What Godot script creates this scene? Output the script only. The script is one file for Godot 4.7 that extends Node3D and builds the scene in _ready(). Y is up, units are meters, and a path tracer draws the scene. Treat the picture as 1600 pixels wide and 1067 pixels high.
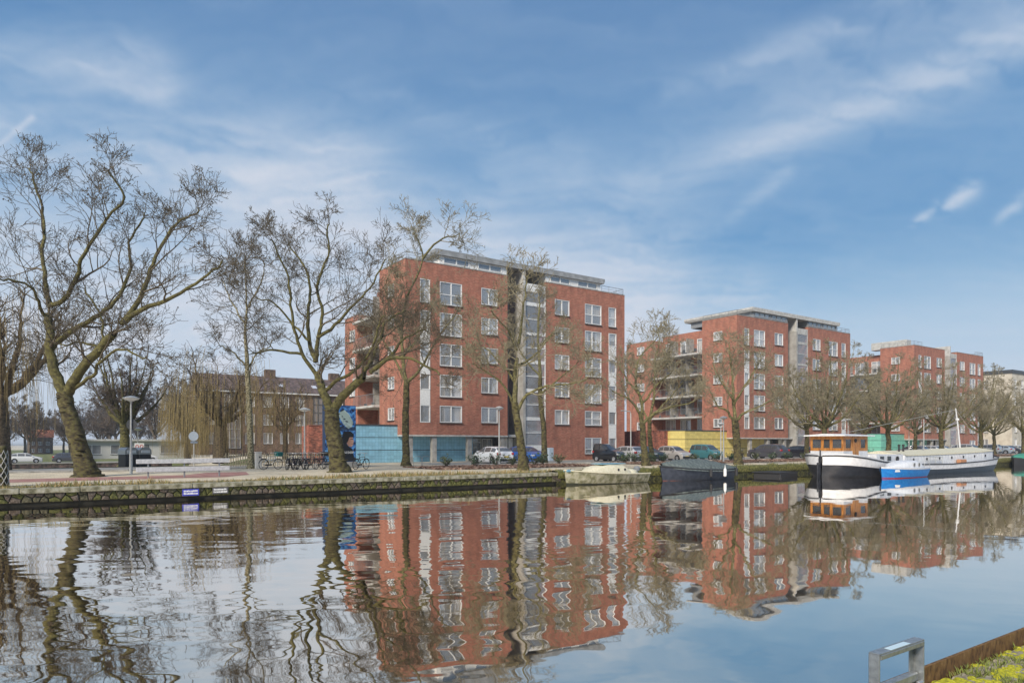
extends Node3D
# Canal quay with three brick apartment blocks, bare plane trees and moored boats.
# World axes: x runs along the canal, -z points across the water to the far bank, street level y = 0, water y = -0.6.

const SKY_GAIN := 0.365
const EXPOSURE := 2.95
const WATER := -0.6
const QUAY := -30.2
const FACADE := -55.4
var R := RandomNumberGenerator.new()
var M := {}
var taken := {}
var cache := {}


# ---------------------------------------------------------------- mesh builder
class MB:
	var v := PackedVector3Array()
	var n := PackedVector3Array()
	var uv := PackedVector2Array()

	func tri(a: Vector3, b: Vector3, c: Vector3) -> void:
		var k := (b - a).cross(c - a).normalized()
		v.append(a); v.append(c); v.append(b)
		n.append(k); n.append(k); n.append(k)

	func quad(a: Vector3, b: Vector3, c: Vector3, d: Vector3) -> void:
		var k := (c - a).cross(d - b).normalized()
		v.append(a); v.append(c); v.append(b)
		v.append(a); v.append(d); v.append(c)
		for i in 6:
			n.append(k)

	func smooth_quad(a: Vector3, b: Vector3, c: Vector3, d: Vector3, na: Vector3, nb: Vector3, nc: Vector3, nd: Vector3) -> void:
		v.append(a); v.append(c); v.append(b)
		v.append(a); v.append(d); v.append(c)
		n.append(na); n.append(nc); n.append(nb)
		n.append(na); n.append(nd); n.append(nc)

	func uv_quad(a: Vector3, b: Vector3, c: Vector3, d: Vector3) -> void:
		quad(a, b, c, d)
		for p in [Vector2(0, 1), Vector2(1, 0), Vector2(1, 1), Vector2(0, 1), Vector2(0, 0), Vector2(1, 0)]:
			uv.append(p)

	func box(c: Vector3, s: Vector3, b := Basis()) -> void:
		var x := b.x * s.x * 0.5
		var y := b.y * s.y * 0.5
		var z := b.z * s.z * 0.5
		quad(c - x - y + z, c + x - y + z, c + x + y + z, c - x + y + z)
		quad(c + x - y - z, c - x - y - z, c - x + y - z, c + x + y - z)
		quad(c + x - y + z, c + x - y - z, c + x + y - z, c + x + y + z)
		quad(c - x - y - z, c - x - y + z, c - x + y + z, c - x + y - z)
		quad(c - x + y + z, c + x + y + z, c + x + y - z, c - x + y - z)
		quad(c - x - y - z, c + x - y - z, c + x - y + z, c - x - y + z)

	func span(a: Vector3, b: Vector3) -> void:
		box((a + b) * 0.5, (b - a).abs())

	# box with all edges chamfered by k
	func cbox(c: Vector3, s: Vector3, k: float, b := Basis()) -> void:
		var h := s * 0.5
		var ax := [Vector3.RIGHT, Vector3.UP, Vector3.BACK]
		for i in 3:
			var j := (i + 1) % 3
			var l := (i + 2) % 3
			for sg in [-1.0, 1.0]:
				var f: Vector3 = ax[i] * sg * h[i]
				var u: Vector3 = ax[j] * (h[j] - k)
				var w: Vector3 = ax[l] * (h[l] - k)
				if sg > 0:
					quad(c + b * (f - u - w), c + b * (f + u - w), c + b * (f + u + w), c + b * (f - u + w))
				else:
					quad(c + b * (f - u - w), c + b * (f - u + w), c + b * (f + u + w), c + b * (f + u - w))
			for s1 in [-1.0, 1.0]:
				for s2 in [-1.0, 1.0]:
					var e: Vector3 = ax[i] * (h[i] - k)
					var p: Vector3 = ax[j] * s1 * h[j] + ax[l] * s2 * (h[l] - k)
					var q: Vector3 = ax[j] * s1 * (h[j] - k) + ax[l] * s2 * h[l]
					if s1 * s2 > 0:
						quad(c + b * (p - e), c + b * (p + e), c + b * (q + e), c + b * (q - e))
					else:
						quad(c + b * (p + e), c + b * (p - e), c + b * (q - e), c + b * (q + e))

	func tube(p: PackedVector3Array, r: PackedFloat32Array, sides := 6, caps := true) -> void:
		var count := p.size()
		var side := Vector3.ZERO
		var rings := []
		var norms := []
		for i in count:
			var t := (p[mini(i + 1, count - 1)] - p[maxi(i - 1, 0)]).normalized()
			if side == Vector3.ZERO:
				side = t.cross(Vector3(0.31, 0.2, 0.93))
				if side.length() < 0.1:
					side = t.cross(Vector3.RIGHT)
			side = (side - t * side.dot(t)).normalized()
			var up := t.cross(side)
			var ring := PackedVector3Array()
			var nn := PackedVector3Array()
			for k in sides:
				var a := TAU * k / sides
				var d := side * cos(a) + up * sin(a)
				ring.append(p[i] + d * r[i])
				nn.append(d)
			rings.append(ring)
			norms.append(nn)
		for i in count - 1:
			var a: PackedVector3Array = rings[i]
			var b: PackedVector3Array = rings[i + 1]
			var na: PackedVector3Array = norms[i]
			var nb: PackedVector3Array = norms[i + 1]
			for k in sides:
				var l := (k + 1) % sides
				smooth_quad(a[k], a[l], b[l], b[k], na[k], na[l], nb[l], nb[k])
		if caps:
			for k in range(1, sides - 1):
				tri(rings[0][0], rings[0][k + 1], rings[0][k])
				tri(rings[count - 1][0], rings[count - 1][k], rings[count - 1][k + 1])

	func rod(a: Vector3, b: Vector3, r: float, sides := 6) -> void:
		tube(PackedVector3Array([a, b]), PackedFloat32Array([r, r]), sides)

	# profile: list of Vector2(radius, height) from bottom to top
	func lathe(c: Vector3, profile: Array, sides := 16, b := Basis()) -> void:
		for i in profile.size() - 1:
			var p: Vector2 = profile[i]
			var q: Vector2 = profile[i + 1]
			var d := (q - p).normalized()
			for k in sides:
				var a0 := TAU * k / sides
				var a1 := TAU * (k + 1) / sides
				var e0 := Vector3(cos(a0), 0, -sin(a0))
				var e1 := Vector3(cos(a1), 0, -sin(a1))
				var n0 := b * (e0 * d.y + Vector3.UP * -d.x)
				var n1 := b * (e1 * d.y + Vector3.UP * -d.x)
				smooth_quad(c + b * (e0 * p.x + Vector3.UP * p.y), c + b * (e1 * p.x + Vector3.UP * p.y), c + b * (e1 * q.x + Vector3.UP * q.y), c + b * (e0 * q.x + Vector3.UP * q.y), n0, n1, n1, n0)

	# polygon in the x-y plane of xf, counter-clockwise, pushed from z0 to z1
	func prism(given: PackedVector2Array, z0: float, z1: float, xf := Transform3D()) -> void:
		var poly := given.duplicate()
		var c := poly.size()
		var area := 0.0
		for i in c:
			area += poly[i].cross(poly[(i + 1) % c])
		var mirrored := xf.basis.determinant() < 0.0
		if (area < 0.0) != mirrored:
			poly.reverse()
		for i in c:
			var a := poly[i]
			var b := poly[(i + 1) % c]
			quad(xf * Vector3(a.x, a.y, z0), xf * Vector3(b.x, b.y, z0), xf * Vector3(b.x, b.y, z1), xf * Vector3(a.x, a.y, z1))
		var t := Geometry2D.triangulate_polygon(poly)
		for i in range(0, t.size(), 3):
			var a := poly[t[i]]
			var b := poly[t[i + 1]]
			var d := poly[t[i + 2]]
			if ((b - a).cross(d - a) < 0) != mirrored:
				var e := b
				b = d
				d = e
			tri(xf * Vector3(a.x, a.y, z1), xf * Vector3(b.x, b.y, z1), xf * Vector3(d.x, d.y, z1))
			tri(xf * Vector3(a.x, a.y, z0), xf * Vector3(d.x, d.y, z0), xf * Vector3(b.x, b.y, z0))

	# smooth surface through rows of points; rows[i][j]; (j, i) counter-clockwise from outside
	func grid(rows: Array, flip := false) -> void:
		var a := rows.size()
		var b: int = rows[0].size()
		var nn := []
		for i in a:
			var line := PackedVector3Array()
			for j in b:
				var du: Vector3 = rows[i][mini(j + 1, b - 1)] - rows[i][maxi(j - 1, 0)]
				var dv: Vector3 = rows[mini(i + 1, a - 1)][j] - rows[maxi(i - 1, 0)][j]
				var k := du.cross(dv).normalized()
				line.append(-k if flip else k)
			nn.append(line)
		for i in a - 1:
			for j in b - 1:
				if flip:
					smooth_quad(rows[i][j], rows[i + 1][j], rows[i + 1][j + 1], rows[i][j + 1], nn[i][j], nn[i + 1][j], nn[i + 1][j + 1], nn[i][j + 1])
				else:
					smooth_quad(rows[i][j], rows[i][j + 1], rows[i + 1][j + 1], rows[i + 1][j], nn[i][j], nn[i][j + 1], nn[i + 1][j + 1], nn[i + 1][j])

	# flat sheet with rectangular openings, at o along u and w, thickness t inwards (against u x w)
	func holed(o: Vector3, u: Vector3, w: Vector3, size: Vector2, holes: Array, t: float) -> void:
		var xs := [0.0, size.x]
		var ys := [0.0, size.y]
		for h in holes:
			xs.append(h.position.x); xs.append(h.end.x)
			ys.append(h.position.y); ys.append(h.end.y)
		xs.sort(); ys.sort()
		var inn := -u.cross(w) * t
		for i in xs.size() - 1:
			if xs[i + 1] - xs[i] < 1e-4:
				continue
			for j in ys.size() - 1:
				if ys[j + 1] - ys[j] < 1e-4:
					continue
				var c := Vector2((xs[i] + xs[i + 1]) * 0.5, (ys[j] + ys[j + 1]) * 0.5)
				var open := false
				for h in holes:
					if h.has_point(c):
						open = true
						break
				if open:
					continue
				var a: Vector3 = o + u * xs[i] + w * ys[j]
				var b: Vector3 = o + u * xs[i + 1] + w * ys[j]
				var d: Vector3 = o + u * xs[i + 1] + w * ys[j + 1]
				var e: Vector3 = o + u * xs[i] + w * ys[j + 1]
				quad(a, b, d, e)
				quad(b + inn, a + inn, e + inn, d + inn)
		for h in holes:
			var a: Vector3 = o + u * h.position.x + w * h.position.y
			var b: Vector3 = o + u * h.end.x + w * h.position.y
			var d: Vector3 = o + u * h.end.x + w * h.end.y
			var e: Vector3 = o + u * h.position.x + w * h.end.y
			quad(a, a + inn, b + inn, b)
			quad(b, b + inn, d + inn, d)
			quad(d, d + inn, e + inn, e)
			quad(e, e + inn, a + inn, a)
		var p: Vector3 = o + u * size.x
		var q: Vector3 = o + w * size.y
		var z: Vector3 = p + w * size.y
		quad(o, o + inn, q + inn, q)
		quad(p, z, z + inn, p + inn)
		quad(q, q + inn, z + inn, z)
		quad(o, p, p + inn, o + inn)

	func mesh() -> ArrayMesh:
		var a := []
		a.resize(Mesh.ARRAY_MAX)
		a[Mesh.ARRAY_VERTEX] = v
		a[Mesh.ARRAY_NORMAL] = n
		if uv.size() == v.size():
			a[Mesh.ARRAY_TEX_UV] = uv
		var m := ArrayMesh.new()
		m.add_surface_from_arrays(Mesh.PRIMITIVE_TRIANGLES, a)
		return m


# ---------------------------------------------------------------- scene helpers
func numbered(called: String) -> String:
	var k: int = taken.get(called, 0)
	taken[called] = k + 1
	return called if k == 0 else "%s_%03d" % [called, k]

func tag(o: Node, label: String, category: String, group := "", kind := "") -> Node:
	o.set_meta("label", label)
	if category:
		o.set_meta("category", category)
	if group:
		o.set_meta("group", group)
	if kind:
		o.set_meta("kind", kind)
	return o

func thing(called: String, at: Vector3, turn: float, label: String, category: String, group := "") -> Node3D:
	var o := Node3D.new()
	o.name = numbered(called)
	add_child(o, true)
	o.position = at
	o.rotation.y = turn
	tag(o, label, category, group)
	return o

func put(called: String, m, mat: Material, parent: Node = null) -> MeshInstance3D:
	var o := MeshInstance3D.new()
	o.mesh = m.mesh() if m is MB else m
	o.material_override = mat
	if parent == null:
		o.name = numbered(called)
		add_child(o, true)
	else:
		o.name = called
		parent.add_child(o, true)
	return o

func copy_of(o: Node3D, called: String, at: Vector3, turn: float, label: String, scale_by := 1.0) -> Node3D:
	var c: Node3D = o.duplicate()
	c.name = numbered(called)
	add_child(c, true)
	c.position = at
	c.rotation.y = turn
	c.scale = Vector3.ONE * scale_by
	c.set_meta("label", label)
	return c

func structure(called: String, m, mat: Material, label: String) -> MeshInstance3D:
	var o := put(called, m, mat)
	o.set_meta("kind", "structure")
	o.set_meta("label", label)
	return o

func lin(r: float, g: float, b: float, a := 1.0) -> Color:
	var c := Color(r, g, b).linear_to_srgb()
	c.a = a
	return c

func flat(r: float, g: float, b: float, rough := 0.7, metal := 0.0) -> StandardMaterial3D:
	var m := StandardMaterial3D.new()
	m.albedo_color = lin(r, g, b)
	m.roughness = rough
	m.metallic = metal
	return m

# noise-coloured world-triplanar material; stops are [offset, r, g, b] in linear values
func grain(stops: Array, size: float, rough: float, bump := 0.0, freq := 0.012, seed_ := 1, stretch := Vector3.ONE, octaves := 6) -> StandardMaterial3D:
	var m := StandardMaterial3D.new()
	var f := FastNoiseLite.new()
	f.noise_type = FastNoiseLite.TYPE_SIMPLEX_SMOOTH
	f.seed = seed_
	f.frequency = freq
	f.fractal_octaves = octaves
	f.fractal_gain = 0.58
	var g := Gradient.new()
	var offs := PackedFloat32Array()
	var cols := PackedColorArray()
	for s in stops:
		offs.append(s[0])
		cols.append(lin(s[1], s[2], s[3]))
	g.offsets = offs
	g.colors = cols
	var t := NoiseTexture2D.new()
	t.width = 512
	t.height = 512
	t.seamless = true
	t.seamless_blend_skirt = 0.25
	t.noise = f
	t.color_ramp = g
	m.albedo_texture = t
	m.roughness = rough
	m.uv1_triplanar = true
	m.uv1_world_triplanar = true
	m.uv1_scale = Vector3.ONE / size * stretch
	if bump > 0.0:
		var h := NoiseTexture2D.new()
		h.width = 512
		h.height = 512
		h.seamless = true
		h.noise = f
		m.heightmap_enabled = true
		m.heightmap_texture = h
		m.heightmap_scale = bump
	return m

# masonry: courses of small bricks, far too small to tell apart from the far bank
func masonry(base: Color, spread: float, mortar: Color, tile: float, courses: int, seed_: int, patch := 0.16) -> StandardMaterial3D:
	var r := RandomNumberGenerator.new()
	r.seed = seed_
	var n := 512
	var im := Image.create(n, n, false, Image.FORMAT_RGB8)
	im.fill(mortar)
	var ch := float(n) / courses
	var per := int(courses / 3.4)
	var bw := float(n) / per
	for j in courses:
		for i in per + 1:
			var k := 1.0 + r.randf_range(-spread, spread)
			var warm := r.randf_range(-0.05, 0.05)
			var c := Color(clampf(base.r * k, 0, 1), clampf(base.g * (k - warm), 0, 1), clampf(base.b * (k - warm), 0, 1))
			var x := int((i - (0.5 if j % 2 else 0.0)) * bw)
			im.fill_rect(Rect2i(x, int(j * ch), int(bw) - 1, maxi(1, int(ch) - 2)), c)
	var m := StandardMaterial3D.new()
	m.albedo_texture = ImageTexture.create_from_image(im)
	m.roughness = 0.92
	m.uv1_triplanar = true
	m.uv1_world_triplanar = true
	m.uv1_scale = Vector3.ONE / tile
	# weathering in large patches over the brickwork
	var f := FastNoiseLite.new()
	f.seed = seed_ + 5
	f.frequency = 0.01
	f.fractal_octaves = 6
	f.fractal_gain = 0.6
	var g := Gradient.new()
	g.offsets = PackedFloat32Array([0.25, 0.5, 0.75])
	g.colors = PackedColorArray([Color(1 - patch * 1.3, 1 - patch * 1.2, 1 - patch * 1.1), Color(1 - patch * 0.3, 1 - patch * 0.35, 1 - patch * 0.35), Color.WHITE])
	var t := NoiseTexture2D.new()
	t.width = 512
	t.height = 512
	t.seamless = true
	t.noise = f
	t.color_ramp = g
	m.detail_enabled = true
	m.detail_albedo = t
	m.detail_blend_mode = BaseMaterial3D.BLEND_MODE_MUL
	m.detail_uv_layer = BaseMaterial3D.DETAIL_UV_2
	m.uv2_triplanar = true
	m.uv2_world_triplanar = true
	m.uv2_scale = Vector3(1.0 / 4.5, 1.0 / 14.0, 1.0 / 4.5)
	return m

func glass(tint: float, alpha: float, mirror: float) -> StandardMaterial3D:
	var m := StandardMaterial3D.new()
	m.albedo_color = lin(tint, tint * 1.02, tint * 1.05, alpha)
	m.transparency = BaseMaterial3D.TRANSPARENCY_ALPHA
	m.roughness = 0.03
	m.metallic = mirror
	m.metallic_specular = 0.5
	return m

# ---------------------------------------------------------------- sky, light, camera
func make_sky() -> ImageTexture:
	var w := 2048
	var h := 1024
	var im := Image.create(w, h, false, Image.FORMAT_RGB8)
	im.fill(Color8(118, 122, 122))
	var f := FastNoiseLite.new()
	f.seed = 11
	f.frequency = 0.55
	f.fractal_octaves = 5
	f.fractal_gain = 0.55
	var g := FastNoiseLite.new()
	g.seed = 23
	g.frequency = 1.0
	g.fractal_octaves = 6
	g.fractal_gain = 0.6
	var data := PackedByteArray()
	data.resize(w * (h / 2) * 3)
	# drawn clouds: from and to as (azimuth from the street's end, height) in degrees, width, weight, how ragged
	var streaks := [[10.0, 20.4, 40.0, 26.2, 1.5, 0.42, 0.9], [14.0, 23.4, 40.0, 29.0, 2.4, 0.16, 0.8], [13.0, 26.8, 34.0, 30.4, 1.4, 0.27, 0.9], [-36.9, 19.4, -35.1, 21.4, 0.13, 0.8, 0.1], [30.4, 15.5, 32.0, 16.5, 0.3, 0.45, 1.6], [32.4, 16.1, 33.8, 17.2, 0.5, 0.5, 1.8], [35.5, 15.0, 37.2, 16.2, 0.36, 0.36, 1.6], [17.0, 17.0, 21.9, 20.2, 0.6, 0.22, 0.7], [-44.0, 24.5, -28.0, 25.6, 1.6, 0.42, 0.7], [-50.0, 19.0, -14.0, 20.0, 3.6, 0.62, 0.45], [-28.5, 20.5, 5.4, 12.6, 4.2, 0.62, 0.45], [-12.7, 27.0, 5.4, 22.0, 1.4, 0.2, 0.7], [-60.0, 12.5, 9.0, 11.0, 5.0, 0.76, 0.35], [-8.0, 12.5, 19.0, 11.0, 1.9, 0.42, 0.8]]
	for j in h / 2:
		var el := (0.5 - (j + 0.5) / h) * PI
		var sy := sin(el)
		var cy := cos(el)
		var ed := rad_to_deg(el)
		# clear air: pale at the horizon, deeper above
		var base := Color8(190, 207, 225).lerp(Color8(145, 183, 214), smoothstep(0.0, 14.0, ed))
		base = base.lerp(Color8(93, 143, 191), smoothstep(8.0, 19.0, ed))
		base = base.lerp(Color8(82, 125, 174), smoothstep(18.0, 34.0, ed))
		base = base.lerp(Color8(74, 115, 166), smoothstep(40.0, 90.0, ed))
		var white := Color8(206, 212, 224)
		for i in w:
			var az := (i + 0.5) / w * TAU
			var dx := sin(az) * cy
			var dz := -cos(az) * cy
			var k := 1.0 / (sy + 0.16)
			# thin cirrus on a plane high above, drawn out along one wind direction
			var px := dx * k
			var pz := dz * k
			var a := px * 0.88 + pz * 0.47
			var b := -px * 0.47 + pz * 0.88
			var warp := g.get_noise_2d(a * 0.8 + 40.0, b * 0.8)
			var c := f.get_noise_2d(a * 0.75 + warp * 0.5, b * 2.4 + warp * 0.7 + 9.0)
			var fine := g.get_noise_2d(a * 2.6 + 7.0 + warp, b * 9.0 + warp * 2.0)
			var rel := rad_to_deg(wrapf(az - 0.6053, -PI, PI))
			# the bank of cloud is thicker where the air lies low
			var veil := 0.03 + 0.34 * (1.0 - smoothstep(1.0, 16.0, ed)) + 0.2 * (0.5 + 0.5 * cos(deg_to_rad(rel + 50.0)))
			var cover := clampf(veil + c * 0.2 + fine * 0.08, 0.0, 1.0)
			if ed < 40.0 and absf(rel) < 60.0:
				var gain := 1.0 - cover
				for s in streaks:
					var q := Vector2(rel, ed)
					var p0 := Vector2(s[0], s[1])
					var d := Vector2(s[2], s[3]) - p0
					var t := clampf((q - p0).dot(d) / d.length_squared(), 0.0, 1.0)
					var dist: float = (q - p0 - d * t).length() / (s[4] * (0.7 + 0.6 * t + 0.5 * warp))
					if dist < 2.6:
						gain *= 1.0 - clampf(exp(-dist * dist) * (0.35 + 0.65 * smoothstep(0.0, 0.35, t + (0.3 if s[4] < 0.6 else 0.0))) * s[5] * clampf(0.95 + s[6] * (fine * 1.35 + c * 0.7 + warp * 0.3), 0.0, 1.5), 0.0, 0.95)
				cover = 1.0 - gain
			# heaped cloud low over the park
			if ed < 17.0 and rel < -8.0:
				var heap := g.get_noise_2d(rel * 0.09 + 3.0, ed * 0.16) * 0.9 + 0.32 - absf(ed - 8.5) * 0.075
				cover = maxf(cover, clampf(heap * 2.2, 0.0, 0.96) * smoothstep(-8.0, -20.0, rel))
			var col := base.lerp(white, clampf(cover, 0.0, 0.97))
			var o := (j * w + i) * 3
			data[o] = int(col.r * 255.0)
			data[o + 1] = int(col.g * 255.0)
			data[o + 2] = int(col.b * 255.0)
	var top := Image.create_from_data(w, h / 2, false, Image.FORMAT_RGB8, data)
	im.blit_rect(top, Rect2i(0, 0, w, h / 2), Vector2i.ZERO)
	return ImageTexture.create_from_image(im)

func set_stage() -> void:
	var cam := Camera3D.new()
	cam.name = "camera"
	cam.projection = Camera3D.PROJECTION_FRUSTUM
	cam.near = 0.1
	cam.far = 4000.0
	cam.keep_aspect = Camera3D.KEEP_HEIGHT
	cam.size = 0.1
	cam.frustum_offset = Vector2(0.0, 0.1 * 160.5 / 1067.0)
	add_child(cam)
	cam.position = Vector3(0, 1.65, 0)
	cam.rotation_degrees = Vector3(0, -34.68, 0)
	cam.current = true

	var env := Environment.new()
	env.background_mode = Environment.BG_SKY
	var pano := PanoramaSkyMaterial.new()
	pano.panorama = make_sky()
	pano.energy_multiplier = SKY_GAIN
	var sky := Sky.new()
	sky.sky_material = pano
	env.sky = sky
	env.tonemap_mode = Environment.TONE_MAPPER_LINEAR
	env.tonemap_exposure = EXPOSURE
	env.sdfgi_enabled = true
	env.ssao_enabled = true
	env.ssil_enabled = true
	env.fog_enabled = true
	env.fog_density = 0.0004
	env.fog_light_color = Color(0.86, 0.9, 0.95)
	var we := WorldEnvironment.new()
	we.name = "world_environment"
	we.environment = env
	add_child(we)

	var sun := DirectionalLight3D.new()
	sun.name = "sun"
	sun.light_energy = 0.5
	sun.light_angular_distance = 14.0
	sun.light_color = Color(1.0, 0.96, 0.9)
	sun.shadow_enabled = true
	add_child(sun)
	sun.look_at_from_position(Vector3(-0.78, 0.72, 0.46), Vector3.ZERO)

# ---------------------------------------------------------------- materials
func make_materials() -> void:
	M.brick = masonry(lin(0.405, 0.168, 0.112), 0.10, lin(0.36, 0.172, 0.122), 2.1, 32, 3, 0.08)
	M.brick_dark = masonry(lin(0.185, 0.118, 0.08), 0.25, lin(0.17, 0.13, 0.105), 2.1, 32, 4, 0.22)
	M.brick_low = masonry(lin(0.40, 0.14, 0.09), 0.22, lin(0.2, 0.1, 0.08), 2.1, 32, 6, 0.2)
	M.wall_far = masonry(lin(0.15, 0.105, 0.095), 0.3, lin(0.16, 0.14, 0.13), 2.1, 30, 7, 0.3)
	M.cream = grain([[0.2, 0.46, 0.41, 0.33], [0.5, 0.56, 0.51, 0.42], [0.8, 0.62, 0.57, 0.48]], 9.0, 0.9, 0.0, 0.008, 12)
	M.concrete = grain([[0.2, 0.24, 0.225, 0.2], [0.5, 0.34, 0.325, 0.3], [0.8, 0.42, 0.405, 0.375]], 5.0, 0.9, 0.4, 0.012, 13)
	M.concrete_pale = grain([[0.25, 0.42, 0.41, 0.38], [0.6, 0.52, 0.51, 0.48], [0.85, 0.58, 0.57, 0.54]], 5.0, 0.85, 0.0, 0.012, 14)
	M.concrete_fin = grain([[0.2, 0.30, 0.285, 0.26], [0.5, 0.37, 0.36, 0.335], [0.8, 0.44, 0.43, 0.40]], 7.0, 0.9, 0.0, 0.01, 17)
	M.roof_metal = grain([[0.3, 0.25, 0.26, 0.265], [0.6, 0.31, 0.32, 0.325], [0.8, 0.36, 0.37, 0.375]], 4.0, 0.6, 0.0, 0.01, 15)
	M.white = grain([[0.2, 0.68, 0.68, 0.66], [0.7, 0.8, 0.8, 0.785]], 2.0, 0.5, 0.0, 0.02, 16)
	M.dark_frame = flat(0.06, 0.065, 0.07, 0.5)
	M.mid_frame = flat(0.24, 0.25, 0.26, 0.5)
	M.dark = flat(0.025, 0.025, 0.027, 0.6)
	M.sill = flat(0.09, 0.085, 0.08, 0.8)
	M.plaster = flat(0.5, 0.49, 0.46, 0.9)
	M.floor_in = flat(0.2, 0.16, 0.12, 0.7)
	M.curtain = grain([[0.3, 0.62, 0.61, 0.58], [0.7, 0.75, 0.74, 0.72]], 0.8, 0.9, 0.5, 0.02, 18, Vector3(1, 0.05, 1))
	M.curtain_warm = grain([[0.3, 0.42, 0.36, 0.27], [0.7, 0.55, 0.48, 0.38]], 0.8, 0.9, 0.5, 0.02, 19, Vector3(1, 0.05, 1))
	M.pane = glass(0.75, 0.12, 0.34)
	M.pane_clear = glass(0.7, 0.08, 0.2)
	M.pane_stair = glass(0.55, 0.18, 0.3)
	M.tile_blue = tiles(lin(0.31, 0.59, 0.75), lin(0.15, 0.38, 0.52))
	M.tile_yellow = tiles(lin(0.68, 0.56, 0.19), lin(0.52, 0.42, 0.13))
	M.tile_green = tiles(lin(0.19, 0.52, 0.40), lin(0.12, 0.38, 0.29))
	M.galv = grain([[0.25, 0.27, 0.285, 0.29], [0.5, 0.33, 0.345, 0.35], [0.75, 0.38, 0.395, 0.40]], 0.8, 0.42, 0.0, 0.03, 20)
	M.galv.metallic = 0.6
	M.pole = grain([[0.3, 0.40, 0.41, 0.40], [0.7, 0.52, 0.53, 0.52]], 1.2, 0.5, 0.0, 0.02, 21)
	M.railing = flat(0.28, 0.29, 0.30, 0.45, 0.4)
	M.paving = pavers()
	M.asphalt = grain([[0.2, 0.19, 0.185, 0.17], [0.5, 0.25, 0.245, 0.225], [0.8, 0.31, 0.30, 0.275]], 6.0, 0.92, 0.5, 0.012, 24)
	M.red_path = grain([[0.2, 0.25, 0.115, 0.095], [0.5, 0.33, 0.165, 0.14], [0.8, 0.38, 0.22, 0.19]], 5.0, 0.92, 0.3, 0.012, 25)
	M.lawn = grain([[0.2, 0.075, 0.085, 0.02], [0.45, 0.13, 0.15, 0.035], [0.65, 0.19, 0.19, 0.06], [0.85, 0.22, 0.19, 0.10]], 7.0, 0.95, 2.0, 0.012, 26)
	M.soil = grain([[0.2, 0.07, 0.052, 0.038], [0.5, 0.15, 0.105, 0.075], [0.8, 0.26, 0.18, 0.135]], 3.0, 0.95, 2.0, 0.02, 27)
	M.verge = grain([[0.2, 0.09, 0.075, 0.03], [0.42, 0.18, 0.14, 0.06], [0.6, 0.30, 0.24, 0.12], [0.8, 0.36, 0.31, 0.19]], 3.0, 0.95, 2.0, 0.016, 28)
	M.moss_wall = grain([[0.22, 0.010, 0.010, 0.006], [0.42, 0.024, 0.026, 0.009], [0.6, 0.055, 0.058, 0.014], [0.8, 0.095, 0.09, 0.03]], 2.6, 0.95, 2.5, 0.014, 29)
	M.moss_top = grain([[0.25, 0.045, 0.046, 0.012], [0.5, 0.115, 0.115, 0.022], [0.75, 0.19, 0.175, 0.06]], 2.2, 0.95, 2.0, 0.016, 30)
	M.coping = grain([[0.2, 0.10, 0.095, 0.055], [0.42, 0.20, 0.185, 0.12], [0.62, 0.30, 0.285, 0.21], [0.85, 0.38, 0.365, 0.30]], 2.8, 0.92, 0.8, 0.014, 31)
	M.joint = flat(0.018, 0.017, 0.012, 0.95)
	M.stone_a = grain([[0.2, 0.035, 0.032, 0.018], [0.5, 0.085, 0.078, 0.045], [0.75, 0.14, 0.13, 0.085]], 1.1, 0.93, 1.5, 0.02, 32)
	M.stone_b = grain([[0.2, 0.04, 0.042, 0.012], [0.5, 0.095, 0.10, 0.025], [0.75, 0.15, 0.145, 0.05]], 1.1, 0.93, 1.5, 0.02, 33)
	M.stone_c = grain([[0.2, 0.05, 0.038, 0.03], [0.5, 0.115, 0.09, 0.07], [0.75, 0.18, 0.15, 0.12]], 1.1, 0.93, 1.5, 0.02, 34)
	M.bark = grain([[0.2, 0.014, 0.011, 0.006], [0.38, 0.05, 0.039, 0.020], [0.52, 0.088, 0.070, 0.034], [0.6, 0.115, 0.108, 0.026], [0.7, 0.12, 0.10, 0.045], [0.84, 0.18, 0.155, 0.08]], 2.6, 0.95, 3.0, 0.014, 35, Vector3(1.0, 1.6, 1.0))
	M.bark_limb = grain([[0.2, 0.032, 0.027, 0.014], [0.45, 0.078, 0.068, 0.027], [0.62, 0.13, 0.12, 0.034], [0.82, 0.19, 0.17, 0.075]], 2.6, 0.95, 2.0, 0.02, 36)
	M.bark_spotted = grain([[0.25, 0.07, 0.06, 0.035], [0.45, 0.14, 0.12, 0.06], [0.55, 0.32, 0.29, 0.18], [0.8, 0.42, 0.38, 0.26]], 1.6, 0.95, 1.0, 0.02, 37)
	M.twig = grain([[0.3, 0.078, 0.063, 0.042], [0.7, 0.145, 0.119, 0.078]], 1.5, 0.95, 0.0, 0.02, 38)
	M.bark_pale = grain([[0.2, 0.05, 0.044, 0.022], [0.45, 0.115, 0.10, 0.045], [0.62, 0.18, 0.165, 0.06], [0.82, 0.26, 0.235, 0.12]], 2.6, 0.95, 2.0, 0.02, 46)
	M.twig_olive = grain([[0.3, 0.17, 0.148, 0.092], [0.7, 0.33, 0.29, 0.19]], 1.5, 0.95, 0.0, 0.02, 39)
	M.twig_brown = grain([[0.3, 0.105, 0.08, 0.062], [0.7, 0.18, 0.14, 0.11]], 1.5, 0.95, 0.0, 0.02, 40)
	M.willow = grain([[0.3, 0.22, 0.165, 0.065], [0.7, 0.36, 0.28, 0.125]], 1.5, 0.9, 0.0, 0.02, 41)
	M.willow_bark = grain([[0.25, 0.05, 0.036, 0.022], [0.55, 0.12, 0.09, 0.055], [0.8, 0.19, 0.145, 0.09]], 1.8, 0.95, 3.0, 0.02, 42)
	M.litter = [flat(0.33, 0.19, 0.13, 0.9), flat(0.22, 0.13, 0.09, 0.9), flat(0.43, 0.30, 0.22, 0.9)]
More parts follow.
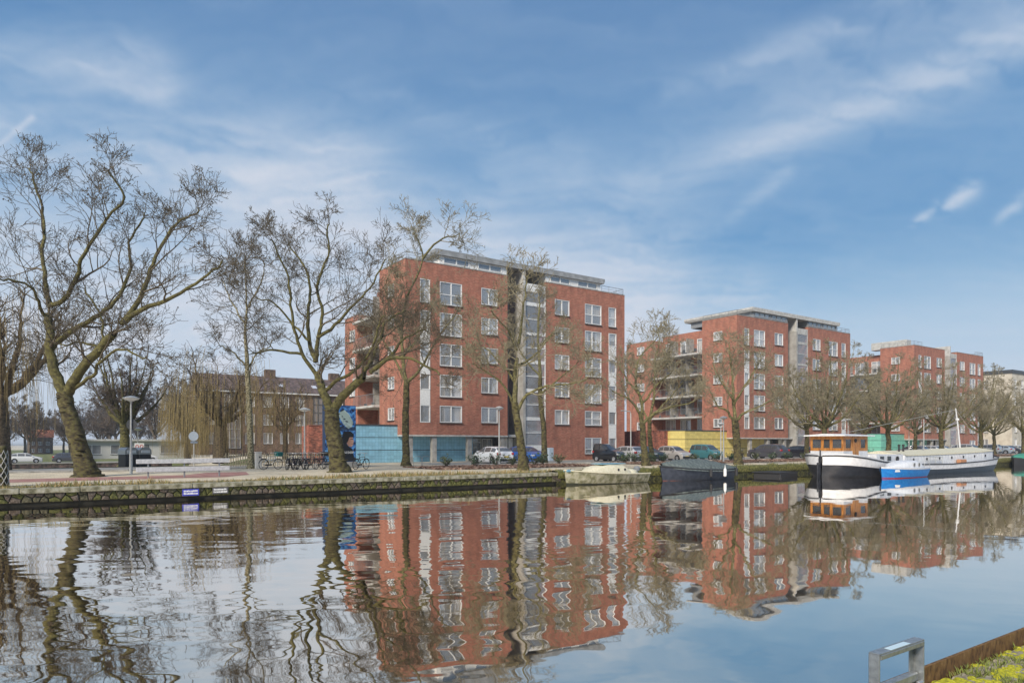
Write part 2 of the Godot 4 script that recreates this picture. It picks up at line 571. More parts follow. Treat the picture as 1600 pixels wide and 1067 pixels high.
	M.shrub = flat(0.08, 0.125, 0.065, 0.5)
	M.shrub_pale = flat(0.13, 0.155, 0.075, 0.7)
	M.moss_grass = flat(0.19, 0.22, 0.05, 0.85)
	M.straw = flat(0.36, 0.27, 0.12, 0.9)
	M.grass = flat(0.11, 0.14, 0.03, 0.85)
	M.rust = grain([[0.2, 0.075, 0.038, 0.014], [0.45, 0.14, 0.072, 0.024], [0.65, 0.175, 0.095, 0.032], [0.85, 0.23, 0.135, 0.055]], 0.9, 0.85, 0.2, 0.02, 43, Vector3(1.1, 0.7, 1.1))
	M.moss_bright = grain([[0.3, 0.26, 0.25, 0.012], [0.6, 0.44, 0.42, 0.02], [0.8, 0.56, 0.52, 0.05]], 0.35, 0.95, 1.0, 0.02, 44)
	M.clinker = grain([[0.3, 0.20, 0.17, 0.11], [0.7, 0.36, 0.32, 0.23]], 0.7, 0.92, 0.6, 0.02, 45)
	M.tyre = flat(0.018, 0.018, 0.019, 0.85)
	M.rim = flat(0.5, 0.5, 0.51, 0.35, 0.7)
	M.lamp_red = flat(0.42, 0.03, 0.03, 0.2)
	M.lamp_clear = flat(0.75, 0.76, 0.78, 0.12, 0.3)
	M.plate = flat(0.72, 0.52, 0.05, 0.5)
	M.car_glass = glass(0.12, 0.55, 0.35)
	M.steel_dark = flat(0.04, 0.04, 0.043, 0.45, 0.3)

# small square wall tiles, a few centimetres each at this distance
func tiles(a: Color, joint: Color) -> StandardMaterial3D:
	var r := RandomNumberGenerator.new()
	r.seed = 77
	var im := Image.create(512, 512, false, Image.FORMAT_RGB8)
	im.fill(joint)
	for j in 8:
		for i in 8:
			var k := 1.0 + r.randf_range(-0.045, 0.045)
			im.fill_rect(Rect2i(i * 64, j * 64, 60, 60), Color(minf(a.r * k, 1), minf(a.g * k, 1), minf(a.b * k, 1)))
	var m := StandardMaterial3D.new()
	m.albedo_texture = ImageTexture.create_from_image(im)
	m.roughness = 0.35
	m.uv1_triplanar = true
	m.uv1_world_triplanar = true
	m.uv1_scale = Vector3.ONE / 2.4
	# grime and fading over the glaze
	var over := grain([[0.25, 0.88, 0.88, 0.87], [0.5, 0.97, 0.97, 0.96], [0.75, 1.0, 1.0, 1.0]], 6.0, 0.5, 0.0, 0.012, 81)
	m.detail_enabled = true
	m.detail_albedo = over.albedo_texture
	m.detail_blend_mode = BaseMaterial3D.BLEND_MODE_MUL
	m.detail_uv_layer = BaseMaterial3D.DETAIL_UV_2
	m.uv2_triplanar = true
	m.uv2_world_triplanar = true
	m.uv2_scale = Vector3.ONE / 6.0
	return m

func pavers() -> StandardMaterial3D:
	var r := RandomNumberGenerator.new()
	r.seed = 78
	var im := Image.create(512, 512, false, Image.FORMAT_RGB8)
	im.fill(lin(0.38, 0.33, 0.25))
	for j in 16:
		for i in 17:
			var k := r.randf_range(0.86, 1.06)
			im.fill_rect(Rect2i(i * 32 - (16 if j % 2 else 0), j * 32, 31, 31), lin(0.62 * k, 0.54 * k, 0.405 * k))
	var m := grain([[0.3, 0.80, 0.78, 0.74], [0.6, 1.0, 1.0, 0.98]], 9.0, 0.92, 0.0, 0.012, 22)
	m.detail_enabled = true
	m.detail_albedo = m.albedo_texture
	m.detail_blend_mode = BaseMaterial3D.BLEND_MODE_MUL
	m.detail_uv_layer = BaseMaterial3D.DETAIL_UV_2
	m.uv2_triplanar = true
	m.uv2_world_triplanar = true
	m.uv2_scale = Vector3.ONE / 13.0
	m.albedo_texture = ImageTexture.create_from_image(im)
	m.uv1_scale = Vector3.ONE / 4.8
	return m

# ---------------------------------------------------------------- ground and water
func low_ground(x: float, z: float) -> float:
	var d := -z
	return -1.15 * smoothstep(56.0, 70.0, d) * (1.0 - smoothstep(0.17, 0.25, x / d))

func sheet(pts: Array, y: float) -> MB:
	var m := MB.new()
	var poly := PackedVector2Array()
	for p in pts:
		poly.append(Vector2(p[0], p[1]))
	var t := Geometry2D.triangulate_polygon(poly)
	for i in range(0, t.size(), 3):
		var a := poly[t[i]]
		var b := poly[t[i + 1]]
		var c := poly[t[i + 2]]
		if (b - a).cross(c - a) < 0:
			var e := b
			b = c
			c = e
		m.tri(Vector3(a.x, y, -a.y), Vector3(b.x, y, -b.y), Vector3(c.x, y, -c.y))
	return m

func make_ground() -> void:
	var g := MB.new()
	var xs := [-900.0, -300.0, -120.0, -60.0, -30.0, -15.0]
	var zs := [30.2, 34.0, 40.0, 48.0]
	for i in 30:
		xs.append(-8.0 + i * 2.5)
	xs.append_array([80.0, 120.0, 200.0, 400.0, 900.0, 1800.0])
	for i in 24:
		zs.append(52.0 + i * 2.5)
	zs.append_array([120.0, 150.0, 200.0, 300.0, 600.0, 1800.0])
	for i in xs.size() - 1:
		for j in zs.size() - 1:
			var p := []
			for q in [[i, j], [i + 1, j], [i + 1, j + 1], [i, j + 1]]:
				p.append(Vector3(xs[q[0]], low_ground(xs[q[0]], -zs[q[1]]), -zs[q[1]]))
			g.quad(p[0], p[1], p[2], p[3])
	structure("ground", g, M.paving, "pale paved ground behind the far quay")
	var lawn := MB.new()
	for i in 26:
		for j in 10:
			var p := []
			for q in [[0, 0], [1, 0], [1, 1], [0, 1]]:
				var d: float = 56.5 + (j + q[1]) * 2.6
				var x: float = -20.0 + (i + q[0]) * 1.55 + (d - 56.5) * 0.0
				x = minf(x, 0.215 * d + 2.0)
				p.append(Vector3(x, low_ground(x, -d) + 0.03, -d))
			lawn.quad(p[0], p[1], p[2], p[3])
	structure("lawn", lawn, M.lawn, "green park lawn beyond the street")
	var far_lawn := MB.new()
	far_lawn.quad(Vector3(-200, -1.13, -82.0), Vector3(13.5, -1.13, -82.0), Vector3(19.5, -1.13, -119), Vector3(-200, -1.13, -119))
	far_lawn.quad(Vector3(-300, -1.13, -128.0), Vector3(21.0, -1.13, -128.0), Vector3(66, -1.13, -400), Vector3(-300, -1.13, -400))
	structure("road", sheet([[-200, 119.0], [19.5, 119.0], [21.0, 128.0], [-200, 128.0]], -1.135), M.asphalt, "far park road with parked cars")
	structure("park_ground", far_lawn, M.lawn, "low park ground beyond the brick wall")
	structure("path_red", sheet([[-40, 36.0], [7.6, 36.4], [9.3, 38.4], [10.1, 42.5], [7.9, 42.5], [6.4, 39.8], [-40, 39.3]], 0.006), M.red_path, "red cycle path along the quay")
	structure("road", sheet([[-60, 48.2], [13.5, 48.2], [13.5, 55.0], [-60, 55.0]], 0.005), M.asphalt, "street at the park")
	structure("road", sheet([[26.0, 45.2], [230, 45.2], [230, 54.6], [40, 54.6], [26, 54.6]], 0.005), M.asphalt, "parking street in front of the brick blocks")
	structure("verge", sheet([[-12, 30.6], [26, 30.6], [26, 32.1], [14, 32.3], [8, 32.9], [-12, 33.3]], 0.012), M.verge, "strip of dry grass along the quay")
	structure("verge", sheet([[26, 30.6], [230, 30.6], [230, 32.2], [26, 32.1]], 0.012), M.moss_top, "mossy strip along the quay")
	# kerb stones
	var k := MB.new()
	for i in 75:
		k.cbox(Vector3(-60 + i * 1.0, 0.03, -48.1), Vector3(0.985, 0.14, 0.16), 0.02)
	structure("kerb", k, M.concrete, "kerb between pavement and street")
	var k2 := MB.new()
	for i in 120:
		k2.cbox(Vector3(26.5 + i * 1.0, 0.03, -45.1), Vector3(0.985, 0.14, 0.16), 0.02)
	structure("kerb", k2, M.concrete, "kerb along the parking bays")
	# water with long low swell
	var w := 1536
	var h := 768
	var f := FastNoiseLite.new()
	f.seed = 5
	f.frequency = 1.0
	f.fractal_octaves = 2
	f.fractal_gain = 0.35
	var fine := FastNoiseLite.new()
	fine.seed = 8
	fine.frequency = 1.0
	fine.fractal_octaves = 2
	var amp := FastNoiseLite.new()
	amp.seed = 9
	amp.frequency = 0.09
	amp.fractal_octaves = 2
	var hs := PackedFloat32Array()
	hs.resize(w * h)
	var dx := 72.0 / w
	var dz := 30.0 / h
	for j in h:
		var z := -j * dz
		for i in w:
			var x := i * dx - 12.0
			var u := x * 0.82 + z * 0.57
			var v := x * 0.57 - z * 0.82
			var calm := lerpf(1.0, 0.3, smoothstep(1.0, 9.0, u + 5.0 * amp.get_noise_2d(x, z)))
			var patch := clampf(0.55 + 0.9 * amp.get_noise_2d(x * 0.8 + 50.0, z * 2.4), 0.1, 1.0)
			hs[j * w + i] = calm * (f.get_noise_2d(u * 0.42, v * 1.0) * 0.0040 + fine.get_noise_2d(u * 0.95, v * 2.6 + 3.0) * 0.0013 * patch) + fine.get_noise_2d(u * 1.3 + 20.0, v * 3.4) * 0.00032 * patch
	var data := PackedByteArray()
	data.resize(w * h * 3)
	for j in h:
		var j1 := (j + 1) % h
		for i in w:
			var c := hs[j * w + i]
			var sx := clampf((hs[j * w + (i + 1) % w] - c) / dx * 14.0, -1.0, 1.0)
			var sz := clampf((hs[j1 * w + i] - c) / dz * 14.0, -1.0, 1.0)
			var o := (j * w + i) * 3
			data[o] = int(127.5 - sx * 127.0)
			data[o + 1] = int(127.5 - sz * 127.0)
			data[o + 2] = 255
	var wm := StandardMaterial3D.new()
	wm.albedo_color = lin(0.82, 0.735, 0.625)
	wm.metallic = 1.0
	wm.roughness = 0.02
	wm.normal_enabled = true
	wm.normal_texture = ImageTexture.create_from_image(Image.create_from_data(w, h, false, Image.FORMAT_RGB8, data))
	wm.normal_scale = 1.0 / 14.0
	var wb := MB.new()
	for i in 14:
		var x0 := -12.0 + 72.0 * (i - 3)
		wb.uv_quad(Vector3(x0, WATER, -0.001), Vector3(x0 + 72.0, WATER, -0.001), Vector3(x0 + 72.0, WATER, -30.3), Vector3(x0, WATER, -30.3))
	# texture coordinates in metres: u along the canal, v away from the near bank
	for i in wb.v.size():
		wb.uv[i] = Vector2((wb.v[i].x + 12.0) / 72.0, -wb.v[i].z / 30.0)
	structure("water", wb, wm, "still dark canal water with a low swell")

func make_quay() -> void:
	# rubble wall with coping blocks where the bank is built of stone
	var q := thing("quay_wall", Vector3(0, 0, QUAY), 0.0, "mossy rubble stone quay wall under pale coping blocks", "quay wall")
	var back := MB.new()
	back.span(Vector3(-12, -1.6, -0.5), Vector3(24, -0.13, -0.09))
	put("backing", back, M.joint, q)
	R.seed = 40
	var x := -12.0
	while x < 24.0:
		var l := minf(R.randf_range(1.75, 2.0), 24.0 - x)
		var b := MB.new()
		b.cbox(Vector3(x + l * 0.5, -0.035 + R.randf_range(-0.008, 0.008), -0.2 + R.randf_range(-0.012, 0.012)), Vector3(l - 0.02, 0.19, 0.56), 0.018)
		put("coping_block", b, M.coping, q)
		x += l
	var mats := [M.stone_a, M.stone_b, M.stone_c, M.stone_b]
	# irregular rubble: cells around scattered seeds, each a stone of its own
	var seeds := []
	var cols := 88
	for i in cols:
		for r in 2:
			seeds.append(Vector2(-3.4 + (i + 0.5 * r + R.randf_range(-0.34, 0.34)) * 0.312, -0.205 - r * 0.15 + R.randf_range(-0.06, 0.06)))
	for i in seeds.size():
		var c: Vector2 = seeds[i]
		var poly := PackedVector2Array([Vector2(c.x - 0.45, -0.47), Vector2(c.x + 0.45, -0.47), Vector2(c.x + 0.45, -0.132), Vector2(c.x - 0.45, -0.132)])
		for j in range(maxi(0, i - 8), mini(seeds.size(), i + 9)):
			if j == i:
				continue
			var o: Vector2 = seeds[j]
			var mid := (c + o) * 0.5
			var nrm := (o - c).normalized()
			var cut := PackedVector2Array()
			for k in poly.size():
				var p := poly[k]
				var p2 := poly[(k + 1) % poly.size()]
				var dp := (p - mid).dot(nrm)
				var dq := (p2 - mid).dot(nrm)
				if dp <= 0.0:
					cut.append(p)
				if (dp < 0.0) != (dq < 0.0) and absf(dp - dq) > 1e-6:
					cut.append(p.lerp(p2, dp / (dp - dq)))
			poly = cut
			if poly.size() < 3:
				break
		if poly.size() < 3:
			continue
		var ctr := Vector2.ZERO
		for p in poly:
			ctr += p
		ctr /= poly.size()
		var st := MB.new()
		var zf := R.randf_range(-0.035, 0.02)
		var n := poly.size()
		var rim := []
		var face := []
		for p in poly:
			var d := p - ctr
			var e := ctr + d * maxf(0.2, 1.0 - 0.014 / maxf(d.length(), 0.02))
			rim.append(Vector3(e.x, e.y, zf - 0.03))
			var g := ctr + d * maxf(0.15, 1.0 - 0.045 / maxf(d.length(), 0.05)) + Vector2(R.randf_range(-0.008, 0.008), R.randf_range(-0.008, 0.008))
			face.append(Vector3(g.x, g.y, zf + R.randf_range(-0.006, 0.006)))
		for k in n:
			var l2 := (k + 1) % n
			st.quad(rim[k] - Vector3(0, 0, 0.07), rim[l2] - Vector3(0, 0, 0.07), rim[l2], rim[k])
			st.quad(rim[k], rim[l2], face[l2], face[k])
			st.tri(Vector3(ctr.x, ctr.y, zf + 0.012), face[k], face[l2])
		put("stone", st, mats[R.randi() % 4], q)
	# poured bank with moss further along
	var q2 := thing("quay_wall", Vector3(0, 0, QUAY), 0.0, "low poured quay wall overgrown with dark green moss", "quay wall")
	var b2 := MB.new()
	b2.span(Vector3(24, -1.6, -0.6), Vector3(230, -0.1, 0.0))
	put("wall", b2, M.moss_wall, q2)
	# uneven mossy lip
	var lip := []
	var noise := FastNoiseLite.new()
	noise.seed = 3
	noise.frequency = 0.35
	for j in 7:
		var row := PackedVector3Array()
		var prof: Array = [[0.05, -0.3], [0.09, -0.12], [0.06, 0.05], [-0.05, 0.12], [-0.35, 0.15], [-0.9, 0.11], [-1.5, 0.0]]
		for i in 520:
			var xx := 24.0 + i * 0.4
			var nn := noise.get_noise_2d(xx, j * 1.7)
			row.append(Vector3(xx, prof[j][1] + nn * 0.07, prof[j][0] + nn * 0.05))
		lip.append(row)
	var lm := MB.new()
	lm.grid(lip)
	put("moss_lip", lm, M.moss_top, q2)

func make_near_bank() -> void:
	var g := MB.new()
	g.quad(Vector3(-40, 0.0, 30), Vector3(300, 0.0, 30), Vector3(300, 0.0, -2.2), Vector3(-40, 0.0, -2.2))
	structure("ground_near", g, M.soil, "earth of the near bank")
	var s := thing("steel_edge", Vector3(0, 0, -2.2), 0.0, "rusty brown sheet steel edge along the near bank", "quay edge")
	var p := MB.new()
	p.cbox(Vector3(130, -0.7, 0.0), Vector3(340, 1.71, 0.022), 0.004)
	put("plate", p, M.rust, s)
	# clinker pavers half under moss
	R.seed = 51
	var pv := thing("clinker_paving", Vector3(0, 0, 0), 0.0, "mossy clinker paving of the near bank", "paving")
	pv.set_meta("kind", "structure")
	var shapes := []
	for k in 3:
		var b := MB.new()
		b.cbox(Vector3.ZERO, Vector3(0.21, 0.06, 0.095), 0.008 + 0.003 * k)
		shapes.append(b.mesh())
	for r in 8:
		for i in 30:
			if r * 30 + i >= 240:
				break
			var o := put("paver", shapes[R.randi() % 3], M.clinker, pv)
			o.position = Vector3(3.3 + i * 0.22 + (0.11 if r % 2 else 0.0) + R.randf_range(-0.006, 0.006), 0.012 + R.randf_range(-0.006, 0.008), -2.11 + r * 0.104)
			o.rotation = Vector3(R.randf_range(-0.03, 0.03), R.randf_range(-0.03, 0.03), R.randf_range(-0.03, 0.03))
	# moss cushions and short grass
	var noise := FastNoiseLite.new()
	noise.seed = 6
	noise.frequency = 1.4
	var cushion := MB.new()
	cushion.lathe(Vector3.ZERO, [Vector2(0.5, 0.0), Vector2(0.42, 0.22), Vector2(0.22, 0.36), Vector2(0.001, 0.4)], 7)
	var a := []
	var bl := []
	for i in 15000:
		var x := R.randf_range(3.2, 9.5)
		var z := R.randf_range(-2.17, -0.6)
		var n := noise.get_noise_2d(x, z * 1.6)
		if n > -0.02:
			if R.randf() < 0.85:
				a.append(Transform3D(Basis().rotated(Vector3.UP, R.randf() * TAU).scaled(Vector3.ONE * R.randf_range(0.025, 0.075)), Vector3(x, 0.03, z)))
		elif n > -0.5:
			for k in 2:
				bl.append(Transform3D(Basis().rotated(Vector3.UP, R.randf() * TAU).rotated(Vector3.RIGHT, R.randf_range(-0.7, 0.7)).scaled(Vector3.ONE * R.randf_range(0.35, 0.9)), Vector3(x + R.randf_range(-0.02, 0.02), 0.035, z + R.randf_range(-0.02, 0.02))))
	many("moss", cushion.mesh(), M.moss_bright, a, "bright yellow green moss cushions on the near bank", "moss")
	many("grass", blade(0.07, 0.006), M.moss_grass, bl, "short pale grass on the near bank", "grass")

func blade(h: float, w: float) -> ArrayMesh:
	var b := MB.new()
	b.quad(Vector3(-w, 0, 0), Vector3(w, 0, 0), Vector3(w * 0.7, h * 0.6, h * 0.12), Vector3(-w * 0.7, h * 0.6, h * 0.12))
	b.tri(Vector3(-w * 0.7, h * 0.6, h * 0.12), Vector3(w * 0.7, h * 0.6, h * 0.12), Vector3(0, h, h * 0.4))
	return b.mesh()

func many(called: String, m: Mesh, mat: Material, xfs: Array, label: String, category: String, parent: Node = null) -> void:
	var mm := MultiMesh.new()
	mm.transform_format = MultiMesh.TRANSFORM_3D
	mm.mesh = m
	mm.instance_count = xfs.size()
	for i in xfs.size():
		mm.set_instance_transform(i, xfs[i])
	var o := MultiMeshInstance3D.new()
	o.multimesh = mm
	o.material_override = mat
	o.set_meta("kind", "stuff")
	if parent:
		o.name = called
		parent.add_child(o, true)
	else:
		o.name = numbered(called)
		add_child(o, true)
		tag(o, label, category)

# ---------------------------------------------------------------- buildings
# a window: frame with panes, at xf (origin bottom left of the opening, x along it, z outwards)
func window(parent: Node, xf: Transform3D, w: float, h: float, cols: Array, rows: Array, frame: Material, pane: Material, sill := true, hang := 0, called := "window") -> void:
	var key := "w%.2f_%.2f_%s_%s" % [w, h, cols, rows]
	if not cache.has(key):
		var f := MB.new()
		var t := 0.085
		f.span(Vector3(0.004, 0.004, -0.09), Vector3(t, h - 0.004, 0.035))
		f.span(Vector3(w - t, 0.004, -0.09), Vector3(w - 0.004, h - 0.004, 0.035))
		f.span(Vector3(t, 0.004, -0.085), Vector3(w - t, t, 0.03))
		f.span(Vector3(t, h - t, -0.085), Vector3(w - t, h - 0.004, 0.03))
		for c in cols:
			f.span(Vector3(w * c - 0.05, t, -0.08), Vector3(w * c + 0.05, h - t, 0.025))
		for r in rows:
			f.span(Vector3(t, h * r - 0.04, -0.075), Vector3(w - t, h * r + 0.04, 0.02))
		cache[key] = f.mesh()
	var o := put(called, cache[key], frame, parent)
	o.transform = xf.translated_local(Vector3(0, 0, -0.045)) if sill else xf
	var cs: Array = [0.0] + cols + [1.0]
	var rs: Array = [0.0] + rows + [1.0]
	if not cache.has("unit_pane"):
		var p := MB.new()
		p.quad(Vector3(0, 0, 0), Vector3(1, 0, 0), Vector3(1, 1, 0), Vector3(0, 1, 0))
		cache["unit_pane"] = p.mesh()
	for i in cs.size() - 1:
		for j in rs.size() - 1:
			var g := put("pane", cache["unit_pane"], pane, o)
			g.position = Vector3(w * cs[i] + 0.045, h * rs[j] + 0.035, -0.03)
			g.scale = Vector3(w * (cs[i + 1] - cs[i]) - 0.09, h * (rs[j + 1] - rs[j]) - 0.07, 1.0)
			g.rotation = Vector3(R.randf_range(-0.012, 0.012), R.randf_range(-0.02, 0.02), 0)
	if sill:
		if not cache.has("sill%.2f" % w):
			var s := MB.new()
			s.cbox(Vector3(w * 0.5, -0.045, 0.075), Vector3(w + 0.08, 0.075, 0.16), 0.01)
			cache["sill%.2f" % w] = s.mesh()
		put("sill", cache["sill%.2f" % w], M.sill, o)
	if hang > 0:
		# curtains or blinds a hand's breadth behind the glass
		var c := MB.new()
		var z := -0.22
		if hang == 1:
			c.span(Vector3(0.02, 0.05, z - 0.02), Vector3(w * 0.3, h - 0.03, z))
			var c2 := MB.new()
			c2.span(Vector3(w * 0.72, 0.05, z - 0.02), Vector3(w - 0.02, h - 0.03, z))
			put("curtain", c2, M.curtain, o)
		elif hang == 2:
			c.span(Vector3(w * 0.5, 0.04, z - 0.02), Vector3(w - 0.03, h - 0.04, z))
		elif hang == 3:
			c.span(Vector3(0.03, h * 0.45, z - 0.02), Vector3(w - 0.03, h - 0.03, z))
		else:
			c.span(Vector3(0.03, 0.04, z - 0.02), Vector3(w - 0.03, h - 0.03, z))
		put("curtain", c, M.curtain if R.randf() < 0.75 else M.curtain_warm, o)

func hang() -> int:
	var k := R.randf()
	if k < 0.34:
		return 0
	if k < 0.56:
		return 1
	if k < 0.68:
		return 2
	if k < 0.84:
		return 3
	return 4

func rail(parent: Node, a: Vector3, b: Vector3, h: float, step: float, mat: Material, bars := true) -> void:
	var m := MB.new()
	var l := (b - a).length()
	var n := maxi(1, int(l / step))
	m.rod(a + Vector3.UP * h, b + Vector3.UP * h, 0.028, 5)
	m.rod(a + Vector3.UP * 0.1, b + Vector3.UP * 0.1, 0.018, 4)
	for i in n + 1:
		var p := a.lerp(b, float(i) / n)
		m.rod(p, p + Vector3.UP * h, 0.024, 4)
	if bars:
		var k := int(l / 0.13)
		for i in k:
			var p := a.lerp(b, (i + 0.5) / k)
			m.rod(p + Vector3.UP * 0.1, p + Vector3.UP * h, 0.009, 3)
	else:
		m.rod(a + Vector3.UP * h * 0.55, b + Vector3.UP * h * 0.55, 0.016, 4)
	put("railing", m, mat, parent)

func apartment(x0: float, tile: Material, label: String, dark_top: bool, seed_: int, front_w: float, podium: float, flank: float, has_top := true, rl := 9.0, wl := 5.2, rear_h := 16.7) -> Node3D:
	var zr := -5.6 - rl
	var ze := zr - wl
	R.seed = seed_
	var b := thing("apartment_block", Vector3(x0, 0, FACADE), 0.0, label, "apartment block", "brick apartment blocks along the canal")
	var U := Vector3.RIGHT
	var V := Vector3.UP
	var top := 18.2
	var rows := [16.65, 13.79, 10.93, 8.07, 5.21, 2.35]
	var h2 := [2.13, 2.13, 2.06, 2.06, 1.56, 1.75]
	var h3 := [1.62, 1.6, 1.52, 1.52, 1.52]
	# front of the left wing
	var holes := [Rect2(1.46, 14.5 - 2.5, 1.04, 2.15), Rect2(1.46, 3.62 - 2.5, 1.04, 10.2)]
	for k in 5:
		holes.append(Rect2(3.49, rows[k] - h2[k] - 2.5, 2.38, h2[k]))
		holes.append(Rect2(8.0, rows[k] - h3[k] - 2.5, 1.91, h3[k]))
	var m := MB.new()
	m.holed(Vector3(0, 2.5, 0), U, V, Vector2(11.04, top - 2.5), holes, 0.3)
	put("wall", m, M.brick, b)
	for k in 5:
		window(b, Transform3D(Basis(), Vector3(3.49, rows[k] - h2[k], 0)), 2.38, h2[k], [0.52], [0.45] if k < 4 else [], M.white, M.pane, true, hang())
		window(b, Transform3D(Basis(), Vector3(8.0, rows[k] - h3[k], 0)), 1.91, h3[k], [0.47], [], M.white, M.pane, true, [2, 4, 0, 1, 0][k])
	window(b, Transform3D(Basis(), Vector3(1.46, 14.5, 0)), 1.04, 2.15, [], [0.45], M.white, M.pane, true, hang())
	strip(b, Vector3(1.46, 3.62, 0), 1.04, [[13.79, 12.35], [10.93, 9.45], [8.07, 6.6], [5.21, 3.62]])
	# front of the right wing
	holes = [Rect2(24.43 - 15.79, 14.5, 1.14, 2.15), Rect2(24.43 - 15.79, 0.32, 1.14, 13.5)]
	for k in 6:
		holes.append(Rect2(21.03 - 15.79, rows[k] - h2[k], 2.37, h2[k]))
		if k < 5:
			holes.append(Rect2(16.95 - 15.79, rows[k] - h3[k], 1.96, h3[k]))
	m = MB.new()
	m.holed(Vector3(15.79, 0, 0), U, V, Vector2(11.04, top), holes, 0.3)
	put("wall", m, M.brick, b)
	for k in 6:
		window(b, Transform3D(Basis(), Vector3(21.03, rows[k] - h2[k], 0)), 2.37, h2[k], [0.45], [0.47] if k < 5 else [0.3], M.white, M.pane, true, hang())
		if k < 5:
			window(b, Transform3D(Basis(), Vector3(16.95, rows[k] - h3[k], 0)), 1.96, h3[k], [0.5], [], M.white, M.pane, true, hang())
	window(b, Transform3D(Basis(), Vector3(24.43, 14.5, 0)), 1.14, 2.15, [], [0.45], M.white, M.pane, true, hang())
	strip(b, Vector3(24.43, 0.32, 0), 1.14, [[13.79, 12.35], [10.93, 9.45], [8.07, 6.6], [5.21, 3.75], [2.35, 0.9]])
	# left flank: plain wall, recessed balconies, rear wing
	var N := Vector3.BACK
	holes = []
	for k in 5:
		holes.append(Rect2(5.6 - 3.72, rows[k] - 0.2 - 1.15 - 2.5, 1.42, 1.15))
	m = MB.new()
	m.holed(Vector3(0, 2.5, -5.6), N, V, Vector2(5.3, top - 2.5), holes, 0.3)
	put("wall", m, M.brick, b)
	var side := Basis(N, V, Vector3.LEFT)
	for k in 5:
		window(b, Transform3D(side, Vector3(0, rows[k] - 1.35, -3.72)), 1.42, 1.15, [0.5], [], M.white, M.pane, true, hang())
	holes = []
	var doors := [0.6, 3.4, 6.4] if rl > 8.0 else [0.5, 2.8]
	for k in 4:
		for q in doors:
			holes.append(Rect2(q, rows[k + 1] - 2.2 - 2.5 + 2.86 * 0.0, 1.9, 2.15))
	for q in doors:
		holes.append(Rect2(q, 16.3 - 2.1 - 2.5, 1.9, 2.1))
	m = MB.new()
	m.holed(Vector3(2.1, 2.5, zr), N, V, Vector2(rl, 17.4 - 2.5), holes, 0.25)
	m.span(Vector3(0.3, 2.5, -5.7), Vector3(2.1, 17.9, -5.6))
	put("wall", m, M.brick, b)
	for k in 5:
		for q in doors:
			var yb: float = rows[k] - 2.2 if k > 0 else 14.2
			window(b, Transform3D(side, Vector3(2.1, yb, zr + q)), 1.9, 2.15 if k > 0 else 2.1, [0.5], [], M.white, M.pane, false, hang(), "balcony_door")
	var levels := [5.42, 8.32, 11.15, 14.02]
	for l in levels:
		var s := MB.new()
		s.cbox(Vector3(0.75, l - 0.13, (zr - 5.6) * 0.5), Vector3(2.7, 0.24, rl - 0.05), 0.02)
		var o := put("balcony", s, M.concrete_pale, b)
		rail(o, Vector3(-0.52, l, zr + 0.2), Vector3(-0.52, l, -5.75), 1.05, 1.5, M.railing)
		var e := MB.new()
		for zz in ([-11.6, -8.7] if rl > 8.0 else [-8.1]):
			e = MB.new()
			e.span(Vector3(0.4, l, zz - 0.03), Vector3(2.0, l + 2.3, zz + 0.03))
			put("screen", e, M.concrete, o)
		var fu := MB.new()
		for q in doors.size():
			var fz := zr + 1.2 + q * 2.6 + R.randf_range(-0.5, 0.5)
			fu.lathe(Vector3(0.2, l, fz), [Vector2(0.12, 0), Vector2(0.17, 0.3), Vector2(0.001, 0.3)], 8)
			fu.box(Vector3(0.9, l + 0.42, fz + 0.9), Vector3(0.5, 0.05, 0.5))
			fu.box(Vector3(1.13, l + 0.65, fz + 0.9), Vector3(0.04, 0.45, 0.5))
			for lx in [0.7, 1.1]:
				for lz in [0.7, 1.1]:
					fu.rod(Vector3(lx, l, fz + lz), Vector3(lx, l + 0.42, fz + lz), 0.02, 4)
		put("balcony_furniture", fu, M.dark_frame, o)
	holes = []
	for k in 5:
		if k > 0 or rear_h > 16.0:
			holes.append(Rect2(wl * 0.5 - 0.6, rows[k] - 1.45 - (0.3 if k == 0 else 0.0), 1.5, 1.15))
	m = MB.new()
	m.holed(Vector3(0, 0, ze), N, V, Vector2(wl, rear_h), holes, 0.3)
	m.span(Vector3(0.3, 0, zr - 0.1), Vector3(2.1, rear_h, zr))
	put("wall", m, M.brick, b)
	for k in 5:
		if k > 0 or rear_h > 16.0:
			window(b, Transform3D(side, Vector3(0, rows[k] - 1.45 - (0.3 if k == 0 else 0.0), ze + wl * 0.5 - 0.6)), 1.5, 1.15, [0.5], [], M.white, M.pane, true, hang())
	# rear and right walls, roof deck, floors
	m = MB.new()
	m.span(Vector3(0, 0, ze - 0.2), Vector3(11.04, rear_h, ze))
	m.span(Vector3(12.85, 0, ze - 0.2), Vector3(26.83, rear_h, ze))
	m.span(Vector3(10.74, 0, ze), Vector3(11.04, 17.2, -5.5))
	m.span(Vector3(26.53, 0, ze), Vector3(26.83, top, -0.3))
	m.span(Vector3(10.74, 2.5, -5.5), Vector3(11.04, top, -0.3))
	m.span(Vector3(15.79, 0, -6), Vector3(15.99, top, -0.3))
	put("wall", m, M.brick, b)
	m = MB.new()
	m.span(Vector3(0.3, 17.6, -5.5), Vector3(10.7, 17.75, -0.31))
	m.span(Vector3(16.0, 17.6, ze + 0.1), Vector3(26.5, 17.75, -0.31))
	m.span(Vector3(0.3, rear_h - 0.2, ze + 0.1), Vector3(10.74, rear_h - 0.02, zr - 0.15))
	m.span(Vector3(2.12, 17.2, zr), Vector3(11.04, 17.38, -5.71))
	m.span(Vector3(13.16, 17.2, ze + 0.1), Vector3(16.0, 17.38, -5.61))
	m.span(Vector3(-0.03, top, -5.6), Vector3(11.08, top + 0.06, 0.03))
	m.span(Vector3(15.75, top, ze), Vector3(26.87, top + 0.06, 0.03))
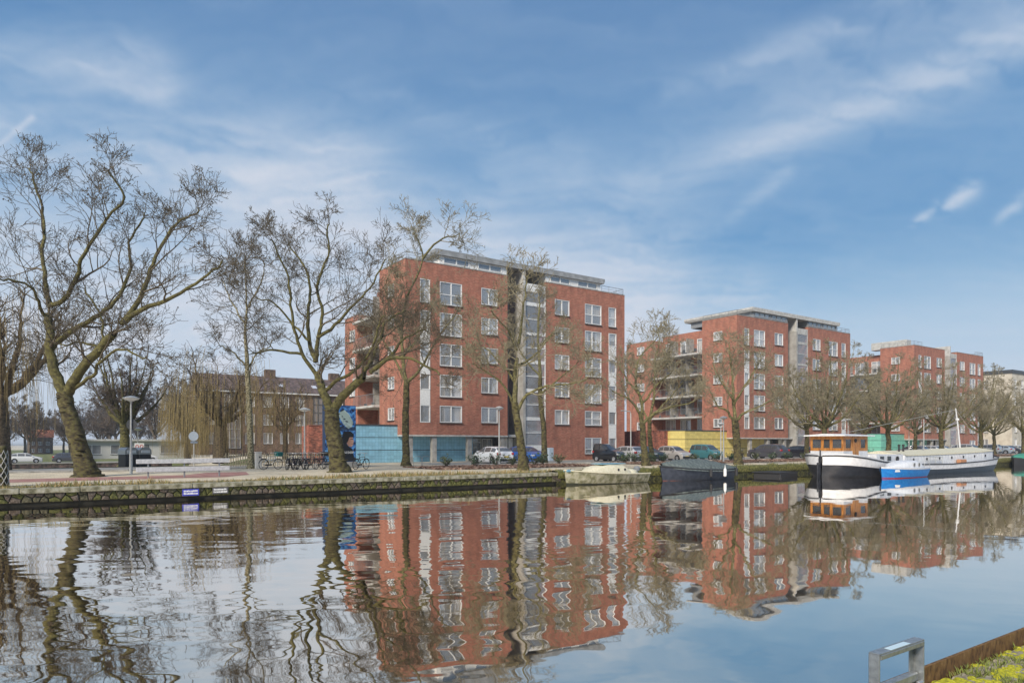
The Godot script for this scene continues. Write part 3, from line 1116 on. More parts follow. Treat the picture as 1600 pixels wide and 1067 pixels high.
	m.span(Vector3(-0.03, rear_h, ze - 0.05), Vector3(0.4, rear_h + 0.07, zr))
	put("roof_deck", m, M.concrete, b)
	m = MB.new()
	for k in 6:
		var y := 14.2 - 2.86 * k
		if k < 5:
			m.span(Vector3(0.31, y - 0.2, -5.4), Vector3(10.72, y, -0.31))
		m.span(Vector3(16.0, y - 0.2, -6.4), Vector3(26.5, y, -0.31))
		if k < 5:
			m.span(Vector3(2.4, y - 0.2, zr + 0.1), Vector3(8.0, y, -5.75))
			m.span(Vector3(0.31, y - 0.2, ze + 0.1), Vector3(6.0, y, zr - 0.2))
	put("floor", m, M.floor_in, b)
	m = MB.new()
	m.span(Vector3(0.31, 2.5, -5.5), Vector3(10.72, 17.6, -5.42))
	m.span(Vector3(16.0, 0.0, -6.5), Vector3(26.5, 17.6, -6.42))
	m.span(Vector3(8.0, 2.5, zr + 0.1), Vector3(8.1, 17.2, -5.75))
	m.span(Vector3(6.0, 0.0, ze + 0.1), Vector3(6.1, rear_h - 0.2, zr - 0.2))
	for xx in [6.9, 20.0, 23.9]:
		m.span(Vector3(xx, 2.8, -5.4), Vector3(xx + 0.1, 17.5, -0.32))
	put("partition", m, M.plaster, b)
	# set-back ground floor on columns with tiled infill
	m = MB.new()
	m.span(Vector3(-0.02, 2.36, -5.6), Vector3(11.06, 2.5, 0.04))
	put("fascia", m, M.concrete_pale, b)
	for cx in [0.57, 3.0, 6.78, 10.55]:
		var c := MB.new()
		c.cbox(Vector3(cx, 1.18, -0.3), Vector3(0.5, 2.36, 0.4), 0.02)
		put("column", c, M.concrete, b)
	for px in [[0.0, 3.0], [3.0, 6.8], [6.8, 8.0]]:
		for tier in [[0.0, 1.07], [1.13, 2.36]]:
			var c := MB.new()
			c.span(Vector3(px[0] + 0.005, tier[0], -1.75), Vector3(px[1] - 0.005, tier[1], -1.6))
			put("tiled_panel", c, tile, b)
	var d := MB.new()
	d.span(Vector3(0, 1.07, -1.78), Vector3(8.0, 1.13, -1.625))
	d.span(Vector3(8.0, 0, -2.4), Vector3(11.0, 2.36, -2.3))
	put("dark_band", d, M.dark_frame, b)
	window(b, Transform3D(Basis(), Vector3(8.3, 0.05, -2.25)), 1.1, 2.2, [], [0.8], M.concrete_pale, M.pane_clear, false, 0, "entrance_door")
	window(b, Transform3D(Basis(), Vector3(9.5, 0.6, -2.25)), 1.2, 1.6, [0.5], [], M.concrete_pale, M.pane_clear, false, 0)
	# stair tower between the wings: recess, concrete fin, glazing
	var fin := MB.new()
	fin.span(Vector3(12.85, 0, ze), Vector3(13.15, 17.3, 0.12))
	put("stair_fin", fin, M.concrete_fin, b)
	fin = MB.new()
	fin.span(Vector3(12.86, 17.3, -7.0), Vector3(13.14, 19.05, 0.1))
	put("stair_fin", fin, M.concrete_pale, b)
	m = MB.new()
	m.span(Vector3(11.1, 2.35, -3.2), Vector3(12.83, 2.6, -0.4))
	put("porch_roof", m, M.concrete_pale, b)
	m = MB.new()
	m.cbox(Vector3(11.95, 1.15, -1.6), Vector3(1.6, 2.25, 0.1), 0.01)
	put("porch_panel", m, M.white, b)
	var pipe := MB.new()
	pipe.rod(Vector3(11.16, 0, -0.1), Vector3(11.16, 17.6, -0.1), 0.055, 6)
	put("drain_pipe", pipe, M.dark_frame, b)
	var y0 := 1.56
	var glaz := [[1.56, 4.03], [4.39, 6.87], [7.24, 9.73], [10.1, 12.6], [12.9, 15.55], [15.93, 16.95]]
	for k in glaz.size():
		window(b, Transform3D(Basis(), Vector3(13.17, glaz[k][0] - 0.1, -0.05)), 2.6, glaz[k][1] - glaz[k][0] + 0.2, [], [0.5] if k < 5 else [], M.white if not dark_top else M.concrete_pale, M.pane_stair, false, 0, "stair_glazing")
	m = MB.new()
	for k in glaz.size():
		var yt: float = glaz[k][1] + 0.1
		var yn: float = glaz[k + 1][0] - 0.1 if k + 1 < glaz.size() else 17.8
		m.span(Vector3(13.17, yt, -0.12), Vector3(15.77, yn, -0.02))
	m.span(Vector3(13.17, 0.9, -0.12), Vector3(15.77, 1.46, -0.02))
	put("stair_panel", m, M.white if not dark_top else M.concrete_pale, b)
	var sl := MB.new()
	for k in 6:
		var y := 0.05 + k * 2.86
		sl.span(Vector3(13.2, y + 2.66, -5.4), Vector3(15.75, y + 2.86, -3.4))
		sl.box(Vector3(13.9, y + 0.75, -2.0), Vector3(1.15, 0.16, 3.4), Basis(Vector3.RIGHT, 0.45))
		sl.box(Vector3(15.1, y + 2.15, -2.0), Vector3(1.15, 0.16, 3.4), Basis(Vector3.RIGHT, -0.45))
	sl.span(Vector3(13.2, 0, -5.6), Vector3(15.78, 17.7, -5.5))
	put("stair_flight", sl, M.concrete, b)
	rail(b, Vector3(13.3, 0, 0.2), Vector3(15.6, 0, 0.2), 0.9, 0.8, M.dark_frame)
	# roof storey
	if has_top:
		roof_storey(b, dark_top)
	rest_of_block(b, tile, front_w, podium, flank)
	return b

func roof_storey(b: Node3D, dark_top: bool) -> void:
	var U := Vector3.RIGHT
	var V := Vector3.UP
	var N := Vector3.BACK
	var side := Basis(N, V, Vector3.LEFT)
	var holes := []
	var m := MB.new()
	var fm: Material = M.white if not dark_top else M.mid_frame
	var roof := MB.new()
	roof.prism(PackedVector2Array([Vector2(2.95, 0.25), Vector2(3.1, 0.0), Vector2(23.6, 0.0), Vector2(23.72, 0.25), Vector2(23.72, 0.52), Vector2(2.95, 0.52)]), -11.0, 0.5, Transform3D(Basis(), Vector3(0, 19.02, -0.3)))
	put("roof", roof, M.roof_metal if not dark_top else M.concrete_pale, b)
	for seg in [[3.5, 11.0, [[3.9, 6.7], [7.65, 10.4]]], [15.8, 23.3, [[16.4, 19.05], [20.05, 22.85]]]]:
		holes = []
		var wins: Array = seg[2] if not dark_top else [[seg[0] + 0.2, seg[0] + 3.5], [seg[0] + 3.9, seg[1] - 0.25]]
		for wn in wins:
			holes.append(Rect2(wn[0] - seg[0], 0.14, wn[1] - wn[0], 0.66))
		m = MB.new()
		m.holed(Vector3(seg[0], 18.2, -0.06), U, V, Vector2(seg[1] - seg[0], 0.83), holes, 0.12)
		m.span(Vector3(seg[0], 18.2, -10.5), Vector3(seg[1], 19.02, -10.4))
		put("roof_storey_wall", m, fm, b)
		for wn in wins:
			window(b, Transform3D(Basis(), Vector3(wn[0], 18.34, -0.06)), wn[1] - wn[0], 0.66, [0.5] if not dark_top else [0.34, 0.67], [], fm, M.pane, false, 4 if dark_top and R.randf() < 0.6 else 0, "roof_window")
		for e in [0, 1]:
			m = MB.new()
			var ex: float = seg[e] if e == 0 else seg[e] - 0.1
			if (e == 0) == (seg[0] > 10.0):
				var hs := [Rect2(0.8, 0.1, 2.4, 0.66), Rect2(4.0, 0.1, 2.4, 0.66)]
				m.holed(Vector3(ex, 18.2, -10.4), N, V, Vector2(10.2, 0.82), hs, 0.1)
				put("roof_storey_wall", m, fm, b)
				for q in hs:
					window(b, Transform3D(side, Vector3(ex, 18.3, -10.4 + q.position.x)), 2.4, 0.66, [0.33, 0.66], [], fm, M.pane, false, 0, "roof_window")
			else:
				m.span(Vector3(ex, 18.2, -10.4), Vector3(ex + 0.1, 19.02, -0.19))
				put("roof_storey_wall", m, fm, b)

func rest_of_block(b: Node3D, tile: Material, front_w: float, podium: float, flank: float) -> void:
	var m := MB.new()
	rail(b, Vector3(0.15, 18.26, -5.5), Vector3(0.15, 18.26, -0.1), 0.62, 1.2, M.railing, false)
	rail(b, Vector3(0.15, 18.26, -0.1), Vector3(2.9, 18.26, -0.1), 0.62, 1.2, M.railing, false)
	rail(b, Vector3(23.5, 18.26, -0.1), Vector3(26.7, 18.26, -0.1), 0.62, 1.0, M.railing, false)
	rail(b, Vector3(26.7, 18.26, -0.1), Vector3(26.7, 18.26, -8.0), 0.62, 1.2, M.railing, false)
	# tiled garage podium to the side, in three tiers
	for tier in [[0.0, 1.08], [1.14, 2.22], [2.28, 3.3]]:
		var c := MB.new()
		c.prism(PackedVector2Array([Vector2(0.0, -1.6), Vector2(-front_w, -1.6), Vector2(-front_w - 1.3, -2.8), Vector2(-front_w - 1.3, -3.4), Vector2(0.0, -3.4)]), tier[0], tier[1], Transform3D(Basis(Vector3.RIGHT, Vector3.BACK, Vector3.UP), Vector3.ZERO))
		put("garage_tier", c, tile, b)
	var gb := MB.new()
	gb.prism(PackedVector2Array([Vector2(-0.02, -1.64), Vector2(-front_w + 0.02, -1.64), Vector2(-front_w - 1.26, -2.82), Vector2(-front_w - 1.26, -3.3), Vector2(-0.02, -3.3)]), 0.02, 3.31, Transform3D(Basis(Vector3.RIGHT, Vector3.BACK, Vector3.UP), Vector3.ZERO))
	gb.prism(PackedVector2Array([Vector2(-0.01, -1.54), Vector2(-front_w - 0.03, -1.54), Vector2(-front_w - 1.36, -2.77), Vector2(-front_w - 1.36, -5.0), Vector2(-0.01, -5.0)]), 3.31, 3.42, Transform3D(Basis(Vector3.RIGHT, Vector3.BACK, Vector3.UP), Vector3.ZERO))
	put("garage_trim", gb, M.dark_frame, b)
	m = MB.new()
	m.span(Vector3(-podium, 0, -3.5), Vector3(-front_w - 1.31, 3.25, -3.2))
	m.span(Vector3(-podium, 0, -3.5 - flank), Vector3(-podium + 0.3, 3.25, -3.51))
	m.span(Vector3(-podium - 0.02, 3.25, -3.55), Vector3(-front_w - 1.31, 3.31, -3.15))
	put("garage_wall", m, M.brick_low, b)

func strip(b: Node, at: Vector3, w: float, wins: Array) -> void:
	var y := at.y
	for i in range(wins.size() - 1, -1, -1):
		var bot: float = wins[i][1]
		if bot - y > 0.02:
			var p := MB.new()
			p.span(Vector3(at.x + 0.01, y + 0.01, -0.1), Vector3(at.x + w - 0.01, bot - 0.005, 0.012))
			put("white_panel", p, M.white, b)
		window(b, Transform3D(Basis(), Vector3(at.x, bot, 0)), w, wins[i][0] - bot, [], [], M.white, M.pane, false, hang())
		y = wins[i][0]

# plain longer blocks further off: rows of windows in a holed front, roof on top
func row_house(called: String, x0: float, z0: float, w: float, h: float, cols: Array, rowy: Array, ww: float, wh: float, wall: Material, label: String, depth: float, flank_cols: Array) -> Node3D:
	var b := thing(called, Vector3(x0, 0, z0), 0.0, label, "apartment building")
	var holes := []
	for c in cols:
		for r in rowy:
			holes.append(Rect2(c, r, ww, wh))
	var m := MB.new()
	m.holed(Vector3.ZERO, Vector3.RIGHT, Vector3.UP, Vector2(w, h), holes, 0.3)
	put("wall", m, wall, b)
	for hl in holes:
		window(b, Transform3D(Basis(), Vector3(hl.position.x, hl.position.y, -0.03)), ww, wh, [0.5], [], M.white, M.pane, true, hang())
	var fh := []
	for c in flank_cols:
		for r in rowy:
			fh.append(Rect2(c, r, ww, wh))
	m = MB.new()
	m.holed(Vector3(0, 0, -depth), Vector3.BACK, Vector3.UP, Vector2(depth - 0.3, h), fh, 0.3)
	m.span(Vector3(w - 0.3, 0, -depth), Vector3(w, h, -0.3))
	m.span(Vector3(0, 0, -depth - 0.3), Vector3(w, h, -depth))
	put("wall", m, wall, b)
	for hl in fh:
		window(b, Transform3D(Basis(Vector3.BACK, Vector3.UP, Vector3.LEFT), Vector3(0.03, hl.position.y, -depth + hl.position.x)), ww, wh, [0.5], [], M.white, M.pane, true, hang())
	m = MB.new()
	m.span(Vector3(0.3, h - 0.3, -depth), Vector3(w - 0.3, h - 0.1, -0.3))
	for r in rowy:
		m.span(Vector3(0.3, r - 1.1, -4.0), Vector3(w - 0.3, r - 0.9, -0.31))
	m.span(Vector3(0.3, 0, -4.2), Vector3(w - 0.3, h - 0.3, -4.0))
	put("floor", m, M.plaster, b)
	return b

func make_buildings() -> void:
	apartment(26.76, M.tile_blue, "tall brick apartment block with blue tiled garage, nearest the poster column", false, 101, 4.8, 7.65, 1.5, true, 5.4, 3.4, 14.9)
	apartment(73.36, M.tile_yellow, "brick apartment block with yellow tiled garage wall behind the covered sloop", true, 102, 8.0, 13.0, 8.0)
	var third := apartment(119.96, M.tile_green, "brick apartment block with green tiled garage behind the long barge", true, 103, 7.6, 10.0, 6.0, false)
	var pent := MB.new()
	pent.cbox(Vector3(1.6, 18.75, -4.6), Vector3(1.6, 1.3, 6.0), 0.04)
	put("lift_housing", pent, M.concrete_pale, third)
	# cream block at the end of the street
	R.seed = 104
	var c := row_house("cream_building", 160.3, -55.4, 40.0, 15.9, [1.2, 4.6, 8.0, 11.4, 14.8, 18.2, 24, 30], [1.0, 4.0, 7.0, 10.0, 13.0], 1.3, 1.7, M.cream, "cream plastered apartment building with dark flat roof at the end of the street", 12.0, [2.0, 6.5])
	var m := MB.new()
	m.span(Vector3(-0.15, 15.9, -12.4), Vector3(40.1, 16.6, 0.15))
	put("roof", m, M.dark_frame, c)
	m = MB.new()
	m.span(Vector3(0.3, 16.6, -11.5), Vector3(1.3, 18.6, -10.3))
	put("chimney", m, M.brick_dark, c)
	# brown brick flats behind the willows
	R.seed = 105
	var z := -112.0
	var cols := [1.2, 6.5, 9.3, 11.9, 14.4, 21.0, 23.5, 26.0, 30.0]
	var bb := row_house("brick_flats", 20.0, z, 34.0, 10.0, cols, [1.7, 4.65, 7.55], 1.45, 1.75, M.brick_dark, "old brown brick flats with tiled pitched roof behind the willows", 9.0, [3.5])
	m = MB.new()
	m.prism(PackedVector2Array([Vector2(0.5, 10.0), Vector2(-4.6, 12.9), Vector2(-9.8, 10.0)]), -0.3, 34.3, Transform3D(Basis(Vector3.BACK, Vector3.UP, Vector3.RIGHT), Vector3.ZERO))
	put("roof", m, M.wall_far, bb)
	m = MB.new()
	m.span(Vector3(-0.2, 9.75, 0.06), Vector3(34.2, 9.98, 0.45))
	put("gutter", m, M.white, bb)
	for q in [[7.0, 0.6], [12.5, 1.2], [18.0, 1.3], [20.5, 0.9]]:
		m = MB.new()
		m.box(Vector3(q[0], 11.25, -1.55), Vector3(0.8, 0.06, 1.0), Basis(Vector3.RIGHT, 0.515))
		put("roof_light", m, M.lamp_clear, bb)
	for cx in [11.5, 22.5]:
		m = MB.new()
		m.cbox(Vector3(cx, 13.1, -4.6), Vector3(1.7, 1.9, 1.0), 0.05)
		put("chimney", m, M.brick_dark, bb)
	for bx in [3.4, 17.3]:
		window(bb, Transform3D(Basis(), Vector3(bx, 1.0, 0.12)), 2.4, 8.4, [0.33, 0.66], [0.18, 0.36, 0.52, 0.7, 0.86], M.concrete_pale if bx < 10 else M.dark_frame, M.pane_clear, false, 0, "stair_glazing")

# ---------------------------------------------------------------- main limbs of the plane trees, in metres from each root: x, y, z, radius
var LIMBS := {}
func tree_data() -> void:
	LIMBS["A"] = [Vector3(1.82, 0, -40.8), [
		[[0.14, -0.05, 0.09, 0.52], [0.08, 0.37, 0.06, 0.47], [-0.12, 1.21, -0.09, 0.434], [-0.37, 2.29, -0.26, 0.4], [-0.65, 3.3, -0.45, 0.369], [-0.83, 4.22, -0.57, 0.34]],
		[[-0.83, 4.13, -0.57, 0.27], [-1.19, 5.32, -1.02, 0.242], [-1.4, 6.35, -1.36, 0.222], [-1.37, 7.22, -1.53, 0.204], [-1.47, 8.09, -1.79, 0.186], [-1.44, 8.33, -1.97, 0.17]],
		[[-1.39, 8.81, -1.94, 0.13], [-1.6, 10.24, -2.43, 0.106], [-1.74, 11.88, -2.87, 0.088], [-1.6, 13.18, -3.11, 0.073], [-1.82, 14.69, -3.61, 0.058], [-2.18, 16.21, -4.2, 0.044], [-2.34, 16.64, -4.66, 0.03]],
		[[-1.39, 8.81, -1.94, 0.14], [-0.84, 9.09, -1.2, 0.119], [-0.22, 10.21, -0.43, 0.104], [-0.1, 10.97, 0.01, 0.09], [0.63, 12.38, 0.86, 0.077], [0.95, 12.95, 1.43, 0.064], [1.6, 13.83, 2.23, 0.053], [0.97, 14.85, 2.15, 0.041], [0.89, 14.93, 2.44, 0.03]],
		[[-1.46, 8.12, -1.99, 0.1], [-1.82, 8.51, -1.43, 0.081], [-2.02, 9.2, -0.76, 0.066], [-2.61, 9.62, -0.37, 0.053], [-3.38, 9.54, -0.1, 0.041], [-3.54, 9.57, 0.59, 0.03]],
		[[-1.4, 6.53, -1.45, 0.18], [-1.05, 6.98, -1.45, 0.152], [-0.13, 7.78, -1.06, 0.131], [0.73, 8.42, -0.71, 0.112], [1.6, 9.41, -0.35, 0.094], [2.12, 11.02, -0.24, 0.077], [2.07, 12.29, -0.51, 0.061], [2.67, 13.58, -0.34, 0.045], [2.78, 14.02, -0.51, 0.03]],
		[[-0.76, 4.13, -0.52, 0.27], [-0.17, 5.29, 0.06, 0.24], [0.23, 5.93, 0.52, 0.218], [1.03, 6.9, 1.26, 0.199], [1.18, 7.13, 1.55, 0.18]],
		[[1.56, 7.7, 1.81, 0.15], [2.34, 8.3, 2.69, 0.117], [3.23, 8.73, 3.65, 0.092], [4.38, 9.4, 4.78, 0.07], [5.24, 10.2, 5.72, 0.05], [5.33, 10.46, 6.12, 0.03]],
		[[1.49, 7.62, 1.76, 0.15], [2.28, 8.93, 1.86, 0.121], [2.81, 10.52, 1.78, 0.1], [3.21, 11.63, 1.61, 0.081], [3.96, 13.11, 1.69, 0.063], [4.88, 13.74, 1.87, 0.046], [5.07, 14.18, 1.57, 0.03]],
		[[-0.51, 4.38, -0.35, 0.11], [0.35, 5.09, 0.83, 0.088], [0.59, 5.69, 1.58, 0.072], [1.48, 6.27, 2.77, 0.057], [2.21, 5.73, 3.86, 0.043], [2.34, 5.81, 4.54, 0.03]],
		[[1.07, 6.97, 0.74, 0.09], [0.56, 6.73, -0.34, 0.07], [-0.11, 6.99, -1.53, 0.056], [-0.8, 6.9, -2.74, 0.042], [-1.14, 7.2, -3.71, 0.03]],
		[[0.62, 6.22, 1.16, 0.08], [0.77, 7.26, 0.93, 0.062], [0.66, 8.3, 0.51, 0.048], [0.12, 9.36, -0.19, 0.036], [0.1, 9.73, -0.54, 0.025]]]]
	LIMBS["D"] = [Vector3(14.45, 0, -38.7), [
		[[0.02, -0.04, 0.01, 0.5], [-0.06, 0.42, -0.04, 0.474], [-0.19, 1.51, -0.13, 0.454], [-0.35, 2.75, -0.24, 0.436], [-0.38, 3.68, -0.26, 0.42]],
		[[-0.42, 3.6, -0.29, 0.28], [-0.7, 4.62, -0.69, 0.243], [-0.9, 5.57, -1.03, 0.215], [-0.89, 5.86, -1.22, 0.19]],
		[[-0.98, 6.52, -1.28, 0.15], [-1.21, 7.82, -1.79, 0.121], [-1.18, 9.61, -2.11, 0.1], [-0.96, 10.95, -2.3, 0.081], [-1.2, 12.62, -2.81, 0.063], [-1.77, 13.67, -3.56, 0.046], [-1.77, 14.09, -3.9, 0.03]],
		[[-0.85, 5.58, -1.2, 0.13], [-1.69, 6.78, -1.27, 0.106], [-2.2, 7.96, -1.12, 0.088], [-2.58, 9.72, -0.87, 0.073], [-2.83, 11.13, -0.54, 0.058], [-3.57, 12.82, -0.54, 0.044], [-3.86, 13.05, -0.24, 0.03]],
		[[-1.78, 6.93, -1.23, 0.09], [-3.26, 7.09, -1.65, 0.065], [-4.27, 6.87, -1.74, 0.047], [-4.66, 6.74, -1.4, 0.03]],
		[[-0.98, 6.68, -1.28, 0.14], [-0.91, 8.06, -1.01, 0.114], [-0.78, 9.28, -0.7, 0.094], [-1.1, 10.94, -0.7, 0.077], [-0.65, 12.59, -0.17, 0.06], [-0.71, 14.07, 0.01, 0.045], [-0.7, 14.47, 0.24, 0.03]],
		[[-0.98, 7.9, -1.04, 0.12], [0.08, 8.76, -0.87, 0.095], [1.16, 10.12, -0.68, 0.077], [2.13, 11.18, -0.57, 0.06], [2.99, 12.76, -0.53, 0.045], [3.34, 13.27, -0.85, 0.03]],
		[[-0.66, 4.7, -0.82, 0.13], [-0.15, 5.36, 0.19, 0.102], [0.66, 6.07, 1.4, 0.082], [1.19, 7.5, 2.43, 0.064], [1.21, 8.6, 3.1, 0.046], [1.21, 8.77, 3.75, 0.03]],
		[[-0.29, 3.6, -0.2, 0.28], [0.12, 4.44, 0.33, 0.247], [0.8, 5.34, 1.04, 0.222], [0.95, 5.53, 1.39, 0.2]],
		[[0.77, 5.33, 1.14, 0.15], [1.37, 6.3, 1.05, 0.117], [2.12, 7.91, 1.05, 0.092], [2.55, 8.92, 0.84, 0.07], [3.51, 9.63, 0.99, 0.05], [3.97, 9.76, 0.8, 0.03]],
		[[1.48, 6.01, 1.75, 0.15], [2.06, 6.57, 2.64, 0.11], [2.88, 6.44, 3.69, 0.081], [3.79, 5.73, 4.81, 0.055], [3.78, 5.49, 5.29, 0.03]],
		[[1.23, 5.78, 1.58, 0.13], [2.4, 6.75, 1.9, 0.097], [3.08, 7.73, 1.89, 0.073], [4.29, 8.42, 2.24, 0.051], [4.75, 8.39, 2.07, 0.03]],
		[[-1.36, 7.75, -1.31, 0.08], [-2.04, 8.74, -2.14, 0.064], [-2.86, 10.05, -3.08, 0.051], [-3.56, 10.43, -3.93, 0.04], [-3.8, 10.74, -4.45, 0.03]]]]
	LIMBS["E"] = [Vector3(22.8, 0, -47.2), [
		[[0.06, 0.02, 0.04, 0.3], [0.03, 1.67, 0.02, 0.274], [0.01, 3.27, 0.01, 0.254], [0.06, 5.07, 0.04, 0.236], [0.09, 6.27, 0.06, 0.22]],
		[[0.06, 6.27, 0.04, 0.17], [-0.08, 8.3, -0.26, 0.134], [-0.09, 10.33, -0.47, 0.108], [0.31, 12.79, -0.39, 0.084], [1.39, 15.86, 0.15, 0.062], [0.96, 17.94, -0.35, 0.04], [1.04, 18.48, -0.5, 0.02]],
		[[0.17, 6.37, 0.12, 0.14], [0.69, 7.22, 1.08, 0.1], [1.43, 9.32, 2.2, 0.071], [2.47, 11.39, 3.53, 0.045], [2.36, 11.58, 4.06, 0.02]],
		[[0.01, 6.47, 0.01, 0.12], [-0.5, 8.34, -1, 0.078], [-1.12, 10.05, -2.07, 0.048], [-1.1, 10.25, -2.71, 0.02]],
		[[1.08, 15.68, 0.75, 0.1], [1.83, 16.94, 1.87, 0.067], [2.72, 17.18, 3.1, 0.042], [2.66, 17.14, 3.66, 0.02]],
		[[0.06, 8.34, -0.56, 0.1], [1.43, 10.06, -0.39, 0.067], [2.4, 12.23, -0.48, 0.042], [2.81, 12.92, -0.98, 0.02]],
		[[0.01, 9.96, -0.6, 0.1], [-1.04, 11.81, -0.31, 0.067], [-1.71, 13.41, 0.23, 0.042], [-1.92, 13.79, 1.11, 0.02]]]]
	LIMBS["C"] = [Vector3(11.5, 0, -48), [
		[[0.21, -0.1, 0.14, 0.22], [0.16, 2.2, 0.11, 0.19], [0.09, 4.33, 0.06, 0.168], [0, 6.47, 0, 0.149], [-0.05, 7.89, -0.04, 0.13]],
		[[-0.05, 7.8, -0.04, 0.12], [-0.07, 9.68, -0.14, 0.087], [-0.02, 11.12, -0.19, 0.063], [-0.09, 13.82, -0.33, 0.041], [-0.07, 14.54, -0.42, 0.02]],
		[[0.03, 6.82, 0.02, 0.08], [-0.79, 7.65, 0.06, 0.055], [-1.62, 8.1, 0.09, 0.037], [-1.94, 8.24, 0.48, 0.02]],
		[[0, 6.65, 0, 0.08], [0.63, 7.78, -0.17, 0.055], [1.51, 8.39, -0.17, 0.037], [1.83, 8.9, -0.56, 0.02]],
		[[-0.08, 9.67, -0.06, 0.07], [-0.7, 11.2, -1.09, 0.049], [-1.03, 12.57, -1.93, 0.034], [-0.97, 13.13, -2.49, 0.02]],
		[[-0.07, 10.74, -0.05, 0.07], [0.52, 12.05, 0.96, 0.049], [0.67, 13.33, 1.68, 0.034], [0.45, 13.61, 2.14, 0.02]]]]
	LIMBS["F"] = [Vector3(24.95, 0, -35), [
		[[0.08, 0.1, 0.06, 0.3], [0.02, 0.93, 0.02, 0.27], [-0.06, 1.79, -0.04, 0.248], [-0.25, 3.22, -0.17, 0.229], [-0.36, 4.23, -0.25, 0.21]],
		[[-0.36, 4.16, -0.25, 0.19], [-0.31, 5.38, -0.3, 0.153], [-0.19, 6.68, -0.3, 0.125], [-0.12, 7.08, -0.33, 0.1]],
		[[-0.04, 7.99, -0.27, 0.1], [0.32, 10.04, -0.27, 0.067], [0.61, 11.97, -0.31, 0.042], [0.86, 12.55, -0.38, 0.02]],
		[[-0.41, 4.16, -0.29, 0.09], [-1.08, 5.2, -0.26, 0.067], [-1.89, 5.87, -0.33, 0.05], [-2.91, 6.39, -0.55, 0.034], [-3.36, 6.55, -0.38, 0.02]],
		[[-0.21, 3.73, -0.15, 0.12], [0.18, 4.79, 0.42, 0.092], [0.97, 5.26, 1.26, 0.072], [1.75, 5.31, 2.09, 0.054], [2.64, 5.57, 2.99, 0.036], [2.65, 5.76, 3.29, 0.02]],
		[[-0.28, 5.53, -0.32, 0.09], [-0.61, 6.75, -1.23, 0.061], [-1.14, 7.84, -2.29, 0.039], [-1.06, 8.01, -2.92, 0.02]],
		[[-0.21, 6.54, -0.27, 0.09], [1.03, 7.32, -0.02, 0.061], [2.18, 8.56, 0.17, 0.039], [2.81, 8.91, 0, 0.02]],
		[[-0.1, 7.56, -0.31, 0.08], [-0.85, 8.61, -0.1, 0.055], [-2, 9.63, -0.17, 0.037], [-2.39, 9.77, 0.29, 0.02]]]]
	LIMBS["F2"] = [Vector3(35.66, 0, -46.7), [
		[[0.01, 0.18, 0.01, 0.26], [-0.02, 2.82, -0.01, 0.223], [-0.26, 5.76, -0.18, 0.195], [-0.26, 7.33, -0.18, 0.17]],
		[[-0.26, 7.23, -0.18, 0.16], [-0.32, 10.68, -0.43, 0.102], [-0.11, 13.66, -0.48, 0.059], [-0.09, 14.41, -0.67, 0.02]],
		[[-0.26, 5.96, -0.18, 0.1], [0.41, 6.88, 1.02, 0.067], [1.46, 8.36, 2.47, 0.042], [1.35, 8.63, 3.13, 0.02]],
		[[-0.26, 7.52, -0.18, 0.1], [-1, 8.96, -1.34, 0.067], [-1.5, 11.02, -2.34, 0.042], [-1.25, 11.71, -2.81, 0.02]],
		[[-0.37, 10.07, -0.26, 0.09], [1, 11.34, -0.04, 0.05], [1.66, 11.98, -0.31, 0.02]]]]
	LIMBS["G"] = [Vector3(37.73, 0, -37), [
		[[0.18, -0.02, 0.13, 0.27], [0.04, 1.55, 0.02, 0.241], [-0.05, 3.26, -0.04, 0.22]],
		[[-0.1, 3.12, -0.07, 0.14], [-0.5, 4.27, -0.1, 0.1], [-1.2, 5.08, -0.35, 0.071], [-2.18, 5.54, -0.78, 0.045], [-2.55, 5.74, -0.79, 0.02]],
		[[-0.05, 3.26, -0.04, 0.15], [0.12, 4.85, -0.28, 0.114], [-0.04, 6.53, -0.76, 0.088], [0.46, 8.36, -0.78, 0.064], [1.71, 9.8, -0.27, 0.041], [2.11, 10.69, -0.36, 0.02]],
		[[0.01, 3.19, 0.01, 0.13], [0.45, 3.99, 0.74, 0.094], [1.3, 4.45, 1.75, 0.067], [2.24, 4.76, 2.83, 0.043], [2.17, 4.9, 3.2, 0.02]],
		[[0.12, 4.57, -0.28, 0.1], [0.51, 5.9, 0.68, 0.067], [1.09, 6.93, 1.77, 0.042], [0.82, 7.11, 2.27, 0.02]],
		[[0.03, 5.4, -0.35, 0.09], [-0.41, 6.54, -1.26, 0.061], [-0.52, 7.71, -1.94, 0.039], [-0.2, 8.06, -2.33, 0.02]]]]
	LIMBS["G2"] = [Vector3(46.45, 0, -44.5), [
		[[0.07, 0.28, 0.05, 0.24], [-0.11, 2.19, -0.08, 0.2], [-0.15, 3.85, -0.1, 0.17]],
		[[-0.15, 3.77, -0.1, 0.15], [0.34, 6.19, 0.05, 0.107], [0.45, 8.87, -0.05, 0.075], [0.84, 10.55, 0.03, 0.047], [1.05, 11.53, -0, 0.02]],
		[[-0.15, 3.52, -0.1, 0.1], [-0.34, 5.21, -0.88, 0.067], [-0.37, 7.26, -1.55, 0.042], [-0.11, 7.72, -2.02, 0.02]],
		[[-0.04, 4.02, -0.03, 0.1], [0.78, 5.64, 1.19, 0.067], [1.45, 7.08, 2.3, 0.042], [1.28, 7.37, 2.83, 0.02]],
		[[0.23, 8, 0.16, 0.08], [1.79, 9.26, 0.27, 0.046], [2.56, 9.76, -0.17, 0.02]]]]
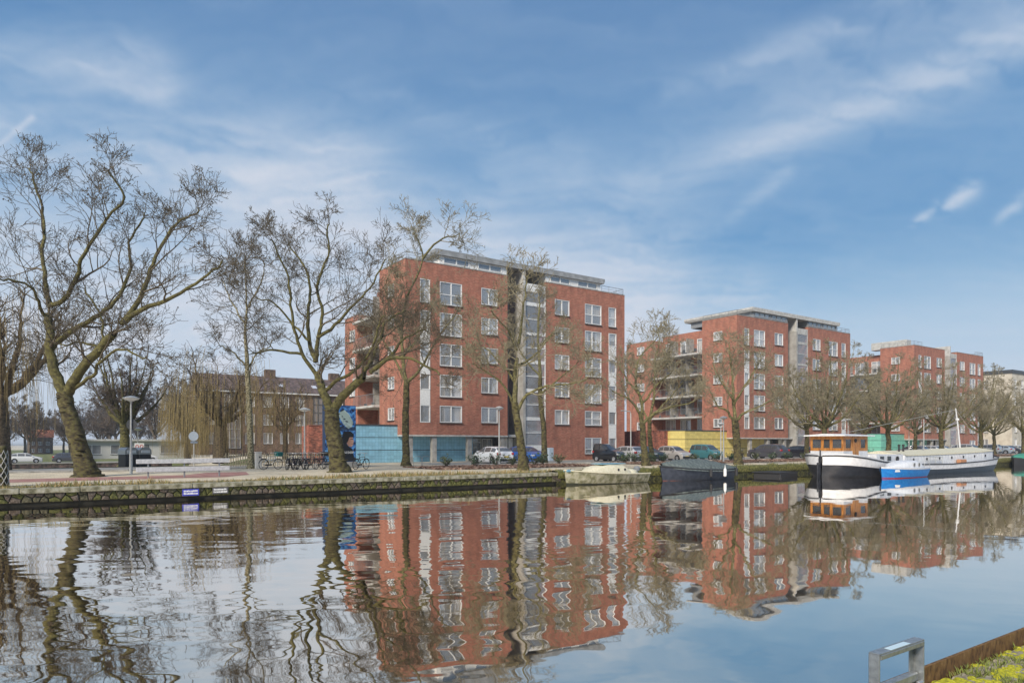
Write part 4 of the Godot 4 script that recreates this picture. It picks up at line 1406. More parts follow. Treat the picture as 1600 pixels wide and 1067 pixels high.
	LIMBS["H"] = [Vector3(46.29, 0, -34.9), [
		[[0.04, 0.12, 0.03, 0.31], [-0.08, 2.12, -0.05, 0.287], [-0.18, 3.64, -0.13, 0.27]],
		[[-0.26, 3.5, -0.18, 0.12], [-0.88, 4.36, -0.43, 0.087], [-1.54, 4.64, -0.7, 0.063], [-2.19, 5.86, -0.97, 0.041], [-2.46, 6.23, -0.97, 0.02]],
		[[-0.21, 3.57, -0.14, 0.16], [0.01, 5.63, -0.42, 0.114], [0.21, 7.56, -0.71, 0.08], [0.29, 9.67, -1.07, 0.049], [0.64, 10.07, -1.26, 0.02]],
		[[-0.1, 3.5, -0.07, 0.14], [0.16, 4.14, 0.42, 0.1], [0.72, 4.49, 1.11, 0.071], [1.45, 4.98, 1.91, 0.045], [1.47, 5.13, 2.23, 0.02]],
		[[-0.09, 4.74, -0.3, 0.12], [0.21, 6.44, 0.63, 0.078], [0.41, 7.81, 1.5, 0.048], [-0.01, 8.03, 1.94, 0.02]],
		[[-0.09, 5.18, -0.3, 0.12], [-0.51, 6.83, -1.25, 0.078], [-0.56, 8.07, -1.93, 0.048], [-0.2, 8.4, -2.33, 0.02]]]]

# ---------------------------------------------------------------- trees
func bent_line(pts: Array, sub: int, jitter: float) -> Array:
	# Catmull-Rom through [x, y, z, r]
	var p := []
	var r := []
	var n := pts.size()
	for i in n - 1:
		var a: Array = pts[maxi(i - 1, 0)]
		var b: Array = pts[i]
		var c: Array = pts[i + 1]
		var d: Array = pts[mini(i + 2, n - 1)]
		for k in sub:
			var t := float(k) / sub
			var q := Vector3(b[0], b[1], b[2]).cubic_interpolate(Vector3(c[0], c[1], c[2]), Vector3(a[0], a[1], a[2]), Vector3(d[0], d[1], d[2]), t)
			if i + k > 0:
				q += Vector3(R.randf_range(-1, 1), R.randf_range(-1, 1), R.randf_range(-1, 1)) * jitter
			p.append(q)
			r.append(lerpf(b[3], c[3], t))
	var e: Array = pts[n - 1]
	p.append(Vector3(e[0], e[1], e[2]))
	r.append(e[3])
	return [p, r]

func aside(t: Vector3, angle: float, up_bias: float) -> Vector3:
	var k := t.cross(Vector3(R.randf_range(-1, 1), R.randf_range(-1, 1), R.randf_range(-1, 1))).normalized()
	var d := t.rotated(k, angle)
	return (d + Vector3.UP * up_bias).normalized()

# one branch with its own side branches
func sprout(tw: MB, p: Vector3, d: Vector3, length: float, radius: float, level: int, o: Dictionary) -> void:
	var segs: int = [7, 5, 4, 3][mini(level, 3)]
	var pts := PackedVector3Array([p])
	var rad := PackedFloat32Array([radius])
	var q := p
	var dir := d
	var wig: float = o.wiggle
	for i in segs:
		dir = (dir + Vector3(R.randf_range(-wig, wig), R.randf_range(-wig, wig) + o.lift, R.randf_range(-wig, wig))).normalized()
		q += dir * length / segs
		pts.append(q)
		rad.append(maxf(o.thin, radius * (1.0 - 0.82 * (i + 1.0) / segs)))
	tw.tube(pts, rad, 5 if radius > 0.05 else (4 if radius > 0.025 else 3), false)
	if level >= o.depth:
		o.tips.append(q)
		return
	var kids := int(o.kids[level] * R.randf_range(0.75, 1.25) + 0.5)
	for k in kids:
		var t := lerpf(0.24, 1.0, (k + R.randf()) / kids)
		var f := t * segs
		var i := mini(int(f), segs - 1)
		var at := pts[i].lerp(pts[i + 1], f - i)
		var tan_ := (pts[i + 1] - pts[i]).normalized()
		sprout(tw, at, aside(tan_, R.randf_range(0.45, 1.15), o.lift * 1.2), length * R.randf_range(0.36, 0.72) * (1.2 - 0.5 * t), maxf(o.thin, lerpf(radius, radius * 0.18, t) * 0.68), level + 1, o)

func tree_options(depth: int, kids: Array, thin := 0.011, wiggle := 0.26, lift := 0.05) -> Dictionary:
	return {"depth": depth, "kids": kids, "thin": thin, "wiggle": wiggle, "lift": lift, "tips": []}

# limbs: first is the trunk; the rest carry the crown
func plane_tree(called: String, root: Vector3, limbs: Array, seed_: int, label: String, o: Dictionary, per_metre: float, reach: float, bark: Material, limb_mat: Material, twig: Material, group: String, balls := 0) -> Node3D:
	R.seed = seed_
	var t := thing(called, root, 0.0, label, "tree", group)
	var tw := MB.new()
	for i in limbs.size():
		if i == 0:
			var foot: Array = limbs[0][0]
			limbs = limbs.duplicate()
			limbs[0] = [[foot[0], -0.6, foot[2], foot[3]]] + limbs[0]
		var sub := 5 if i == 0 else 4
		var line := bent_line(limbs[i], sub, 0.02 if i == 0 else 0.05)
		var p: Array = line[0]
		var r: Array = line[1]
		if i == 0:
			# root flare and knobs
			for k in p.size():
				r[k] = r[k] * (1.0 + 0.55 * exp(-maxf(p[k].y, 0.0) / 0.28)) * R.randf_range(0.95, 1.06)
		var m := MB.new()
		m.tube(PackedVector3Array(p), PackedFloat32Array(r), 14 if i == 0 else (9 if r[0] > 0.12 else 7), false)
		if i == 0:
			# swellings on the bark
			for k in 22:
				var a := R.randi_range(9, p.size() - 2)
				var dir := Vector3(R.randf_range(-1, 1), 0, R.randf_range(-1, 1)).normalized()
				var c: Vector3 = p[a].lerp(p[a + 1], R.randf()) + dir * r[a] * 0.86
				m.lathe(c, [Vector2(0.001, -0.2), Vector2(0.6, -0.1), Vector2(0.8, 0.0), Vector2(0.5, 0.12), Vector2(0.001, 0.2)].map(func(q): return q * r[a] * 0.55), 7)
		put("trunk" if i == 0 else "limb", m, bark if i == 0 else limb_mat, t)
		if i == 0:
			continue
		var total := 0.0
		for k in p.size() - 1:
			total += (p[k + 1] - p[k]).length()
		var n := int(total * per_metre)
		for k in n:
			var f := lerpf(0.2 if total > 3.0 else 0.45, 1.0, (k + R.randf()) / n) * (p.size() - 1)
			var a := mini(int(f), p.size() - 2)
			var at: Vector3 = p[a].lerp(p[a + 1], f - a)
			var tg: Vector3 = (p[a + 1] - p[a]).normalized()
			var rest := 1.0 - f / (p.size() - 1)
			var rr: float = lerpf(r[a], r[a + 1], f - a)
			sprout(tw, at, aside(tg, R.randf_range(0.55, 1.25), 0.12), reach * R.randf_range(0.45, 1.0) * (0.36 + 0.64 * rest), clampf(rr * R.randf_range(0.4, 0.62), 0.022, 0.075), 0, o)
		sprout(tw, p[-1], (p[-1] - p[-2]).normalized(), reach * 0.28, 0.025, 0, o)
	put("crown", tw, twig, t)
	if balls > 0:
		var oct := MB.new()
		oct.lathe(Vector3.ZERO, [Vector2(0.001, -0.035), Vector2(0.035, 0.0), Vector2(0.001, 0.035)], 5)
		var xf := []
		var high := []
		for q in o.tips:
			if q.y > 7.0:
				high.append(q)
		for k in mini(balls, high.size()):
			var q: Vector3 = high[R.randi() % high.size()]
			xf.append(Transform3D(Basis().scaled(Vector3.ONE * R.randf_range(0.7, 1.4)), q - Vector3(0, 0.05, 0)))
		many("seed_balls", oct.mesh(), M.twig, xf, "", "", t)
	return t

# limbs of a tree without a drawing of its own: trunk of height h0, n limbs into a crown of radius cr and height ch
func fan_limbs(h0: float, r0: float, n: int, cr: float, ch: float, lean := 0.0) -> Array:
	var out := []
	var tr := []
	for k in 5:
		var f := k / 4.0
		tr.append([lean * f * f + R.randf_range(-0.05, 0.05), h0 * f, R.randf_range(-0.05, 0.05), lerpf(r0, r0 * 0.72, f)])
	out.append(tr)
	for i in n:
		var a := TAU * (i + R.randf_range(-0.3, 0.3)) / n
		var e := R.randf_range(0.25, 1.0)
		var l := []
		var rr := r0 * R.randf_range(0.36, 0.5)
		var hs := h0 * R.randf_range(0.82, 1.0)
		for k in 5:
			var f := k / 4.0
			var out_ := cr * (0.45 + 0.55 * (1.0 - e)) * pow(f, 0.8)
			l.append([lean + cos(a) * out_ + R.randf_range(-0.2, 0.2) * f, hs + (ch - hs) * lerpf(0.35, 0.98, e) * pow(f, 1.25), sin(a) * out_ + R.randf_range(-0.2, 0.2) * f, lerpf(rr, 0.025, f)])
		out.append(l)
	return out

func willow(called: String, root: Vector3, h0: float, r0: float, n: int, cr: float, ch: float, strands: int, hangs: float, seed_: int, label: String, thick := 0.011) -> Node3D:
	R.seed = seed_
	var limbs := fan_limbs(h0, r0, n, cr, ch)
	var t := thing(called, root, 0.0, label, "tree", "willows at the park edge")
	var ends := []
	var tw := MB.new()
	var o := tree_options(1, [4, 3], 0.014, 0.3, 0.0)
	for i in limbs.size():
		var line := bent_line(limbs[i], 4, 0.03 if i == 0 else 0.1)
		var m := MB.new()
		m.tube(PackedVector3Array(line[0]), PackedFloat32Array(line[1]), 12 if i == 0 else 7, false)
		put("trunk" if i == 0 else "limb", m, M.willow_bark, t)
		if i > 0:
			for k in range(4, line[0].size()):
				ends.append(line[0][k])
				for q in 2:
					sprout(tw, line[0][k], aside((line[0][k] - line[0][k - 1]).normalized(), R.randf_range(0.5, 1.2), 0.1), cr * 0.32, 0.035, 0, o)
	ends.append_array(o.tips)
	put("crown", tw, M.willow_bark, t)
	var st := MB.new()
	for k in strands:
		var p: Vector3 = ends[R.randi() % ends.size()] + Vector3(R.randf_range(-0.4, 0.4), R.randf_range(-0.2, 0.3), R.randf_range(-0.4, 0.4))
		var l := minf(hangs * R.randf_range(0.4, 1.0), p.y - 0.8)
		if l < 0.5:
			continue
		var outw := Vector3(p.x, 0, p.z).normalized() * R.randf_range(0.1, 0.5)
		var pts := PackedVector3Array()
		var rad := PackedFloat32Array()
		for j in 6:
			var f := j / 5.0
			pts.append(p + outw * sin(f * 1.8) + Vector3(R.randf_range(-0.05, 0.05), -l * pow(f, 1.2) + 0.15 * sin(f * PI), R.randf_range(-0.05, 0.05)))
			rad.append(thick * (1.0 - 0.5 * f))
		st.tube(pts, rad, 3, false)
	put("hanging_shoots", st, M.willow, t)
	return t

func make_trees() -> void:
	tree_data()
	var row := "bare plane trees along the quay"
	var spec := {
		"A": ["large leaning mossy plane tree beside the white barrier", 3, [7.5, 4.2, 2.6], 1.15, 5.4, M.bark, M.bark_limb, M.twig, 340],
		"D": ["thick forked mossy plane tree in front of the poster column", 3, [7.5, 4.2, 2.6], 1.15, 5.0, M.bark, M.bark_limb, M.twig, 200],
		"E": ["plane tree growing in front of the blue garage wall", 3, [7, 4.2, 2.6], 1.4, 4.6, M.bark, M.bark_pale, M.twig_olive, 60],
		"C": ["slender plane tree with pale spotted bark beside the white cabinet", 3, [7, 4.0, 2.6], 1.5, 4.0, M.bark_spotted, M.bark_spotted, M.twig, 60],
		"F": ["plane tree leaning across the white hatchback and concrete stair fin", 3, [7, 4.2, 2.6], 1.5, 4.4, M.bark, M.bark_pale, M.twig_olive, 40],
		"F2": ["thinner plane tree standing behind the blue car's nose", 3, [7, 4.2, 2.6], 1.5, 4.2, M.bark, M.bark_pale, M.twig_olive, 20],
		"G": ["forked plane tree on the quay above the white cabin boat's stern", 3, [7, 4.2, 2.6], 1.5, 4.4, M.bark, M.bark_pale, M.twig_olive, 40],
		"G2": ["tall thin plane tree just behind the silver car", 3, [7, 4.2, 2.6], 1.5, 4.2, M.bark, M.bark_pale, M.twig_olive, 30],
		"H": ["stout plane tree on the quay at the covered sloop's stern", 3, [7, 4.2, 2.6], 1.7, 4.4, M.bark, M.bark_pale, M.twig_olive, 30],
	}
	var k := 0
	for key in spec:
		var s: Array = spec[key]
		k += 1
		plane_tree("plane_tree", LIMBS[key][0], LIMBS[key][1], 200 + k, s[0], tree_options(s[1], s[2], 0.0095 if s[7] == M.twig else 0.0125, 0.24, 0.045), s[3], s[4], s[5], s[6], s[7], row, s[8])
	# the same kind, further along the quay
	R.seed = 300
	var protos := []
	var spots := [
		[59.4, 35.3, 1.0, 0.3, "plane tree rising behind the barge's wheelhouse roof"],
		[72.2, 45.0, 1.05, 1.7, "plane tree at the concrete fin of the yellow-garage block"],
		[71.0, 35.3, 1.0, 2.9, "plane tree directly in front of the green garage wall"],
		[84.6, 45.0, 1.0, 0.9, "plane tree at the dark balconies beside the green garage"],
		[82.6, 35.3, 1.02, 4.1, "plane tree behind the barge's mast with dark leaning trunk"],
		[95.6, 44.0, 0.98, 5.0, "slim plane tree between the green garage and the barge's mast"],
		[92.7, 35.3, 1.0, 0.6, "plane tree on the quay behind the barge's stern"],
		[105.8, 35.3, 1.0, 2.2, "plane tree at the right picture edge above the green boat"],
		[123.2, 45.0, 1.0, 3.4, "plane tree in front of the cream building's flank"],
	]
	for i in spots.size():
		var s: Array = spots[i]
		if i < 3:
			R.seed = 310 + i
			var limbs := fan_limbs(3.6, 0.27, 11, 4.9, 10.2)
			protos.append(plane_tree("plane_tree", Vector3(s[0], 0, -s[1]), limbs, 320 + i, s[4], tree_options(3, [7, 4.0, 2.6], 0.0125, 0.25, 0.035), 1.2, 3.3, M.bark, M.bark_pale, M.twig_olive, row, 0))
			protos[i].rotation.y = s[3]
			protos[i].scale = Vector3.ONE * s[2]
		else:
			copy_of(protos[i % 3], "plane_tree", Vector3(s[0], 0, -s[1]), s[3], s[4], s[2])
	# park trees on the left
	R.seed = 330
	var elm := plane_tree("elm_tree", Vector3(6.6, -0.6, -74.0), fan_limbs(4.4, 0.5, 13, 4.2, 11.6), 331, "broad bare elm with many upright limbs behind the lamp post", tree_options(3, [6, 4, 2.6], 0.013, 0.22, 0.03), 1.2, 3.2, M.bark_limb, M.bark_limb, M.twig_brown, "bare park trees", 0)
	R.seed = 332
	var far_tree := plane_tree("park_tree", Vector3(24.0, -1.1, -152.0), fan_limbs(5.0, 0.4, 10, 5.0, 15.0), 333, "brown bare tree at the near end of the park avenue", tree_options(3, [4, 4, 3], 0.028, 0.24, 0.05), 1.3, 4.4, M.twig_brown, M.twig_brown, M.twig_brown, "bare park trees", 0)
	var park := [
		[27.0, 160, 1.0, "second"], [29.5, 168, 1.05, "third"], [32.5, 176, 1.0, "fourth"], [35.0, 186, 1.1, "fifth"], [38.0, 196, 1.0, "sixth"], [21.0, 170, 1.1, ""], [15.0, 190, 1.05, ""]]
	var where := ["brown bare tree of the park avenue, second from the elm", "brown bare tree of the park avenue, third from the elm", "brown bare tree of the park avenue, fourth from the elm", "brown bare tree of the park avenue, fifth from the elm", "brown bare tree of the park avenue, at the far end", "bare tree right behind the elm's crown", "bare tree beside the elm's crown towards the leaning plane"]
	for i in park.size():
		copy_of(far_tree, "park_tree", Vector3(park[i][0], -1.1, -park[i][1]), i * 1.3, where[i], park[i][2])
	copy_of(far_tree, "park_tree", Vector3(-1.5, -1.1, -145.0), 0.4, "hazy bare tree beyond the brick wall behind the parked white car", 0.72)
	copy_of(far_tree, "park_tree", Vector3(4.5, -1.1, -150.0), 2.4, "hazy bare tree beyond the brick wall left of the leaning trunk", 0.66)
	copy_of(far_tree, "park_tree", Vector3(10.5, -1.1, -165.0), 4.4, "hazy bare tree above the low white building", 0.7)
	copy_of(far_tree, "park_tree", Vector3(53.0, 0, -84.0), 0.4, "narrow bare tree top showing above the first block's roof", 1.5).scale = Vector3(0.4, 1.55, 0.4)
	var nth := ["first", "second", "third", "fourth", "fifth", "sixth", "seventh", "eighth", "ninth", "tenth", "eleventh", "twelfth", "thirteenth"]
	for i in 13:
		var hz := copy_of(far_tree, "park_tree", Vector3(-26.0 + i * 4.6 + R.randf_range(-1.5, 1.5), -1.1, -205.0 - R.randf_range(0, 60)), R.randf() * TAU, "hazy bare tree, %s from the left in the distant row closing the park" % nth[i], R.randf_range(0.75, 1.15))
		hz.set_meta("group", "hazy trees closing the park")
	# willows
	willow("willow_tree", Vector3(-2.2, -0.2, -54.0), 5.0, 0.75, 8, 5.6, 12.0, 320, 5.0, 341, "gnarled willow cut by the left picture edge")
	willow("willow_tree", Vector3(16.9, -1.0, -104.0), 4.0, 0.5, 10, 4.3, 12.0, 800, 8.5, 342, "golden weeping willow with a dense curtain beside the park avenue", 0.018)
	willow("willow_tree", Vector3(13.9, -0.1, -68.0), 4.0, 0.75, 9, 5.2, 10.0, 420, 6.0, 343, "old weeping willow with thick crooked limbs in front of the brown flats", 0.014)
	willow("willow_tree", Vector3(21.6, 0.0, -74.0), 3.5, 0.3, 7, 3.0, 9.0, 260, 5.5, 344, "small weeping willow in front of the brown flats near the lamp", 0.014)

# ---------------------------------------------------------------- cars and bicycles
# top line of each body kind from tail to nose: [x, y]; belt height; half width; side panes [x0, x1]; rear glass and windscreen spans
func body_kind(kind: String) -> Dictionary:
	if kind == "suv":
		return {"top": [[-2.28, 0.62], [-2.26, 0.98], [-2.1, 1.12], [-1.62, 1.58], [-0.9, 1.68], [0.2, 1.66], [0.62, 1.58], [1.35, 1.10], [2.05, 0.98], [2.24, 0.78], [2.28, 0.5]], "belt": 1.06, "w": 0.91, "panes": [[-1.72, -1.05], [-0.97, -0.05], [0.03, 1.0]], "rear": [-2.06, -1.66], "front": [0.66, 1.30], "wheel": 0.36, "axles": [-1.35, 1.38]}
	if kind == "mpv":
		return {"top": [[-1.74, 0.55], [-1.73, 1.0], [-1.66, 1.3], [-1.5, 1.58], [-0.9, 1.66], [0.2, 1.64], [0.5, 1.56], [1.1, 1.05], [1.55, 0.9], [1.72, 0.72], [1.76, 0.45]], "belt": 0.98, "w": 0.8, "panes": [[-1.5, -0.95], [-0.88, -0.1], [-0.03, 0.75]], "rear": [-1.66, -1.52], "front": [0.54, 1.06], "wheel": 0.29, "axles": [-1.15, 1.2]}
	if kind == "small":
		return {"top": [[-1.72, 0.55], [-1.7, 0.92], [-1.56, 1.18], [-1.38, 1.42], [-0.8, 1.49], [0.1, 1.47], [0.35, 1.40], [0.95, 0.97], [1.5, 0.84], [1.7, 0.68], [1.74, 0.45]], "belt": 0.93, "w": 0.76, "panes": [[-1.4, -0.8], [-0.73, -0.02], [0.05, 0.68]], "rear": [-1.56, -1.4], "front": [0.4, 0.9], "wheel": 0.28, "axles": [-1.1, 1.12]}
	if kind == "van":
		return {"top": [[-1.5, 0.5], [-1.49, 1.3], [-1.42, 1.66], [-1.2, 1.72], [-0.4, 1.70], [-0.1, 1.60], [0.55, 1.12], [1.2, 0.92], [1.45, 0.74], [1.5, 0.45]], "belt": 1.02, "w": 0.78, "panes": [[-1.3, -0.75], [-0.65, 0.2]], "rear": [-1.49, -1.43], "front": [-0.04, 0.5], "wheel": 0.28, "axles": [-0.95, 0.98]}
	return {"top": [[-2.1, 0.55], [-2.08, 0.9], [-1.95, 1.04], [-1.45, 1.39], [-0.8, 1.47], [0.0, 1.47], [0.42, 1.40], [1.15, 0.99], [1.75, 0.86], [2.02, 0.72], [2.1, 0.45]], "belt": 0.95, "w": 0.88, "panes": [[-1.62, -1.0], [-0.92, -0.05], [0.03, 0.82]], "rear": [-1.92, -1.5], "front": [0.48, 1.1], "wheel": 0.32, "axles": [-1.28, 1.3]}

func car_ring(b: Dictionary, x: float) -> Array:
	var top: Array = b.top
	var y: float = top[0][1]
	for i in top.size() - 1:
		if x >= top[i][0] and x <= top[i + 1][0]:
			y = lerpf(top[i][1], top[i + 1][1], (x - top[i][0]) / maxf(top[i + 1][0] - top[i][0], 1e-4))
	if x > top[-1][0]:
		y = top[-1][1]
	var half: float = top[-1][0]
	var w: float = b.w * (1.0 - 0.16 * pow(absf(x) / half, 5.0))
	var belt: float = minf(b.belt + 0.02 * (-x), y - 0.03)
	var cab := clampf((y - b.belt) / 0.45, 0.0, 1.0)
	return [Vector3(x, 0.2, w * 0.90), Vector3(x, 0.34, w * 0.99), Vector3(x, lerpf(0.34, belt, 0.55), w), Vector3(x, belt, w * 0.965), Vector3(x, lerpf(belt, y, 0.86), lerpf(w * 0.9, w * 0.745, cab)), Vector3(x, y - 0.012, lerpf(w * 0.72, w * 0.6, cab)), Vector3(x, y, 0.0)]

func car(called: String, kind: String, paint: Material, at: Vector3, turn: float, label: String, group := "cars parked in front of the brick blocks") -> Node3D:
	var t := thing(called, at, turn, label, "car", group)
	var b := body_kind(kind)
	var key := "car_" + kind
	if not cache.has(key):
		var xs := []
		for i in b.top.size():
			xs.append(b.top[i][0])
			if i + 1 < b.top.size() and b.top[i + 1][0] - b.top[i][0] > 0.3:
				for k in 2:
					xs.append(lerpf(b.top[i][0], b.top[i + 1][0], (k + 1) / 3.0))
		var rows := []
		for x in xs:
			var r := car_ring(b, x)
			var row := PackedVector3Array()
			for p in r:
				row.append(p)
			for k in range(r.size() - 2, -1, -1):
				row.append(Vector3(r[k].x, r[k].y, -r[k].z))
			rows.append(row)
		var m := MB.new()
		m.grid(rows, true)
		for e in [rows[0], rows[-1]]:
			for k in range(1, e.size() - 1):
				m.tri(e[0], e[k], e[k + 1])
		m.span(Vector3(b.top[0][0] + 0.15, 0.18, -b.w * 0.88), Vector3(b.top[-1][0] - 0.15, 0.21, b.w * 0.88))
		cache[key] = m.mesh()
		var sides := []
		for pn in b.panes:
			for s in [-1.0, 1.0]:
				var g := MB.new()
				var rws := []
				for lv in [0.1, 0.95]:
					var row := PackedVector3Array()
					for k in 6:
						var r := car_ring(b, lerpf(pn[0], pn[1], k / 5.0))
						var q: Vector3 = r[3].lerp(r[4], lv) + Vector3(0, 0.003, 0.008)
						row.append(Vector3(q.x, q.y, q.z * s))
					rws.append(row)
				g.grid(rws, s < 0)
				sides.append(g.mesh())
		cache[key + "_panes"] = sides
		var scr := []
		for sp in [b.rear, b.front]:
			var g := MB.new()
			var rws := []
			for k in 5:
				var r := car_ring(b, lerpf(sp[0], sp[1], k / 4.0))
				var row := PackedVector3Array()
				for q in [-1.0, -0.55, 0.0, 0.55, 1.0]:
					var z: float = absf(q)
					var p: Vector3 = r[6].lerp(r[5], z / 0.55) if z <= 0.55 else r[5].lerp(r[4], (z - 0.55) / 0.45 * 0.8)
					row.append(Vector3(p.x + (0.008 if sp == b.front else -0.008), p.y + 0.008, p.z * signf(q)))
				rws.append(row)
			g.grid(rws)
			scr.append(g.mesh())
		cache[key + "_screens"] = scr
		var ty := MB.new()
		var wr: float = b.wheel
		ty.lathe(Vector3.ZERO, [Vector2(wr * 0.62, -0.1), Vector2(wr * 0.94, -0.1), Vector2(wr, -0.06), Vector2(wr, 0.06), Vector2(wr * 0.94, 0.1), Vector2(wr * 0.62, 0.1)], 20)
		cache[key + "_tyre"] = ty.mesh()
		var rm := MB.new()
		rm.lathe(Vector3.ZERO, [Vector2(wr * 0.64, 0.05), Vector2(wr * 0.6, 0.085), Vector2(wr * 0.5, 0.07), Vector2(wr * 0.15, 0.09), Vector2(0.001, 0.095)], 16)
		for k in 5:
			var a := TAU * k / 5
			rm.box(Vector3(cos(a) * wr * 0.36, 0.082, sin(a) * wr * 0.36), Vector3(wr * 0.5, 0.02, wr * 0.12), Basis(Vector3.UP, -a))
		cache[key + "_rim"] = rm.mesh()
		var ar := MB.new()
		ar.lathe(Vector3.ZERO, [Vector2(wr * 1.0, -0.02), Vector2(wr * 1.17, 0.0), Vector2(wr * 1.0, 0.005)], 20)
		cache[key + "_arch"] = ar.mesh()
	put("body", cache[key], paint, t)
	for p in cache[key + "_panes"]:
		put("side_window", p, M.car_glass, t)
	put("rear_window", cache[key + "_screens"][0], M.car_glass, t)
	put("windscreen", cache[key + "_screens"][1], M.car_glass, t)
	for ax in b.axles:
		for s in [-1.0, 1.0]:
			var turn_w := Basis(Vector3.RIGHT, PI / 2 * s)
			var wn := put("wheel", cache[key + "_tyre"], M.tyre, t)
			wn.transform = Transform3D(turn_w, Vector3(ax, b.wheel, s * (b.w - 0.08)))
			put("rim", cache[key + "_rim"], M.rim, wn)
			var arc := put("wheel_arch", cache[key + "_arch"], M.tyre, t)
			arc.transform = Transform3D(turn_w, Vector3(ax, b.wheel, s * (b.w + 0.004)))
	var back: float = b.top[0][0]
	var nose: float = b.top[-1][0]
	for s in [-1.0, 1.0]:
		var l := MB.new()
		l.cbox(Vector3(back + 0.1, b.belt - 0.1, s * b.w * 0.76), Vector3(0.24, 0.2, 0.26), 0.04)
		put("tail_light", l, M.lamp_red, t)
		l = MB.new()
		l.cbox(Vector3(nose - 0.16, 0.68, s * b.w * 0.7), Vector3(0.3, 0.15, 0.34), 0.04)
		put("headlight", l, M.lamp_clear, t)
		l = MB.new()
		l.cbox(Vector3(b.front[1] - 0.28, b.belt + 0.07, s * (b.w + 0.08)), Vector3(0.12, 0.12, 0.2), 0.03)
		put("mirror", l, paint, t)
	for e in [[back - 0.012, 0.62], [nose + 0.012, 0.42]]:
		var pl := MB.new()
		pl.cbox(Vector3(e[0], e[1], 0), Vector3(0.02, 0.11, 0.5), 0.004)
		put("number_plate", pl, M.plate, t)
	var bm := MB.new()
	bm.cbox(Vector3(back + 0.02, 0.34, 0), Vector3(0.1, 0.2, b.w * 1.7), 0.03)
	bm.cbox(Vector3(nose - 0.02, 0.34, 0), Vector3(0.1, 0.22, b.w * 1.6), 0.03)
	put("bumper", bm, M.steel_dark, t)
	return t

func paint(r: float, g: float, b: float, metal := 0.0) -> StandardMaterial3D:
	var m := flat(r, g, b, 0.32, metal)
	m.clearcoat_enabled = true
	m.clearcoat = 1.0
	m.clearcoat_roughness = 0.05
	return m

